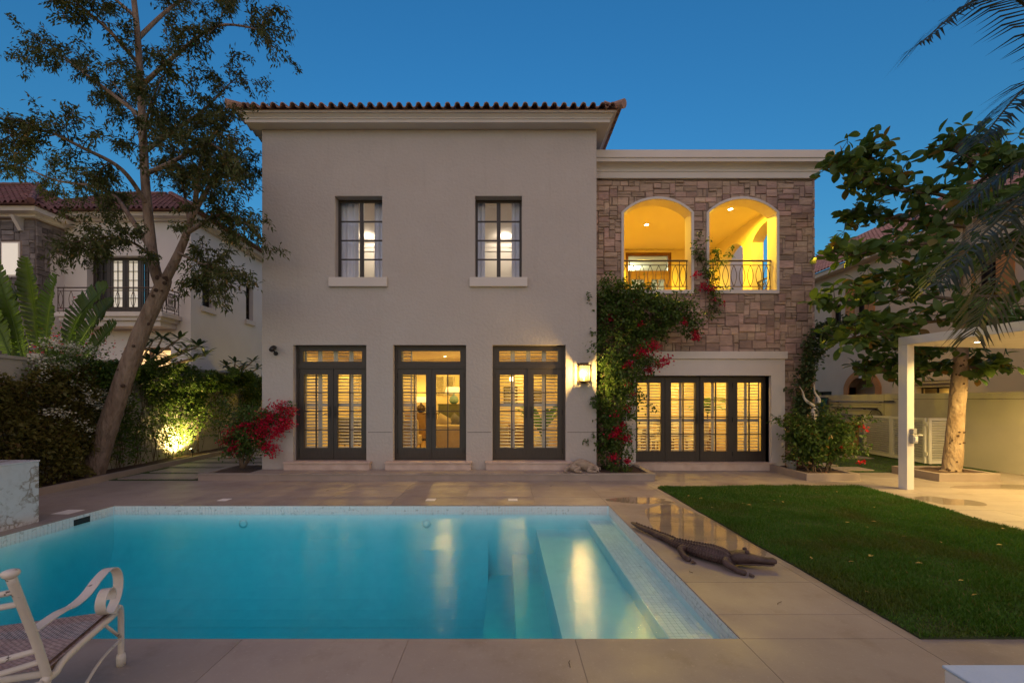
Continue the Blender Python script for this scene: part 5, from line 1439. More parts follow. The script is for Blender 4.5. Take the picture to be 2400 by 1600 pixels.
limbs = [
    (LP((372,665,0),(354,610,0),(343,520,.1),(334,420,.1),(328,300,.0),(322,180,-.1),(314,60,-.2),(300,-60,-.2),(285,-160,-.2)), .115, .035),
    (LP((376,650,0),(402,600,.1),(424,550,.2),(440,500,.3),(452,470,.4)), .10, .05),
    (LP((440,500,.3),(480,430,.5),(510,395,.8),(535,385,1)), .06, .015), (LP((447,480,.4),(455,410,0),(470,340,-.4),(500,300,-.6)), .06, .015),
    (LP((430,535,.2),(480,505,-.2),(515,490,-.5),(540,505,-.6)), .05, .012), (LP((410,580,.1),(450,600,-.5),(480,610,-.8),(505,630,-1)), .035, .01),
    (LP((345,570,.1),(300,500,.5),(262,450,.8),(215,428,1),(120,412,1.2),(40,372,1.4)), .06, .012),
    (LP((338,470,.1),(280,390,-.5),(190,340,-.9),(100,300,-1.2),(25,312,-1.4)), .05, .012),
    (LP((331,350,.1),(400,300,.3),(470,250,.6),(530,190,.8)), .05, .012), (LP((333,400,.1),(400,370,-.6),(470,330,-1),(515,350,-1.2)), .05, .012),
    (LP((326,270,0),(250,210,.4),(170,150,.8),(110,100,1)), .05, .012), (LP((323,200,0),(400,130,-.3),(500,60,-.5),(600,70,-.7)), .05, .012),
    (LP((320,150,0),(250,70,-.5),(180,10,-.8),(120,-60,-1)), .045, .012), (LP((316,90,-.1),(390,20,.3),(470,-30,.6),(560,-60,.8)), .045, .012),
    (LP((312,40,-.2),(240,-20,.4),(170,-60,.8)), .04, .012), (LP((350,590,0),(310,560,-.4),(260,545,-.8),(205,550,-1.1)), .035, .01),
    (LP((330,330,0),(340,260,-.8),(370,180,-1.4)), .035, .01), (LP((330,310,0),(300,250,1.0),(260,190,1.7)), .035, .01), (LP((436,520,.3),(420,430,1.2),(400,380,1.8)), .04, .01),
]
for i, (pts, a, b) in enumerate(limbs):
    mb = MB(); q = limb(mb, pts, a, b, 8); mb.build('limb', MT['bark'], tr, smooth=True)
    if i == 1: continue
    L = len(q); start = int(L*(.45 if i == 0 else .32))
    for k in range(start, L, 2 if i else 3):
        t = (q[min(k+1, L-1)]-q[max(k-1, 0)]).normalized()
        for _ in range(2 if i else 1):
            s = Vector((pl.r.gauss(0, 1), pl.r.gauss(0, .9), pl.r.gauss(.1, .9))).normalized()
            pl.sprout(q[k], t*.5+s, pl.r.uniform(.4, .85), .011, 1, .75, .5, 12, .045, (2, 3), 5, .35)
    pl.sprout(q[-1], (q[-1]-q[-4]), .8, .012, 1, .8, .5, 9, .06, (2, 4), 5, .2)
pl.finish(tr, LM['tree'], .105, .034, MT['stem'])

# broad leaved tree in the kerbed square bed
bt_ = thing('broadleaf_tree', 'broad leaved tree with a pale knotty trunk in the square kerbed bed', 'tree', (9.98, 9.62, .15))
tk = MB(); r0 = random.Random(4)
def BP(*pts): return [W(x, y, 9.62+dy) for x, y, dy in pts]
tq = limb(tk, BP((2182,1096,0),(2188,1060,0),(2196,960,0),(2204,860,0),(2210,760,0),(2216,650,0),(2222,540,0),(2226,440,.1),(2232,360,.1)), .185, .045, 14, .05, r0)
tk.ball(W(2182, 1090, 9.62), .25, 12, 6, (1.1, 1.1, .5))
tk.build('trunk', MT['bark2'], bt_, smooth=True)
for k in range(24):
    i = r0.choice((4, 5, 6, 9, 10, 14, 16, 17, 18, 18, 19, 19, 20, 20)); p_ = tq[min(i, len(tq)-1)]; a = r0.uniform(3.4, 6.0); rr = .185-.14*i/len(tq); MB().ball((p_.x+rr*math.cos(a), p_.y+rr*math.sin(a), p_.z+r0.uniform(-.05, .05)), r0.uniform(.018, .034), 8, 6, (1, .6, .8)).build('knot', MT['knot'], bt_, smooth=True)
def oval_leaf_mesh(L, wd, name, mt):
    m = MB(); n = 6; vs = []; fs = []
    for i in range(n+1):
        t = i/n; wv = wd*.5*math.sin(math.pi*(t**1.25*.94+.05))**.75; dz = -.16*L*t*t
        vs += [(-wv, L*t, dz+.12*wv*2), (0, L*t, dz), (wv, L*t, dz+.12*wv*2)]
    for i in range(n): a = i*3; fs += [(a, a+1, a+4, a+3), (a+1, a+2, a+5, a+4)]
    m.add(vs, fs); return m.mesh(name, True, mt)
alm_me = oval_leaf_mesh(.23, .135, 'leaf', LM['almond'])
av = np.array([v.co for v in alm_me.vertices]); af = np.array([p_.vertices for p_ in alm_me.polygons])
poses = []
br = MB(); ra = random.Random(9)
tiers = [
    [(2226,470,0),(2150,445,-.2),(2080,440,-.3),(2010,420,-.4),(1950,395,-.5),(1915,370,-.5)], [(2080,440,-.3),(2040,400,-.4),(2005,365,-.4),(1985,345,-.4)],
    [(2224,520,0),(2140,515,.3),(2060,505,.5),(1990,500,.6),(1940,505,.6)], [(2222,560,0),(2130,560,-.5),(2040,570,-.8),(1960,585,-1),(1895,585,-1)],
    [(2218,640,0),(2120,630,.5),(2040,640,.8),(1960,650,1)], [(2215,690,0),(2130,680,-.4),(2050,670,-.6),(1970,690,-.8),(1900,690,-.8)],
    [(2212,730,0),(2130,740,-.6),(2060,750,-.9),(1990,770,-1),(1925,780,-1.1)], [(2208,790,0),(2140,800,.3),(2070,800,.5),(2000,790,.6)],
    [(2204,850,0),(2150,850,.2),(2090,845,.3),(2030,850,.4),(1985,850,.4)], [(2228,450,0),(2270,400,-.5),(2330,370,-.8),(2420,360,-1)],
    [(2226,500,0),(2290,470,.3),(2370,450,.5),(2460,440,.7)], [(2222,580,0),(2290,570,-.4),(2380,560,-.6),(2470,560,-.7)], [(2216,680,0),(2290,680,.4),(2370,670,.6),(2460,670,.8)],
    [(2212,740,0),(2280,740,-.3),(2350,745,-.5)], [(2232,380,0),(2200,350,-.4),(2160,345,-.6)], [(2232,370,0),(2260,345,.4),(2300,340,.6)],
    [(2226,480,0),(2235,470,-.9),(2245,465,-1.7)], [(2220,600,0),(2200,595,-.9),(2180,600,-1.7)], [(2212,720,0),(2225,725,-.8),(2240,735,-1.5)], [(2226,470,0),(2230,455,1),(2235,450,1.8)], [(2218,620,0),(2225,610,1),(2230,605,1.9)],
    [(2204,840,0),(2250,845,-.2),(2300,840,-.3)],
]
def rosette(p, n, sz, tilt):
    a0 = ra.uniform(0, 6.28)
    for k in range(n):
        a = a0 + k*2.4; poses.append((p[0], p[1], p[2]+ra.gauss(0, .04), a, ra.gauss(-.05, .65)*tilt, ra.uniform(.7, 1.25)*sz, ra.gauss(0, .7)))
for ti, t in enumerate(tiers):
    q = limb(br, BP(*t), .045, .012, 6); n = len(q)
    for k in range(int(n*.22), n):
        for _ in range(2):
            s = Vector((ra.gauss(0, 1), ra.gauss(0, 1), ra.gauss(.35, .7))).normalized()*ra.uniform(.15, .5)
            e = q[k]+s; br.tube([q[k], q[k]+s*.6+Vector((0, 0, -.02)), e], [.010, .007, .005], 4, cap=False)
            rosette(e, ra.randint(4, 6), 1.0, 1.0)
            if ra.random() < .5: rosette(q[k]+s*.5, 2, .9, 1.2)
    rosette(q[-1], 7, 1.0, 1.0)
br.build('limb', MT['stem'], bt_, smooth=True)
def leaf_mat4(ps):
    x, y, z, a, pitch, s, roll = ps
    return Matrix.Translation((x, y, z)) @ Matrix.Rotation(a, 4, 'Z') @ Matrix.Rotation(pitch, 4, 'X') @ Matrix.Rotation(roll, 4, 'Y') @ Matrix.Scale(s, 4)
def put_leaves(poses, me, root, nmax, rank, mt, name='leaf', rest='crown'):
    poses = sorted(poses, key=rank); vv = np.array([v.co for v in me.vertices]); ff = np.array([tuple(p_.vertices) for p_ in me.polygons])
    for ps in poses[:nmax]:
        o = bpy.data.objects.new(name, me); COL.objects.link(o); par(o, root)
        o.location = ps[:3]; o.rotation_euler = leaf_mat4(ps).to_euler(); o.scale = (ps[5],)*3
    rem = poses[nmax:]
    if rem:
        Vs = []; Fs = []
        for i, ps in enumerate(rem):
            M_ = np.array(leaf_mat4(ps)); Vs.append(vv @ M_[:3, :3].T + M_[:3, 3]); Fs.append(ff + i*len(vv))
        link(rest, npmesh(rest, np.concatenate(Vs), np.concatenate(Fs), mt, True), None, root, kind='stuff')
put_leaves(poses, alm_me, bt_, 300, lambda ps: ps[1], LM['almond'])

# hedge and creepers on the boundary wall
def wall_foliage(y0, y1, dens, top, bot, thick, seed, P):
    """random leaf anchors hugging the wall"""
    r = random.Random(seed); n = int(dens*(y1-y0))
    for _ in range(n):
        y = r.uniform(y0, y1); tz, bz = top(y), bot(y); z = bz+(tz-bz)*r.random()**.8
        nz_ = mnoise.noise((y*1.6, z*1.6, seed)); n2 = mnoise.noise((y*4, z*4, seed+5))
        if n2 < -.35: continue
        x = wx(y) + .05 + max(.02, thick(y, z)*(1+.7*nz_+.35*n2))*r.random()**.45
        P.append((x, y, z))
def rnd_dirs(n, up=.2, out=(.6, -.5)):
    D = nrg.normal(size=(n, 3)); D[:, 2] = D[:, 2]*.7+up; D[:, 0] += out[0]; D[:, 1] += out[1]; return D
hd = thing('hedge', 'dense dark brownish hedge against the boundary wall between the marble block and the leaning trunk', 'hedge', (-9.0, 7.6, .1))
P = []; wall_foliage(5.2, 9.35, 5200, lambda y: 2.25+.18*math.sin(y*2.3)+.1*math.sin(y*7), lambda y: .12, lambda y, z: .52-.08*z, 31, P)
link('foliage', leaf_mesh('foliage', P, rnd_dirs(len(P)), .095, .055, LM['hedge']), None, hd)
m = MB(); r_ = random.Random(2)
for _ in range(36):
    y = r_.uniform(5.4, 9.2); m.tube([(wx(y)+.15, y, .08), (wx(y)+.2+r_.uniform(-.1, .15), y+r_.uniform(-.2, .2), .9), (wx(y)+.15, y+r_.uniform(-.3, .3), 1.8)], [.014, .010, .006], 5)
m.build('stem', MT['stem'], hd)
wf = thing('jasmine_bush', 'white flowering shrub spilling over the wall top beside the banana leaves', 'flowering shrub', (-9.1, 8.7, .1))
P = []; F_ = []; r_ = random.Random(8)
for _ in range(2600):
    y = r_.gauss(8.9, .42); z = 2.5+r_.gauss(0, .24)-abs(y-8.9)*.25; P.append((wx(y)+.15+r_.gauss(0, .20), y, z))
for c in range(70):
    y = r_.gauss(8.75, .45); z = 2.45+r_.gauss(0, .28) if c < 45 else r_.uniform(1.1, 2.2)
    if c >= 45: y = r_.gauss(9.0, .45)
    x = wx(y)+(.28 if c < 45 else .5)+r_.gauss(0, .08)
    for _ in range(34): F_.append((x+r_.gauss(0, .06), y+r_.gauss(0, .08), z+r_.gauss(0, .05)))
link('foliage', leaf_mesh('foliage', P, rnd_dirs(len(P), .4), .07, .038, LM['creeper']), None, wf)
link('blossom', leaf_mesh('blossom', F_, rnd_dirs(len(F_), .6), .046, .042, LM['whitefl']), None, wf)
m = MB()
for _ in range(10):
    y = r_.gauss(8.8, .3); m.tube([(wx(y)+.12, y, .08), (wx(y)+.16, y+.1, 1.2), (wx(y)+.12, y+r_.uniform(-.3, .3), 2.5)], [.016, .012, .006], 5)
m.build('stem', MT['stem'], wf)
cr2 = thing('creeper', 'green creeper draped over the boundary wall top with bare stems trailing to the lit bed', 'creeper', (-9.6, 12.6, .1))
P = []; wall_foliage(9.3, 17.6, 2300, lambda y: 2.72+.12*math.sin(y*1.7)+.1*math.sin(y*5.1), lambda y: 1.75+.35*math.sin(y*1.3+1)+.25*math.sin(y*3.7), lambda y, z: .42 if z > 2 else .25, 17, P)
wall_foliage(9.4, 10.6, 1500, lambda y: 1.9, lambda y: .25, lambda y, z: .34, 18, P)
for (yc, zc, sy, sz, n) in ((12.0, 1.25, .45, .35, 600), (12.6, .85, .35, .3, 420), (10.9, .9, .3, .4, 500), (13.4, 1.3, .4, .4, 700), (12.1, .5, .25, .2, 120), (14.6, 1.4, .5, .35, 700), (16.4, 1.5, .5, .35, 700)):
    r_ = random.Random(int(yc*10))
    for _ in range(n):
        y = r_.gauss(yc, sy); P.append((wx(y)+.08+abs(r_.gauss(.05, .14)), y, max(.16, r_.gauss(zc, sz))))
link('foliage', leaf_mesh('foliage', P, rnd_dirs(len(P), .0), .085, .052, LM['creeper']), None, cr2)
m = MB(); r_ = random.Random(6)
for _ in range(60):
    y = r_.choice((10.3, 10.9, 11.5, 12.1, 12.6, 13.4, 14.7, 16.3))+r_.gauss(0, .12); y2 = y+r_.gauss(0, .5)
    m.tube(smooth_path([(wx(y)+.12, y, .08), (wx(y)+.14+r_.gauss(0, .05), y+r_.gauss(0, .12), .6), (wx(y2)+.10+r_.gauss(0, .06), (y+y2)/2+r_.gauss(0, .15), 1.3), (wx(y2)+.12, y2, 2.1)], 3), .007, 4, cap=False)
m.build('stem', MT['stem'], cr2)
# garden spotlight in the creeper bed
sp_ = thing('garden_spotlight', 'small lit garden spike light shining up the wall in the creeper bed', 'spotlight', (-9.3, 12.55, .11))
sx, sy = wx(12.5)+.52, 12.5
MB().tube([(sx, sy, .08), (sx, sy, .20)], .012, 8).build('spike', MT['blackmetal'], sp_)
MB().tube([(sx+.02, sy, .20), (sx-.05, sy, .30)], [.03, .04], 12).build('body', MT['blackmetal'], sp_)
MB().tube([(sx-.051, sy, .301), (sx-.055, sy, .306)], .034, 12).build('lens', MT['bulb'], sp_)
light('spot_lamp', 'SPOT', (sx-.07, sy, .33), 520, (1, .72, .26), sp_, .03, 145, .7, (-.62, -.03, .78))
# kerbed planting bed
pb = thing('planter', 'long low kerbed planting bed running along the creeper wall', 'planter', (-8.8, 10, 0))
m = MB(); m.prism([(kx(4.5), 4.5), (kx(18), 18), (kx(18)-.1, 18), (kx(4.5)-.1, 4.5)], (-.02, .125), lambda u, w_, e: (u, w_, e)); m.build('kerb', MT['kerb'], pb)
def soil_sheet(poly_xy, z, parent, seed):
    """uneven soil filling"""
    m = MB(); n = 40
    (xa, ya), (xb, yb), (xc, yc), (xd, yd) = poly_xy; vs = []; k = 8
    for i in range(n+1):
        for j in range(k+1):
            u, v = i/n, j/k; x = (xa*(1-u)+xb*u)*(1-v)+(xd*(1-u)+xc*u)*v; y = (ya*(1-u)+yb*u)*(1-v)+(yd*(1-u)+yc*u)*v
            vs.append((x, y, z+.03*mnoise.noise((x*5, y*5, seed))))
    m.add(vs, [(i*(k+1)+j, (i+1)*(k+1)+j, (i+1)*(k+1)+j+1, i*(k+1)+j+1) for i in range(n) for j in range(k)]); return m.build('soil', MT['soil'], parent, smooth=True)
soil_sheet([(kx(4.5)-.1, 4.5), (kx(18)-.1, 18), (wx(18), 18), (wx(4.5), 4.5)], .085, pb, 1)

# banana leaves behind the wall
bn = thing('banana_plant', 'clump of big ribbed banana leaves rising behind the boundary wall', 'banana plant', (-10.4, 9.6, 0))
for k, (bx_, by_) in enumerate(((-10.6, 9.2), (-10.2, 9.6), (-10.9, 8.9), (-10.3, 10.1))):
    MB().tube([(bx_, by_, 0), (bx_, by_, 1.5), (bx_+.03, by_, 2.9)], [.16, .12, .07], 10).build('stalk', LM['banana'], bn, smooth=True)
def banana_leaf(base, tip, mid, wd, torn):
    pts = smooth_path([base, mid, tip], 17 if torn else 13); n = len(pts); up = Vector((0, -1, .3)); rr = random.Random(int(abs(base[0])*100+torn)); vs = []; fs = []
    for i, p_ in enumerate(pts):
        t = i/(n-1); tg = (pts[min(i+1, n-1)]-pts[max(i-1, 0)]).normalized(); sd = tg.cross(up).normalized(); nn = sd.cross(tg)
        wv = 0.012 if t < .2 else wd*math.sin(math.pi*min(1, (t-.2)/.8*.93+.06))**.6
        pre = pts[min(i+1, n-1)]-p_ if i < n-1 else p_-pts[i-1]
        row = [p_]
        for sg_ in (-1, 1):
            for q_ in (.04, .90):
                j_ = rr.uniform(.84, 1); row.append(p_+pre*q_+tg*wv*.22+sd*sg_*wv*j_+nn*wv*(.30+rr.uniform(-.12, .12)))
        vs += row
    for i in range(n-1):
        a = i*5; fs.append((a, a+5, a+2, a+1)); fs.append((a, a+3, a+4, a+5))
    m = MB(); m.add(vs, fs); o = m.build('leaf', LM['banana'], bn, smooth=True); s = o.modifiers.new('thick', 'SOLIDIFY'); s.thickness = .004
    r = MB(); r.tube(pts, [.022*(1-i/n)+.005 for i in range(n)], 6); r.build('midrib', LM['creeper'], o, smooth=True)
for (b, m_, t, wd, y, torn) in (((55,840),(25,720),(-40,540),.30,9.0,1), ((90,840),(80,720),(60,590),.27,9.3,0), ((105,840),(112,720),(130,632),.24,9.2,0), ((140,840),(180,730),(248,655),.30,9.6,0),
                         ((150,850),(200,760),(262,690),.28,10.1,1), ((35,850),(-10,740),(-90,640),.3,8.9,1), ((170,850),(225,790),(268,740),.24,10.0,1), ((70,850),(40,760),(20,655),.28,9.9,0), ((20,840),(30,700),(85,640),.25,9.8,1)):
    banana_leaf(W(*b, y), W(*t, y-.4), W(*m_, y-.1), wd, torn)
assumed_spot = thing('garden_spotlight', 'assumed garden spike light, unseen behind the boundary wall, shining up into the banana leaves', 'spotlight', (-10.05, 8.9, 0))  # assumed unseen lamp, added to light the banana leaves from below
MB().tube([(-10.05, 8.9, 0), (-10.05, 8.9, .22)], .012, 8).build('spike', MT['blackmetal'], assumed_spot); MB().tube([(-10.05, 8.9, .22), (-10.07, 8.92, .32)], [.03, .04], 12).build('body', MT['blackmetal'], assumed_spot)
light('spot_lamp', 'SPOT', (-10.07, 8.9, .36), 650, (1, .80, .32), assumed_spot, .04, 110, .6, (-.12, .02, 1))
rb_ = thing('red_shrub', 'red flowering shrub between the banana stalks behind the wall', 'flowering shrub', (-10.9, 10.6, 0))
P = [(-11.2+random.Random(i).gauss(0, .4), 10.9+random.Random(i+9000).gauss(0, .3), 2.9+random.Random(i+500).gauss(0, .35)) for i in range(1600)]
link('foliage', leaf_mesh('foliage', P[:900], rnd_dirs(900), .09, .05, LM['boug']), None, rb_); link('blossom', leaf_mesh('blossom', P[900:], rnd_dirs(700), .055, .05, LM['crimson']), None, rb_)
MB().tube([(-11.0, 10.8, 0), (-11.1, 10.85, 1.4), (-11.2, 10.9, 2.9)], [.06, .05, .02], 7).build('stem', MT['stem'], rb_)
# plumeria behind the wall
def plumeria(name, label, spots, Y, root_xy, seed):
    t = thing(name, label, 'plumeria', (*root_xy, 0), group='plumeria shrubs behind the wall'); r_ = random.Random(seed)
    lm = oval_leaf_mesh(.34, .10, 'leaf', LM['plum']); poses = []; m = MB()
    top = Vector((root_xy[0], root_xy[1], 2.35)); m.tube([(*root_xy, 0), (root_xy[0], root_xy[1], 1.2), top], [.07, .06, .05], 8)
    for (x, y) in spots:
        e = Vector(W(x, y, Y+r_.uniform(-.3, .3))); mid = top.lerp(e, .5)+Vector((r_.gauss(0, .06), 0, .05)); m.tube(smooth_path([top, mid, e], 4), [.035-.002*i for i in range(9)], 6)
        a0 = r_.uniform(0, 6.28)
        for k in range(11): poses.append((e.x, e.y, e.z, a0+k*2.4, r_.uniform(-.2, .9), r_.uniform(.75, 1.1), 0))
    m.build('branch', MT['bark2'], t, smooth=True); put_leaves(poses, lm, t, 300, lambda q: q[1], LM['plum'])
plumeria('plumeria', 'bare branched plumeria with long leaf whorls in front of the lit neighbour window', [(330,800),(350,785),(372,778),(395,790),(412,778),(430,800),(455,795),(470,815),(445,825),(360,815),(390,820),(340,830),(415,812)], 11.6, (-9.35-.9, 11.8), 3)
plumeria('plumeria', 'low plumeria showing above the wall top next to the villa corner', [(520,840),(540,832),(560,838),(580,830),(592,845),(555,850),(530,852)], 16.0, (-10.4, 16.2), 4)

# crimson bougainvillea at the villa corner
def flower_cluster(F_, c, n, s, r_):
    for _ in range(n): F_.append((c[0]+r_.gauss(0, s), c[1]+r_.gauss(0, s), c[2]+r_.gauss(0, s*.8)))
bb = thing('bougainvillea', 'bushy crimson bougainvillea leaning on the villa corner beside the first french door', 'bougainvillea', (-6.05, 9.85, .12))
bp_ = Plant(41); F_ = []; r_ = bp_.r
for k in range(7):
    pts = smooth_path([W(560+r_.uniform(-8, 8), 1075, 9.8), W(560+r_.uniform(-25, 30), 1030, 9.75), W(550+r_.uniform(-20, 70), 990, 9.7), W(560+r_.uniform(-30, 100), 950, 9.65)], 4)
    bp_.twig.tube(pts, [.02-.001*i for i in range(len(pts))], 6)
    for p_ in pts[4:]: bp_.sprout(p_, (r_.gauss(0, 1), r_.gauss(-.3, .6), r_.gauss(.2, .6)), .32, .006, 1, .3, .4, 8, .045, (1, 3), 4, .3)
for (x, y, n, s) in ((640,935,200,.11),(655,965,160,.10),(620,960,200,.12),(665,945,120,.08),(600,985,200,.11),(628,1000,160,.10),(640,985,140,.09),(570,975,110,.09),(545,985,100,.09),(530,995,90,.08),(520,1012,80,.07),(612,1025,110,.08),(632,1030,70,.06),(655,980,100,.07),(545,1020,70,.08),(585,1000,90,.1),(605,965,90,.08),(625,1045,40,.05),(535,1035,50,.07)):
    c = W(x, y, 9.55); flower_cluster(F_, c, n, s, r_)
bp_.finish(bb, LM['boug'], .065, .042, MT['stem'], 'foliage', 'branch')
link('blossom', leaf_mesh('blossom', F_, rnd_dirs(len(F_), .1, (.1, -.5)), .048, .046, LM['crimson'], .25), None, bb)

# climbing bougainvillea on the stone wing
cb = thing('climbing_bougainvillea', 'tall bougainvillea climbing the stone wing between the lantern and the glass doors', 'bougainvillea', (2.65, 10.1, .12))
cp_ = Plant(52); r_ = cp_.r; F_ = []
tkb = MB()
for k in range(5):
    tkb.tube(smooth_path([(2.62+r_.gauss(0, .1), 10.1+r_.gauss(0, .06), .06), (2.5+r_.gauss(0, .1), 10.15, 1.2), (2.55+r_.gauss(0, .15), 10.3, 2.6), (2.9+r_.gauss(0, .3), 10.35, 3.8)], 5), [.05-.0018*i for i in range(16)], 7)
tkb.tube(smooth_path([(2.8, 10.2, 2.9), (3.3, 10.25, 3.55), (3.9, 10.3, 3.75), (4.6, 10.3, 3.5)], 4), .015, 6)
tkb.build('trunk', MT['stem'], cb, smooth=True)
def dens(x, z):
    """how thick the climber grows at this spot of the wall"""
    d = 0
    if 2.12 < x < 3.15 and .75 < z < 2.6: d = 1
    if 2.12 < x < 3.4 and 2.4 < z < 3.0: d = 1
    if 2.12 < x < 3.9 and 3.0 <= z < 4.1: d = .8 if z > 2.6+(x-2.9)*.75 else .12
    if 3.6 < x < 4.5 and 3.3 < z < 4.05: d = max(d, .7)
    if 2.12 < x < 3.9 and 4.0 <= z < 4.45: d = max(d, .8-(x-2.1)*.2)
    if 2.12 < x < 2.8 and .2 < z < .8: d = .6
    if 2.95 < x and z < 2.35 : d *= .25
    if z < 1.7 and x > 2.75: d *= .35
    if mnoise.noise((x*2.2, z*2.2, 9)) < -.18: d *= .12
    return d
n = 0
while n < 620:
    x = r_.uniform(2.14, 4.7); z = r_.uniform(.2, 4.6)
    if r_.random() > dens(x, z)*(.75+.6*mnoise.noise((x*3, z*3, 4))): continue
    n += 1; y = 10.32-r_.random()**1.2*(.80 if z < 3.1 else .45)
    cp_.sprout((x, y, z), (r_.gauss(0, 1), r_.gauss(-.6, .5), r_.gauss(.1, .7)), .30, .005, 0, .4, .45, 7, .055, (0, 0), 4, 0)
for (x, y, dx) in ((1375,775,-.55),(1365,740,-.2),(1370,705,-.2),(1365,830,-.2),(1360,880,-.15),(1365,910,-.15),(1362,1020,-.12)):
    c = Vector(W(x+22, y, 10.0)); cp_.sprout(c, (-1, -.4, .1), .35-dx*.5, .006, 1, .25, .3, 6, .03, (2, 3), 5, 0)
for (x, y, n, s) in ((1500,795,110,.12),(1475,810,110,.11),(1525,830,120,.10),(1512,838,70,.08),(1600,775,70,.07),(1445,835,35,.06),(1432,842,20,.04),(1490,850,50,.06),(1412,1000,90,.09),(1437,1005,80,.08),(1420,985,60,.07),(1430,975,40,.05),(1410,1050,60,.07),(1440,1058,50,.05),(1468,748,25,.06),(1405,730,20,.06),(1440,880,22,.05),(1452,905,30,.05),(1440,935,40,.06),(1570,740,40,.06),(1595,765,30,.05),(1415,955,25,.05),(1455,690,16,.05)):
    c = W(x, y, (9.55 if y > 775 else 9.95)); flower_cluster(F_, c, int(n*1.3), s*.75, r_)
cp_.finish(cb, LM['boug'], .075, .05, MT['stem'], 'foliage', 'twig')
link('blossom', leaf_mesh('blossom', F_, rnd_dirs(len(F_), .1, (.1, -.5)), .05, .048, LM['crimson'], .25), None, cb)
# sprig between the arches
sg = thing('flowering_vine', 'thin vine with magenta flowers climbing between the two balcony arches', 'vine', (4.95, 10.5, 3.2))
sv = Plant(77); r_ = sv.r; F_ = []
stem_pts = smooth_path([(3.9, 10.45, 3.6), (4.55, 10.52, 3.62), W(1620, 745, 10.5), W(1640, 690, 10.5), W(1628, 640, 10.5), W(1605, 590, 10.5)], 6)
sv.twig.tube(stem_pts, [.011-.0002*i for i in range(len(stem_pts))], 5)
for i, p_ in enumerate(stem_pts[-16:]):
    for _ in range(3): sv.sprout(p_, (r_.gauss(0, .7), -.3, r_.gauss(.5, .5)), .22, .004, 0, .1, .4, 3, .03, (0, 0), 4, 0)
for (x, y) in ((1640,660),(1635,640),(1645,620),(1650,600),(1662,590),(1640,605),(1632,585),(1602,570),(1598,590),(1606,555)):
    sv.sprout(W(x, y, 10.45), (r_.gauss(.2, .5), -.2, r_.gauss(.6, .4)), .30, .004, 1, .1, .4, 4, .025, (1, 2), 4, 0)
for (x, y, n, s) in ((1618,658,70,.07),(1628,664,50,.06),(1598,632,45,.05),(1654,700,8,.04),(1640,690,10,.04)): flower_cluster(F_, W(x, y, 10.4), n, s, r_)
sv.finish(sg, LM['boug'], .07, .042, MT['stem'], 'foliage', 'twig')
link('blossom', leaf_mesh('blossom', F_, rnd_dirs(len(F_), .1, (.1, -.5)), .05, .048, LM['magenta'], .25), None, sg)

# beds with kerbs in front of the house
def bed(label, x0, x1, y0, y1, h, kw=.1, sides='LRF', seed=1):
    t = thing('planter', label, 'planter', ((x0+x1)/2, y0, 0)); m = MB()
    if 'F' in sides: m.box(x0, x1, y0, y0+kw, -.02, h)
    if 'B' in sides: m.box(x0, x1, y1-kw, y1, -.02, h)
    ya = y0+kw if 'F' in sides else y0; yb = y1-kw if 'B' in sides else y1
    if 'L' in sides: m.box(x0, x0+kw, ya, yb, -.02, h)
    if 'R' in sides: m.box(x1-kw, x1, ya, yb, -.02, h)
    if sides: m.build('kerb', MT['kerb'], t, bevel=.005)
    xa = x0+(kw if 'L' in sides else 0); xb = x1-(kw if 'R' in sides else 0)
    soil_sheet([(xa, ya), (xb, ya), (xb, yb), (xa, yb)], h-.03, t, seed); return t
bed('soil bed let into the terrace under the climbing bougainvillea', 2.10, 3.14, 9.32, 10.49, TZ, sides='', seed=2)
bed('soil bed at the terrace corner under the crimson bougainvillea', -6.5, -5.59, 9.33, 10.6, TZ, sides='', seed=3)
bed('kerbed bed at the free corner of the stone wing holding the rose shrub', 6.5, 7.66, 9.2, 10.56, TZ, sides='LRF', seed=4)
bed('square kerbed bed around the pale knotty trunk', 9.24, 10.55, 9.08, 10.2, .17, sides='LRFB', seed=5)

# rose shrub and corner vine
rs = thing('rose_shrub', 'leafy shrub with a few red roses in the kerbed bed at the stone corner', 'shrub', (7.1, 9.9, .12))
rp = Plant(61); r_ = rp.r
for k in range(11):
    bx0 = r_.uniform(6.75, 7.45); pts = smooth_path([(bx0, 9.75+r_.gauss(0, .12), .1), (bx0+r_.gauss(0, .12), 9.7, .5), (bx0+r_.gauss(0, .28), 9.65+r_.gauss(0, .15), r_.uniform(.8, 1.5))], 5)
    rp.twig.tube(pts, [.014-.0008*i for i in range(len(pts))], 6)
    for p_ in pts[5:]:
        for _ in range(2): rp.sprout(p_, (r_.gauss(0, 1), r_.gauss(-.2, .8), r_.gauss(.3, .5)), .28, .005, 1, .2, .4, 4, .05, (1, 3), 4, .2)
for (x, y, z) in ((8.05, 9.7, 1.25), (6.2, 9.8, 1.25), (7.9, 9.6, .7)): rp.sprout((x*.5+3.6, y, z-.2), (x-7.1, 0, .5), .6, .008, 1, .2, .3, 6, .04, (2, 3), 5, .1)
rp.finish(rs, LM['almond'], .085, .06, MT['stem'], 'foliage', 'branch')
F_ = []
for (x, y) in ((1980,980),(1988,988),(1933,1027),(1975,1062),(1983,1060),(1895,1090),(1972,978)): flower_cluster(F_, W(x, y, 9.5), 12, .024, r_)
link('rose_bloom', leaf_mesh('rose_bloom', F_, rnd_dirs(len(F_), .3, (0, -.5)), .05, .05, LM['rose'], .3), None, rs)
gp = thing('flower_pot', 'small grey pot with a red flowering plant at the foot of the stone corner', 'flower pot', (6.98, 9.72, .12))
MB().lathe((6.72, 10.0, .11), [(.09, 0), (.13, .2), (.135, .22), (.11, .22), (.10, .18)], 18).build('pot', MT['grey_plastic'], gp, smooth=True)
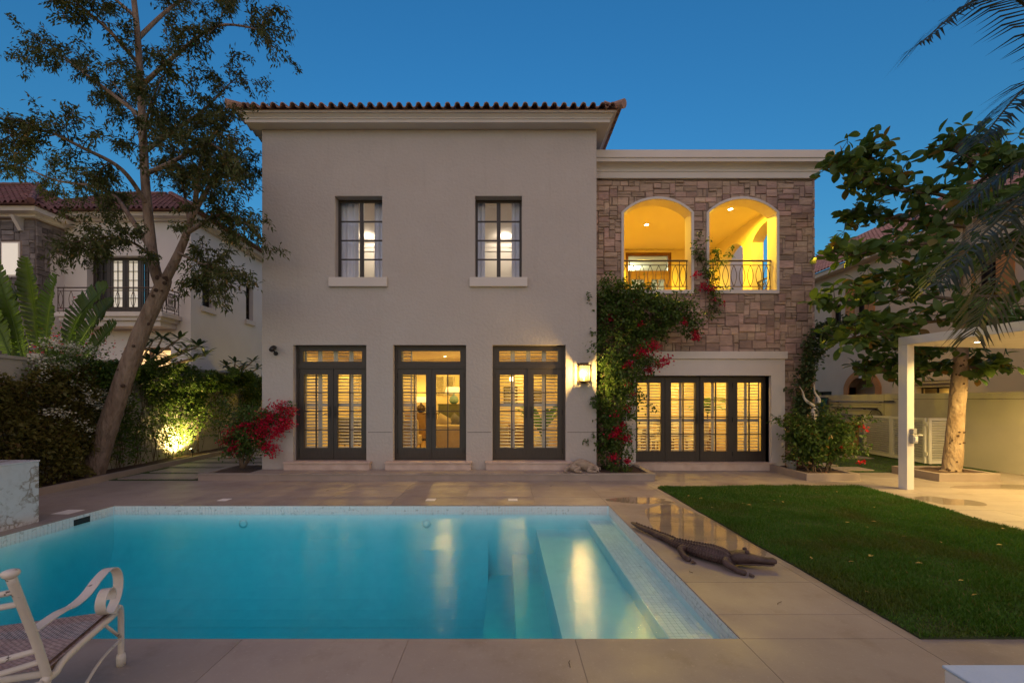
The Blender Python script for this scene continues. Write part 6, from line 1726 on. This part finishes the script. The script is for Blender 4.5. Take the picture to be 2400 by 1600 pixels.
P = [(6.72+random.Random(i).gauss(0, .09), 10.0+random.Random(i+77).gauss(0, .09), .36+random.Random(i+777).gauss(0, .05)) for i in range(220)]
link('foliage', leaf_mesh('foliage', P, rnd_dirs(len(P), .4), .06, .045, LM['almond']), None, gp); link('blossom', leaf_mesh('blossom', [(p_[0]+.12, p_[1]-.1, p_[2]-.02) for p_ in P[:40]], rnd_dirs(40, .4), .05, .05, LM['crimson']), None, gp)
iv = thing('ivy_vine', 'dark leafy vine climbing the free corner of the stone wing around the horned skull', 'vine', (7.4, 10.45, .12))
ip = Plant(63); r_ = ip.r
pts = smooth_path([(7.3, 10.45, .1), (7.25, 10.45, .9), (7.2, 10.45, 1.6), (7.3, 10.46, 2.3), (7.45, 10.46, 2.9), (7.6, 10.4, 3.35), (8.0, 10.2, 3.5), (8.3, 10.0, 3.55)], 6); ip.twig.tube(pts, .014, 6)
for p_ in pts[4:]:
    for _ in range(4): ip.sprout(p_+Vector((r_.gauss(0, .10), r_.uniform(-.08, 0), r_.gauss(0, .06))), (r_.gauss(0, 1), -.5, r_.gauss(0, .7)), .26, .005, 0, .3, .4, 4, .04, (0, 0), 4, 0)
ip.finish(iv, LM['plum'], .095, .075, MT['stem'], 'foliage', 'stem')

# date palm whose crown reaches into the picture
pm = thing('date_palm', 'date palm with long arching fronds reaching in from the edge over the pergola', 'palm', (7.45, 5.0, 0))
MB().tube([(7.45, 5.0, 0), (7.47, 5.0, 1.5), (7.44, 5.0, 3.2), (7.45, 5.0, 4.5)], [.19, .15, .14, .16], 14).build('trunk', MT['bark'], pm, smooth=True)
def frond(base, mid, tip, mt, nl, ll, hang, seed):
    r_ = random.Random(seed); pts = smooth_path([base, mid, tip], 14); n = len(pts)
    o = MB().tube(pts, [.026*(1-.85*i/n) for i in range(n)], 6).build('frond', mt, pm, smooth=True)
    V = []; F = []; 
    for k in range(nl):
        t = .14+.86*k/nl; f = t*(n-1); i = min(int(f), n-2); p_ = pts[i].lerp(pts[i+1], f-i); tg = (pts[i+1]-pts[i]).normalized()
        sd = tg.cross(Vector((0, 0, 1))).normalized(); up = sd.cross(tg)
        for s in (1, -1):
            L = ll*(.55+.6*math.sin(math.pi*min(1, t*.85+.1)))*r_.uniform(.85, 1.1)*(1 if t < .9 else .8)
            d = (tg*r_.uniform(.55, .95)+sd*s*.8+up*r_.uniform(.05, .35)).normalized(); w_ = d.cross(up).normalized()*.012
            a = p_; b = p_+d*L*.5+Vector((0, 0, -hang*L*.10)); c = p_+d*L+Vector((0, 0, -hang*L*.5))
            q = len(V); V += [a-w_*.5, a+w_*.5, b+w_, b-w_, c]; F += [(q, q+1, q+2, q+3), (q+3, q+2, q+4, q+4)]
    m = MB(); m.v = V; m.f = [tuple(dict.fromkeys(f)) for f in F]; m.build('leaflets', mt, o)
CR = (7.45, 5.0, 4.55)
def WX(x, y, Y): return W(x, y, Y)
fr_list = [(WX(2330,-5,4.9), WX(2105,105,4.7), 'palm', .9), (WX(2420,170,5.0), WX(2245,330,4.9), 'palm', .8), (WX(2450,-60,4.6), WX(2200,-60,4.2), 'palm', .6),
    (WX(2380,430,4.8), WX(2150,655,4.6), 'palm', 1.0), (WX(2420,420,4.6), WX(2235,770,4.5), 'drypalm', 1.0), (WX(2390,350,5.2), WX(2215,470,5.3), 'palm', .9)]
for k, (mid, tip, mt, hang) in enumerate(fr_list): frond(CR, mid, tip, LM[mt], 66, .48, hang, k)
for k in range(12):
    a = -1.2+k*.2; dx, dy = math.cos(a), math.sin(a); frond(CR, (CR[0]+dx*1.0, CR[1]+dy*1.0, CR[2]+rng.uniform(.7, 1.4)), (CR[0]+dx*2.2, CR[1]+dy*2.2, CR[2]+rng.uniform(-.5, 1.0)), LM['palm'], 40, .42, .8, 40+k)

# side gardens: turf with stepping slabs
for nm, poly, ylist, xa, xb in (('turf_path', None, None, None, None),):
    pass
def side_garden(poly, slabs):
    m = MB(); m.prism(poly, (-.02, .004), lambda u, w_, e: (u, w_, e)); o = m.build('garden_path', MT['turf'], kind='structure')
    for x0, x1, y0, y1 in slabs: slab(x0, x1, y0, y1, .028, o, name='stepping_slab')
    link('grass', blades('grass', poly, 42000, .022, .003, .002, MT['grass'], 11), kind='stuff')
side_garden([(-8.56, 9.21), (-6.64, 9.21), (-6.52, 10.6), (-5.7, 11.0), (-5.7, 18), (-9.35, 18)], [(-8.45, -6.75, 9.30+k*.84, 9.92+k*.84) for k in range(2)] + [(-8.5-.08*k, -6.35, 9.30+k*.84, 9.92+k*.84) for k in range(2, 10)])
side_garden([(7.70, 10.24), (9.2, 10.24), (11.9, 10.24), (11.9, 18), (7.70, 18)], [(7.75, 9.05, 10.45, 10.95), (7.75, 8.75, 11.2, 11.7), (7.75, 8.7, 11.95, 12.45), (10.0, 10.9, 12.6, 13.2)])
m = MB(); m.prism([(10.6, 9.1), (11.95, 9.1), (11.95, 10.24), (10.6, 10.24)], (-.02, .0), lambda u, w_, e: (u, w_, e)); m.build('path', MT['paving'], kind='structure')
# ------------------------------------------------------------------ small objects
# wall lantern
ln = thing('wall_lantern', 'square lit glass wall lantern on the plaster beside the third french door', 'lantern', (1.78, 9.65, 2.2))
lx, ly, l0, l1 = 1.78, FY-.17, 2.14, 2.56
m = MB()
for sx in (-.13, .13):
    for sy in (-.10, .10): m.box(lx+sx-.012, lx+sx+.012, ly+sy-.012, ly+sy+.012, l0+.02, l1-.06)
m.box(lx-.145, lx+.145, ly-.115, ly+.115, l0, l0+.022); m.box(lx-.145, lx+.145, ly-.115, ly+.115, l1-.06, l1-.035); m.box(lx-.10, lx+.10, ly-.08, ly+.08, l1-.034, l1+.01)
m.box(lx-.12, lx+.12, FY-.025, FY-.001, l0-.02, l1+.02); m.box(lx-.03, lx+.03, ly+.115, FY-.025, l1-.06, l1-.02); m.box(lx-.03, lx+.03, ly+.115, FY-.025, l0+.002, l0+.03)
m.build('frame', MT['bronze'], ln)
for a in ((lx-.118, lx+.118, ly-.102, ly-.099), (lx-.131, lx-.128, ly-.088, ly+.088), (lx+.128, lx+.131, ly-.088, ly+.088)):
    MB().box(*a, l0+.022, l1-.06).build('pane', MT['lampglass'], ln)
MB().tube([(lx, ly, l0+.022), (lx, ly, l0+.12)], .02, 10).build('candle', MT['ivory'], ln)
MB().ball((lx, ly, l0+.20), .032, 12, 8, (1, 1, 1.3)).build('bulb', MT['bulb'], ln, smooth=True)
light('lantern_lamp', 'POINT', (lx, ly-.01, l0+.20), 210, (1, .62, .17), ln, .055)

# security camera
sc_ = thing('security_camera', 'dark bullet security camera on the plaster near the villa corner', 'security camera', (-5.26, 9.7, 2.85))
MB().lathe((-5.26, FY-.001, 2.80), [(.05, -.02), (.05, 0)], 16, 'y').build('mount', MT['blackmetal'], sc_)
MB().tube([(-5.26, FY-.02, 2.80), (-5.25, FY-.08, 2.82), (-5.26, FY-.10, 2.88)], .016, 8).build('arm', MT['blackmetal'], sc_, smooth=True)
MB().tube([(-5.29, FY-.02, 2.94), (-5.27, FY-.10, 2.92), (-5.22, FY-.26, 2.86)], [.05, .055, .055], 14).build('body', MT['blackmetal'], sc_, smooth=True)
MB().tube([(-5.219, FY-.262, 2.8595), (-5.217, FY-.268, 2.858)], .04, 14).build('lens', MT['glass'], sc_)

# sleeping dog statue on the terrace
dg = thing('dog', 'sandy grey dog asleep curled against the wall under the lantern', 'dog', (1.7, 9.5, TZ))
DV = [(1.50, 9.50, .285), (1.63, 9.53, .315), (1.78, 9.53, .30), (1.90, 9.50, .275), (1.985, 9.45, .25), (2.03, 9.395, .225), (2.02, 9.32, .20), (2.0, 9.27, .19),
      (1.50, 9.40, .235), (1.64, 9.33, .235), (1.50, 9.29, .19), (1.60, 9.26, .178), (1.68, 9.25, .176), (1.88, 9.40, .22), (1.80, 9.32, .19), (1.92, 9.27, .182), (1.99, 9.235, .178), (1.41, 9.47, .23), (1.33, 9.42, .185), (1.30, 9.34, .172), (1.36, 9.27, .170)]
DE = [(0,1),(1,2),(2,3),(3,4),(4,5),(5,6),(6,7),(0,8),(8,9),(9,10),(10,11),(11,12),(3,13),(13,14),(14,15),(15,16),(0,17),(17,18),(18,19),(19,20)]
DR = [.125,.135,.13,.115,.07,.062,.042,.030,.085,.062,.034,.026,.026,.07,.04,.03,.026,.05,.032,.022,.016]
skin('body', DV, DE, DR, MT['fur'], dg)
for s in (-1, 1):
    m = MB(); e = Vector((2.03+s*.045, 9.42, .275)); m.add([e, e+Vector((s*.02, -.05, -.01)), e+Vector((s*.035, -.03, -.075)), e+Vector((s*.012, .03, -.05))], [(0, 1, 2), (0, 2, 3)])
    o = m.build('ear', MT['fur'], dg); q = o.modifiers.new('thick', 'SOLIDIFY'); q.thickness = .012
MB().ball((1.998, 9.246, .193), .012, 8, 6).build('nose', MT['blackmetal'], dg, smooth=True)

# crocodile sculpture
ck = thing('crocodile_sculpture', 'carved dark wooden crocodile lying on the wet deck between pool and lawn', 'sculpture', (2.2, 4.7, 0))
axis = smooth_path([(1.74, 5.86, .075), (1.79, 5.62, .085), (1.90, 5.38, .09), (1.97, 5.18, .085), (2.02, 4.98, .085), (2.09, 4.80, .09), (2.165, 4.655, .10), (2.25, 4.55, .105), (2.33, 4.48, .10), (2.40, 4.44, .095)], 9)
prof_w = [(0, .018), (.05, .036), (.15, .052), (.3, .064), (.45, .078), (.58, .105), (.72, .125), (.85, .115), (.94, .085), (1, .075)]
def lerp_tab(t, tab):
    for (a, va), (b, vb) in zip(tab[:-1], tab[1:]):
        if t <= b: return va+(vb-va)*(t-a)/(b-a)
    return tab[-1][1]
N = 14; vs = []; fs = []; nA = len(axis)
for i, p_ in enumerate(axis):
    t = i/(nA-1); tg = (axis[min(i+1, nA-1)]-axis[max(i-1, 0)]); tg.z = 0; tg.normalize(); sd = Vector((tg.y, -tg.x, 0)); w_ = lerp_tab(t, prof_w)*.88; h = w_*.76; ridge = 1+.045*(i % 2)
    zc = h*.85+.008+(.03*max(0, 1-t*4))
    for k in range(N):
        a = 2*math.pi*k/N; bump = 1+.05*((k+i) % 2)
        vs.append(Vector((p_.x, p_.y, zc))+sd*(w_*ridge*bump*math.cos(a))+Vector((0, 0, 1))*(h*bump*ridge*math.sin(a)*(.85 if math.sin(a) < 0 else 1)))
for i in range(nA-1):
    for k in range(N): k2 = (k+1) % N; fs.append((i*N+k, i*N+k2, (i+1)*N+k2, (i+1)*N+k))
fs += [tuple(range(N-1, -1, -1)), tuple(range((nA-1)*N, nA*N))]
m = MB(); m.add(vs, fs); m.build('body', MT['croc'], ck, smooth=False)
# scutes in rows along the back
for i in range(6, nA-6):
    p_ = axis[i]; t = i/(nA-1); tg = (axis[i+1]-axis[i-1]); tg.z = 0; tg.normalize(); sd = Vector((tg.y, -tg.x, 0)); w_ = lerp_tab(t, prof_w)*.88; h = w_*.76; zc = h*.85+.008+(.03*max(0, 1-t*4))
    if i % 2: continue
    rows = (0,) if t < .42 else (-.5, 0, .5)
    for rr in rows:
        c = Vector((p_.x, p_.y, zc))+sd*w_*rr+Vector((0, 0, h*(1-.42*rr*rr)*.98)); s = .018 if t > .4 else .022
        q = MB(); q.add([c-tg*s*1.3-sd*s*.6, c-tg*s*1.3+sd*s*.6, c+tg*s*1.3+sd*s*.6, c+tg*s*1.3-sd*s*.6, c+Vector((0, 0, s*1.1))-tg*s*.5], [(0, 1, 4), (1, 2, 4), (2, 3, 4), (3, 0, 4), (3, 2, 1, 0)]); q.build('scute', MT['croc'], ck)
h0 = axis[-1]; hd_ = Vector((.96, -.28, 0)); hs_ = Vector((hd_.y, -hd_.x, 0))
def head_loft(sections, name):
    n = 12; vs = []; fs = []
    for (d, w_, zl, zh) in sections:
        c = Vector((h0.x, h0.y, 0))+hd_*d
        for k in range(n):
            a = 2*math.pi*k/n; vs.append(c+hs_*w_*math.copysign(abs(math.cos(a))**.7, math.cos(a))+Vector((0, 0, (zl+zh)/2+(zh-zl)/2*math.copysign(abs(math.sin(a))**.7, math.sin(a)))))
    for i in range(len(sections)-1):
        for k in range(n): k2 = (k+1) % n; fs.append((i*n+k, i*n+k2, (i+1)*n+k2, (i+1)*n+k))
    fs += [tuple(range(n-1, -1, -1)), tuple(range((len(sections)-1)*n, len(sections)*n))]
    mm = MB(); mm.add(vs, fs); return mm.build(name, MT['croc'], ck, smooth=True)
head_loft([(-.05, .07, .03, .145), (.03, .085, .045, .165), (.09, .078, .058, .17), (.14, .06, .062, .145), (.22, .048, .062, .125), (.30, .042, .062, .118), (.345, .044, .062, .122), (.37, .03, .07, .11)], 'head')
head_loft([(.0, .07, .03, .062), (.10, .065, .035, .060), (.22, .042, .038, .060), (.33, .036, .042, .060), (.355, .02, .046, .058)], 'jaw')
m = MB()
for s in (1, -1): m.ball(Vector((h0.x, h0.y, .172))+hd_*.095+hs_*.045*s, .022, 10, 7)
m.build('eye_ridge', MT['croc'], ck, smooth=True)
def croc_leg(i, s, fwd):
    p_ = axis[i]; tg = (axis[min(i+1, nA-1)]-axis[i-1]); tg.z = 0; tg.normalize(); sd = Vector((tg.y, -tg.x, 0))*s
    b = Vector((p_.x, p_.y, .085))+sd*.07; k = b+sd*.085-tg*.02*fwd+Vector((0, 0, -.012)); e = k+tg*.12*fwd+sd*.05; e.z = .035; f_ = e+tg*.09*fwd+sd*.01; f_.z = .022
    o = skin('leg', [b, k, e, f_], [(0, 1), (1, 2), (2, 3)], [.05, .042, .030, .034], MT['croc'], ck, 2)
    cl = MB()
    for q in (-1, 0, 1): d = (tg*fwd+sd*.4*q).normalized(); cl.tube([f_+d*.02, f_+d*.065+Vector((0, 0, -.012))], [.012, .003], 6)
    cl.build('claw', MT['croc'], o)
for i, f_ in ((int(nA*.56), 1), (int(nA*.90), 1)):
    for s in (1, -1): croc_leg(i, s, f_)

# marble clad block by the pool edge
mbk = thing('marble_block', 'brown veined white marble block standing at the pool edge in front of the hedge', 'marble block', (-6.95, 5.3, 0))
MB().box(-7.3, -6.62, 4.5, 6.06, 0, .855).build('body', MT['marble'], mbk, bevel=.003)
MB().box(-7.31, -6.612, 4.49, 6.07, .857, .88).build('top', MT['marble'], mbk, bevel=.003)

# pale blue rendered block in the near corner
mb_ = thing('rendered_block', 'pale blue topped rendered block standing on the paving at the near corner', 'block', (2.6, 1.65, 0))
o = MB().box(2.105, 3.1, 1.2, 2.05, 0, .435).build('body', MT['white'], mb_, bevel=.012)
MB().box(2.10, 3.105, 1.195, 2.055, .436, .452).build('top', MT['bluepad'], mb_, bevel=.007)

# horned skull on the stone corner
sk_ = thing('horned_skull', 'white spiral horned antelope skull hung on the stone corner above the rose shrub', 'skull', (7.2, 10.45, 1.55))
def spiral_horn(base, tip, bow, sgn):
    b, t = Vector(base), Vector(tip); n = 22; pts = []
    for i in range(n+1):
        u = i/n; p_ = b.lerp(t, u); a = u*2.2*math.pi; p_ = p_+Vector((sgn*(bow*math.sin(math.pi*u)+.035*math.sin(a)*(1-u*.5)), -.03*math.cos(a), 0)); pts.append(p_)
    MB().tube(pts, [.038*(1-u/n*.86)*(1+.08*(u % 2)) for u in range(n+1)], 8).build('horn', MT['bone'], sk_, smooth=True)
def SP(x, y): return Vector(W(x, y, 10.18))
spiral_horn(SP(1868, 932), SP(1836, 888), .05, -1); spiral_horn(SP(1878, 925), SP(1866, 880), .035, 1)
skin('skull', [SP(1872, 936), SP(1866, 942)+Vector((0, -.06, -.05)), SP(1862, 948)+Vector((0, -.12, -.12)), SP(1858, 954)+Vector((0, -.15, -.2))], [(0, 1), (1, 2), (2, 3)], [.07, .075, .05, .035], MT['bone'], sk_, 2)

# pool poles on brackets along the boundary wall
def pool_pole(name, label, y0, y1, z, net, m=MT['pole']):
    t = thing(name, label, 'pool pole', (11.95, (y0+y1)/2, z), group='pool tools hung on the wall')
    MB().tube([(11.95, y0, z), (11.95, y1, z+.01)], .016, 8).build('pole', m, t)
    MB().tube([(11.95, y0-.0, z), (11.95, y0+.35, z)], .022, 8).build('grip', MT['blackmetal'], t)
    for y in (y0+.5, y1-.4): MB().box(11.93, 11.999, y-.02, y+.02, z-.035, z-.017).build('bracket', MT['blackmetal'], t)
    if net == 'bag':
        b = MB(); n = 12; k = 8; vs = []
        for j in range(k+1):
            for i in range(n):
                a = 2*math.pi*i/n; d = j/k; vs.append((11.86+.10*math.cos(a)*(1-.5*d), y1+.22+.26*math.sin(a)*(1-.45*d), z+.12-.62*d*(1+.15*math.sin(a*2))))
        b.add(vs, [(j*n+i, j*n+(i+1) % n, (j+1)*n+(i+1) % n, (j+1)*n+i) for j in range(k) for i in range(n)] + [tuple(range(k*n, k*n+n))]); b.build('net', MT['teal'], t, smooth=True)
        MB().tube([(11.86+.105*math.cos(2*math.pi*i/16), y1+.22+.27*math.sin(2*math.pi*i/16), z+.125) for i in range(17)], .012, 6).build('hoop', MT['blackmetal'], t)
    if net == 'hoop':
        MB().tube([(11.92, y0-.22+.22*math.sin(2*math.pi*i/16), z+.0+.20*math.cos(2*math.pi*i/16)) for i in range(17)], .012, 6).build('hoop', MT['blackmetal'], t)
        MB().lathe((11.93, y0-.22, z), [(.19, 0), (.19, .003)], 16, 'x').build('net', MT['greyfabric'], t)
pool_pole('pool_net', 'pool net with a teal bag hung highest on the boundary wall', 13.1, 15.75, 1.70, 'bag')
pool_pole('pool_pole', 'plain dark pool pole hung in the middle on the boundary wall', 13.7, 15.6, 1.47, None, MT['blackmetal'])
pool_pole('pool_net', 'pool skimmer with a flat round net hung lowest on the boundary wall', 13.95, 15.2, 1.24, 'hoop')

# garden chair with woven seat
gc = thing('garden_chair', 'chipped white metal garden chair with woven seat and scrolled arm at the pool edge', 'chair', (-2.9, 2.4, 0))
CW = MT['chairwhite']; A_ = Vector((-2.27, 2.12, .37)); F0 = Vector((-2.47, 2.70, .37)); wv = Vector((-.62, -.215, 0))   # rail ends, chair width vector
def side(off, near):
    o = Vector(off); a, f = A_+o, F0+o
    fr = MB(); fr.tube(smooth_path([a+Vector((.012, -.03, -.02)), a+(f-a)*.08+Vector((0, 0, -.03)), a+(f-a)*.25, f], 5), .019, 10); fr.build('seat_rail', CW, gc, smooth=True)
    lg = MB(); lg.tube(smooth_path([f+(a-f)*.05+Vector((0, 0, .012)), f+Vector((-.02, .045, .022)), f+Vector((-.03, .075, -.02)), f+Vector((-.03, .078, -.17)), f+Vector((-.03, .078, -.37))], 5), .017, 10)
    lo = lg.build('leg', CW, gc, smooth=True); ft = f+Vector((-.03, .078, -.37)); MB().lathe(ft, [(.024, .0), (.026, .05), (.022, .075)], 12).build('foot_cap', CW, lo, smooth=True)
    top = a+Vector((.085, -.235, .575)); ps = MB(); ps.tube(smooth_path([a+Vector((0, 0, -.03)), a.lerp(top, .33), a.lerp(top, .68), top], 4), .018, 12)
    po_ = ps.build('back_post', CW, gc, smooth=True); fn = MB(); fn.lathe(top, [(.016, -.01), (.028, .002), (.032, .014), (.027, .025), (.015, .030), (.006, .031)], 16); fn.build('finial', CW, po_, smooth=True)
    rl = MB(); rl.tube(smooth_path([a+Vector((0, .0, -.01)), a+Vector((.005, -.06, -.18)), a+Vector((.02, -.16, -.37))], 4), .019, 10); rl.build('leg', CW, gc, smooth=True)
    d = (f-a).normalized(); up = Vector((0, 0, 1))
    def q(s, z): return a+d*s+up*z
    arm = [q(-.03, .275), q(.08, .262), q(.19, .245), q(.31, .255), q(.42, .295), q(.52, .315), q(.60, .295), q(.65, .23), q(.65, .14), q(.60, .07), q(.53, .045), q(.465, .085), q(.455, .145), q(.495, .195), q(.55, .19), q(.575, .15), q(.565, .115)]
    arm[0] = a.lerp(top, .46)
    am = MB(); am.strip(smooth_path(arm, 5), Vector((d.y, -d.x, 0))*.026, .006); am.build('armrest', CW, gc, smooth=False)
    s1 = MB(); s1.tube(smooth_path([f+Vector((-.03, .078, -.20)), q(.45, -.205), q(.2, -.29), q(-.1, -.37)], 5), .009, 8); s1.tube([q(.50, -.01), f+Vector((-.03, .078, -.19))], .009, 8); s1.build('stretcher', CW, gc, smooth=True)
    return a, f, top
a1, f1, t1 = side((0, 0, 0), True); a2, f2, t2 = side(wv, False)
fr = MB(); fr.tube([f1, f2], .018, 10); fr.build('cross_rail', CW, gc, smooth=True); MB().tube([a1, a2], .018, 10).build('cross_rail', CW, gc, smooth=True)
for u, bow in ((.86, .10), (.74, .05), (.26, .09), (.14, .11), (-.03, .12), (-.10, .07)):
    p0 = a1.lerp(t1, u) if u > 0 else a1+Vector((.005, -.03, u)); p1 = a2.lerp(t2, u) if u > 0 else a2+Vector((.005, -.03, u)); nrm_ = Vector((.18, -.60, 0)).normalized()
    MB().tube(smooth_path([p0, p0.lerp(p1, .25)+nrm_*bow*.8-Vector((0, 0, .0)), p0.lerp(p1, .5)+nrm_*bow, p0.lerp(p1, .75)+nrm_*bow*.8, p1], 5), .014, 8).build('back_rail', CW, gc, smooth=True)
# woven seat: over-under cords
ws = MB(); nu, nv = 46, 44
def seat_pt(u, v, dz=0):
    p_ = (a1.lerp(f1, v)).lerp(a2.lerp(f2, v), u); return p_+Vector((0, 0, .022-.03*math.sin(math.pi*u)*math.sin(math.pi*v)+dz))
for i in range(nu):
    u0, u1 = (i+.06)/nu, (i+.94)/nu
    for j in range(nv):
        v0, v1 = j/nv, (j+1)/nv; hi = .0045 if (i+j) % 2 else -.002
        c = [seat_pt(u0, v0), seat_pt(u1, v0), seat_pt(u1, v1), seat_pt(u0, v1)]; mid = seat_pt((u0+u1)/2, (v0+v1)/2, hi)
        ws.add([*c, mid], [(0, 1, 4), (1, 2, 4), (2, 3, 4), (3, 0, 4)])
ws.build('woven_seat', MT['wicker'], gc)
fe = MB(); r_ = random.Random(1)
for i in range(64):
    v = .05+.9*i/64; c = a1.lerp(f1, v)+Vector((0, 0, .004)); d = (f1-a1).normalized(); fe.tube([seat_pt(.035, v), c+Vector((-.022, -.006, .026)), c+Vector((-.012, -.004, -.012+r_.uniform(-.012, .004)))], .0052, 5)
fe.build('edge_binding', MT['frayed'], gc, smooth=True)

# fallen leaves on the lawn and paving
lf = oval_leaf_mesh(.055, .032, 'fallen_leaf', LM['dry'])
for i in range(46):
    x, y = rng.uniform(3.1, 6.6), rng.uniform(3.2, 8.3)
    if x/y > 1.25: continue
    o = link('fallen_leaf', lf, label='small dry yellow leaf fallen on the lawn', cat='leaf', group='leaves fallen on the lawn')
    o.location = (x, y, .042); o.rotation_euler = (rng.uniform(-.3, .3), rng.uniform(-.3, .3), rng.uniform(0, 6.28)); s = rng.uniform(.6, 1.3); o.scale = (s, s, s)
for i, (x, y) in enumerate(((.42, 2.75), (2.3, 3.6), (1.86, 4.3), (.9, 8.6), (-3.4, 8.1), (-6.4, 7.6))):
    m = MB(); r_ = random.Random(i+3); p0 = Vector((x, y, .006)); a = r_.uniform(0, 6.28); pts = [p0]
    for k in range(3): a += r_.uniform(-.7, .7); pts.append(pts[-1]+Vector((math.cos(a)*.022, math.sin(a)*.022, r_.uniform(0, .004))))
    m.tube(pts, .0025, 5); m.build('twig', MT['stem'], label='tiny dry twig lying on the pale paving', cat='twig', group='twigs on the paving')
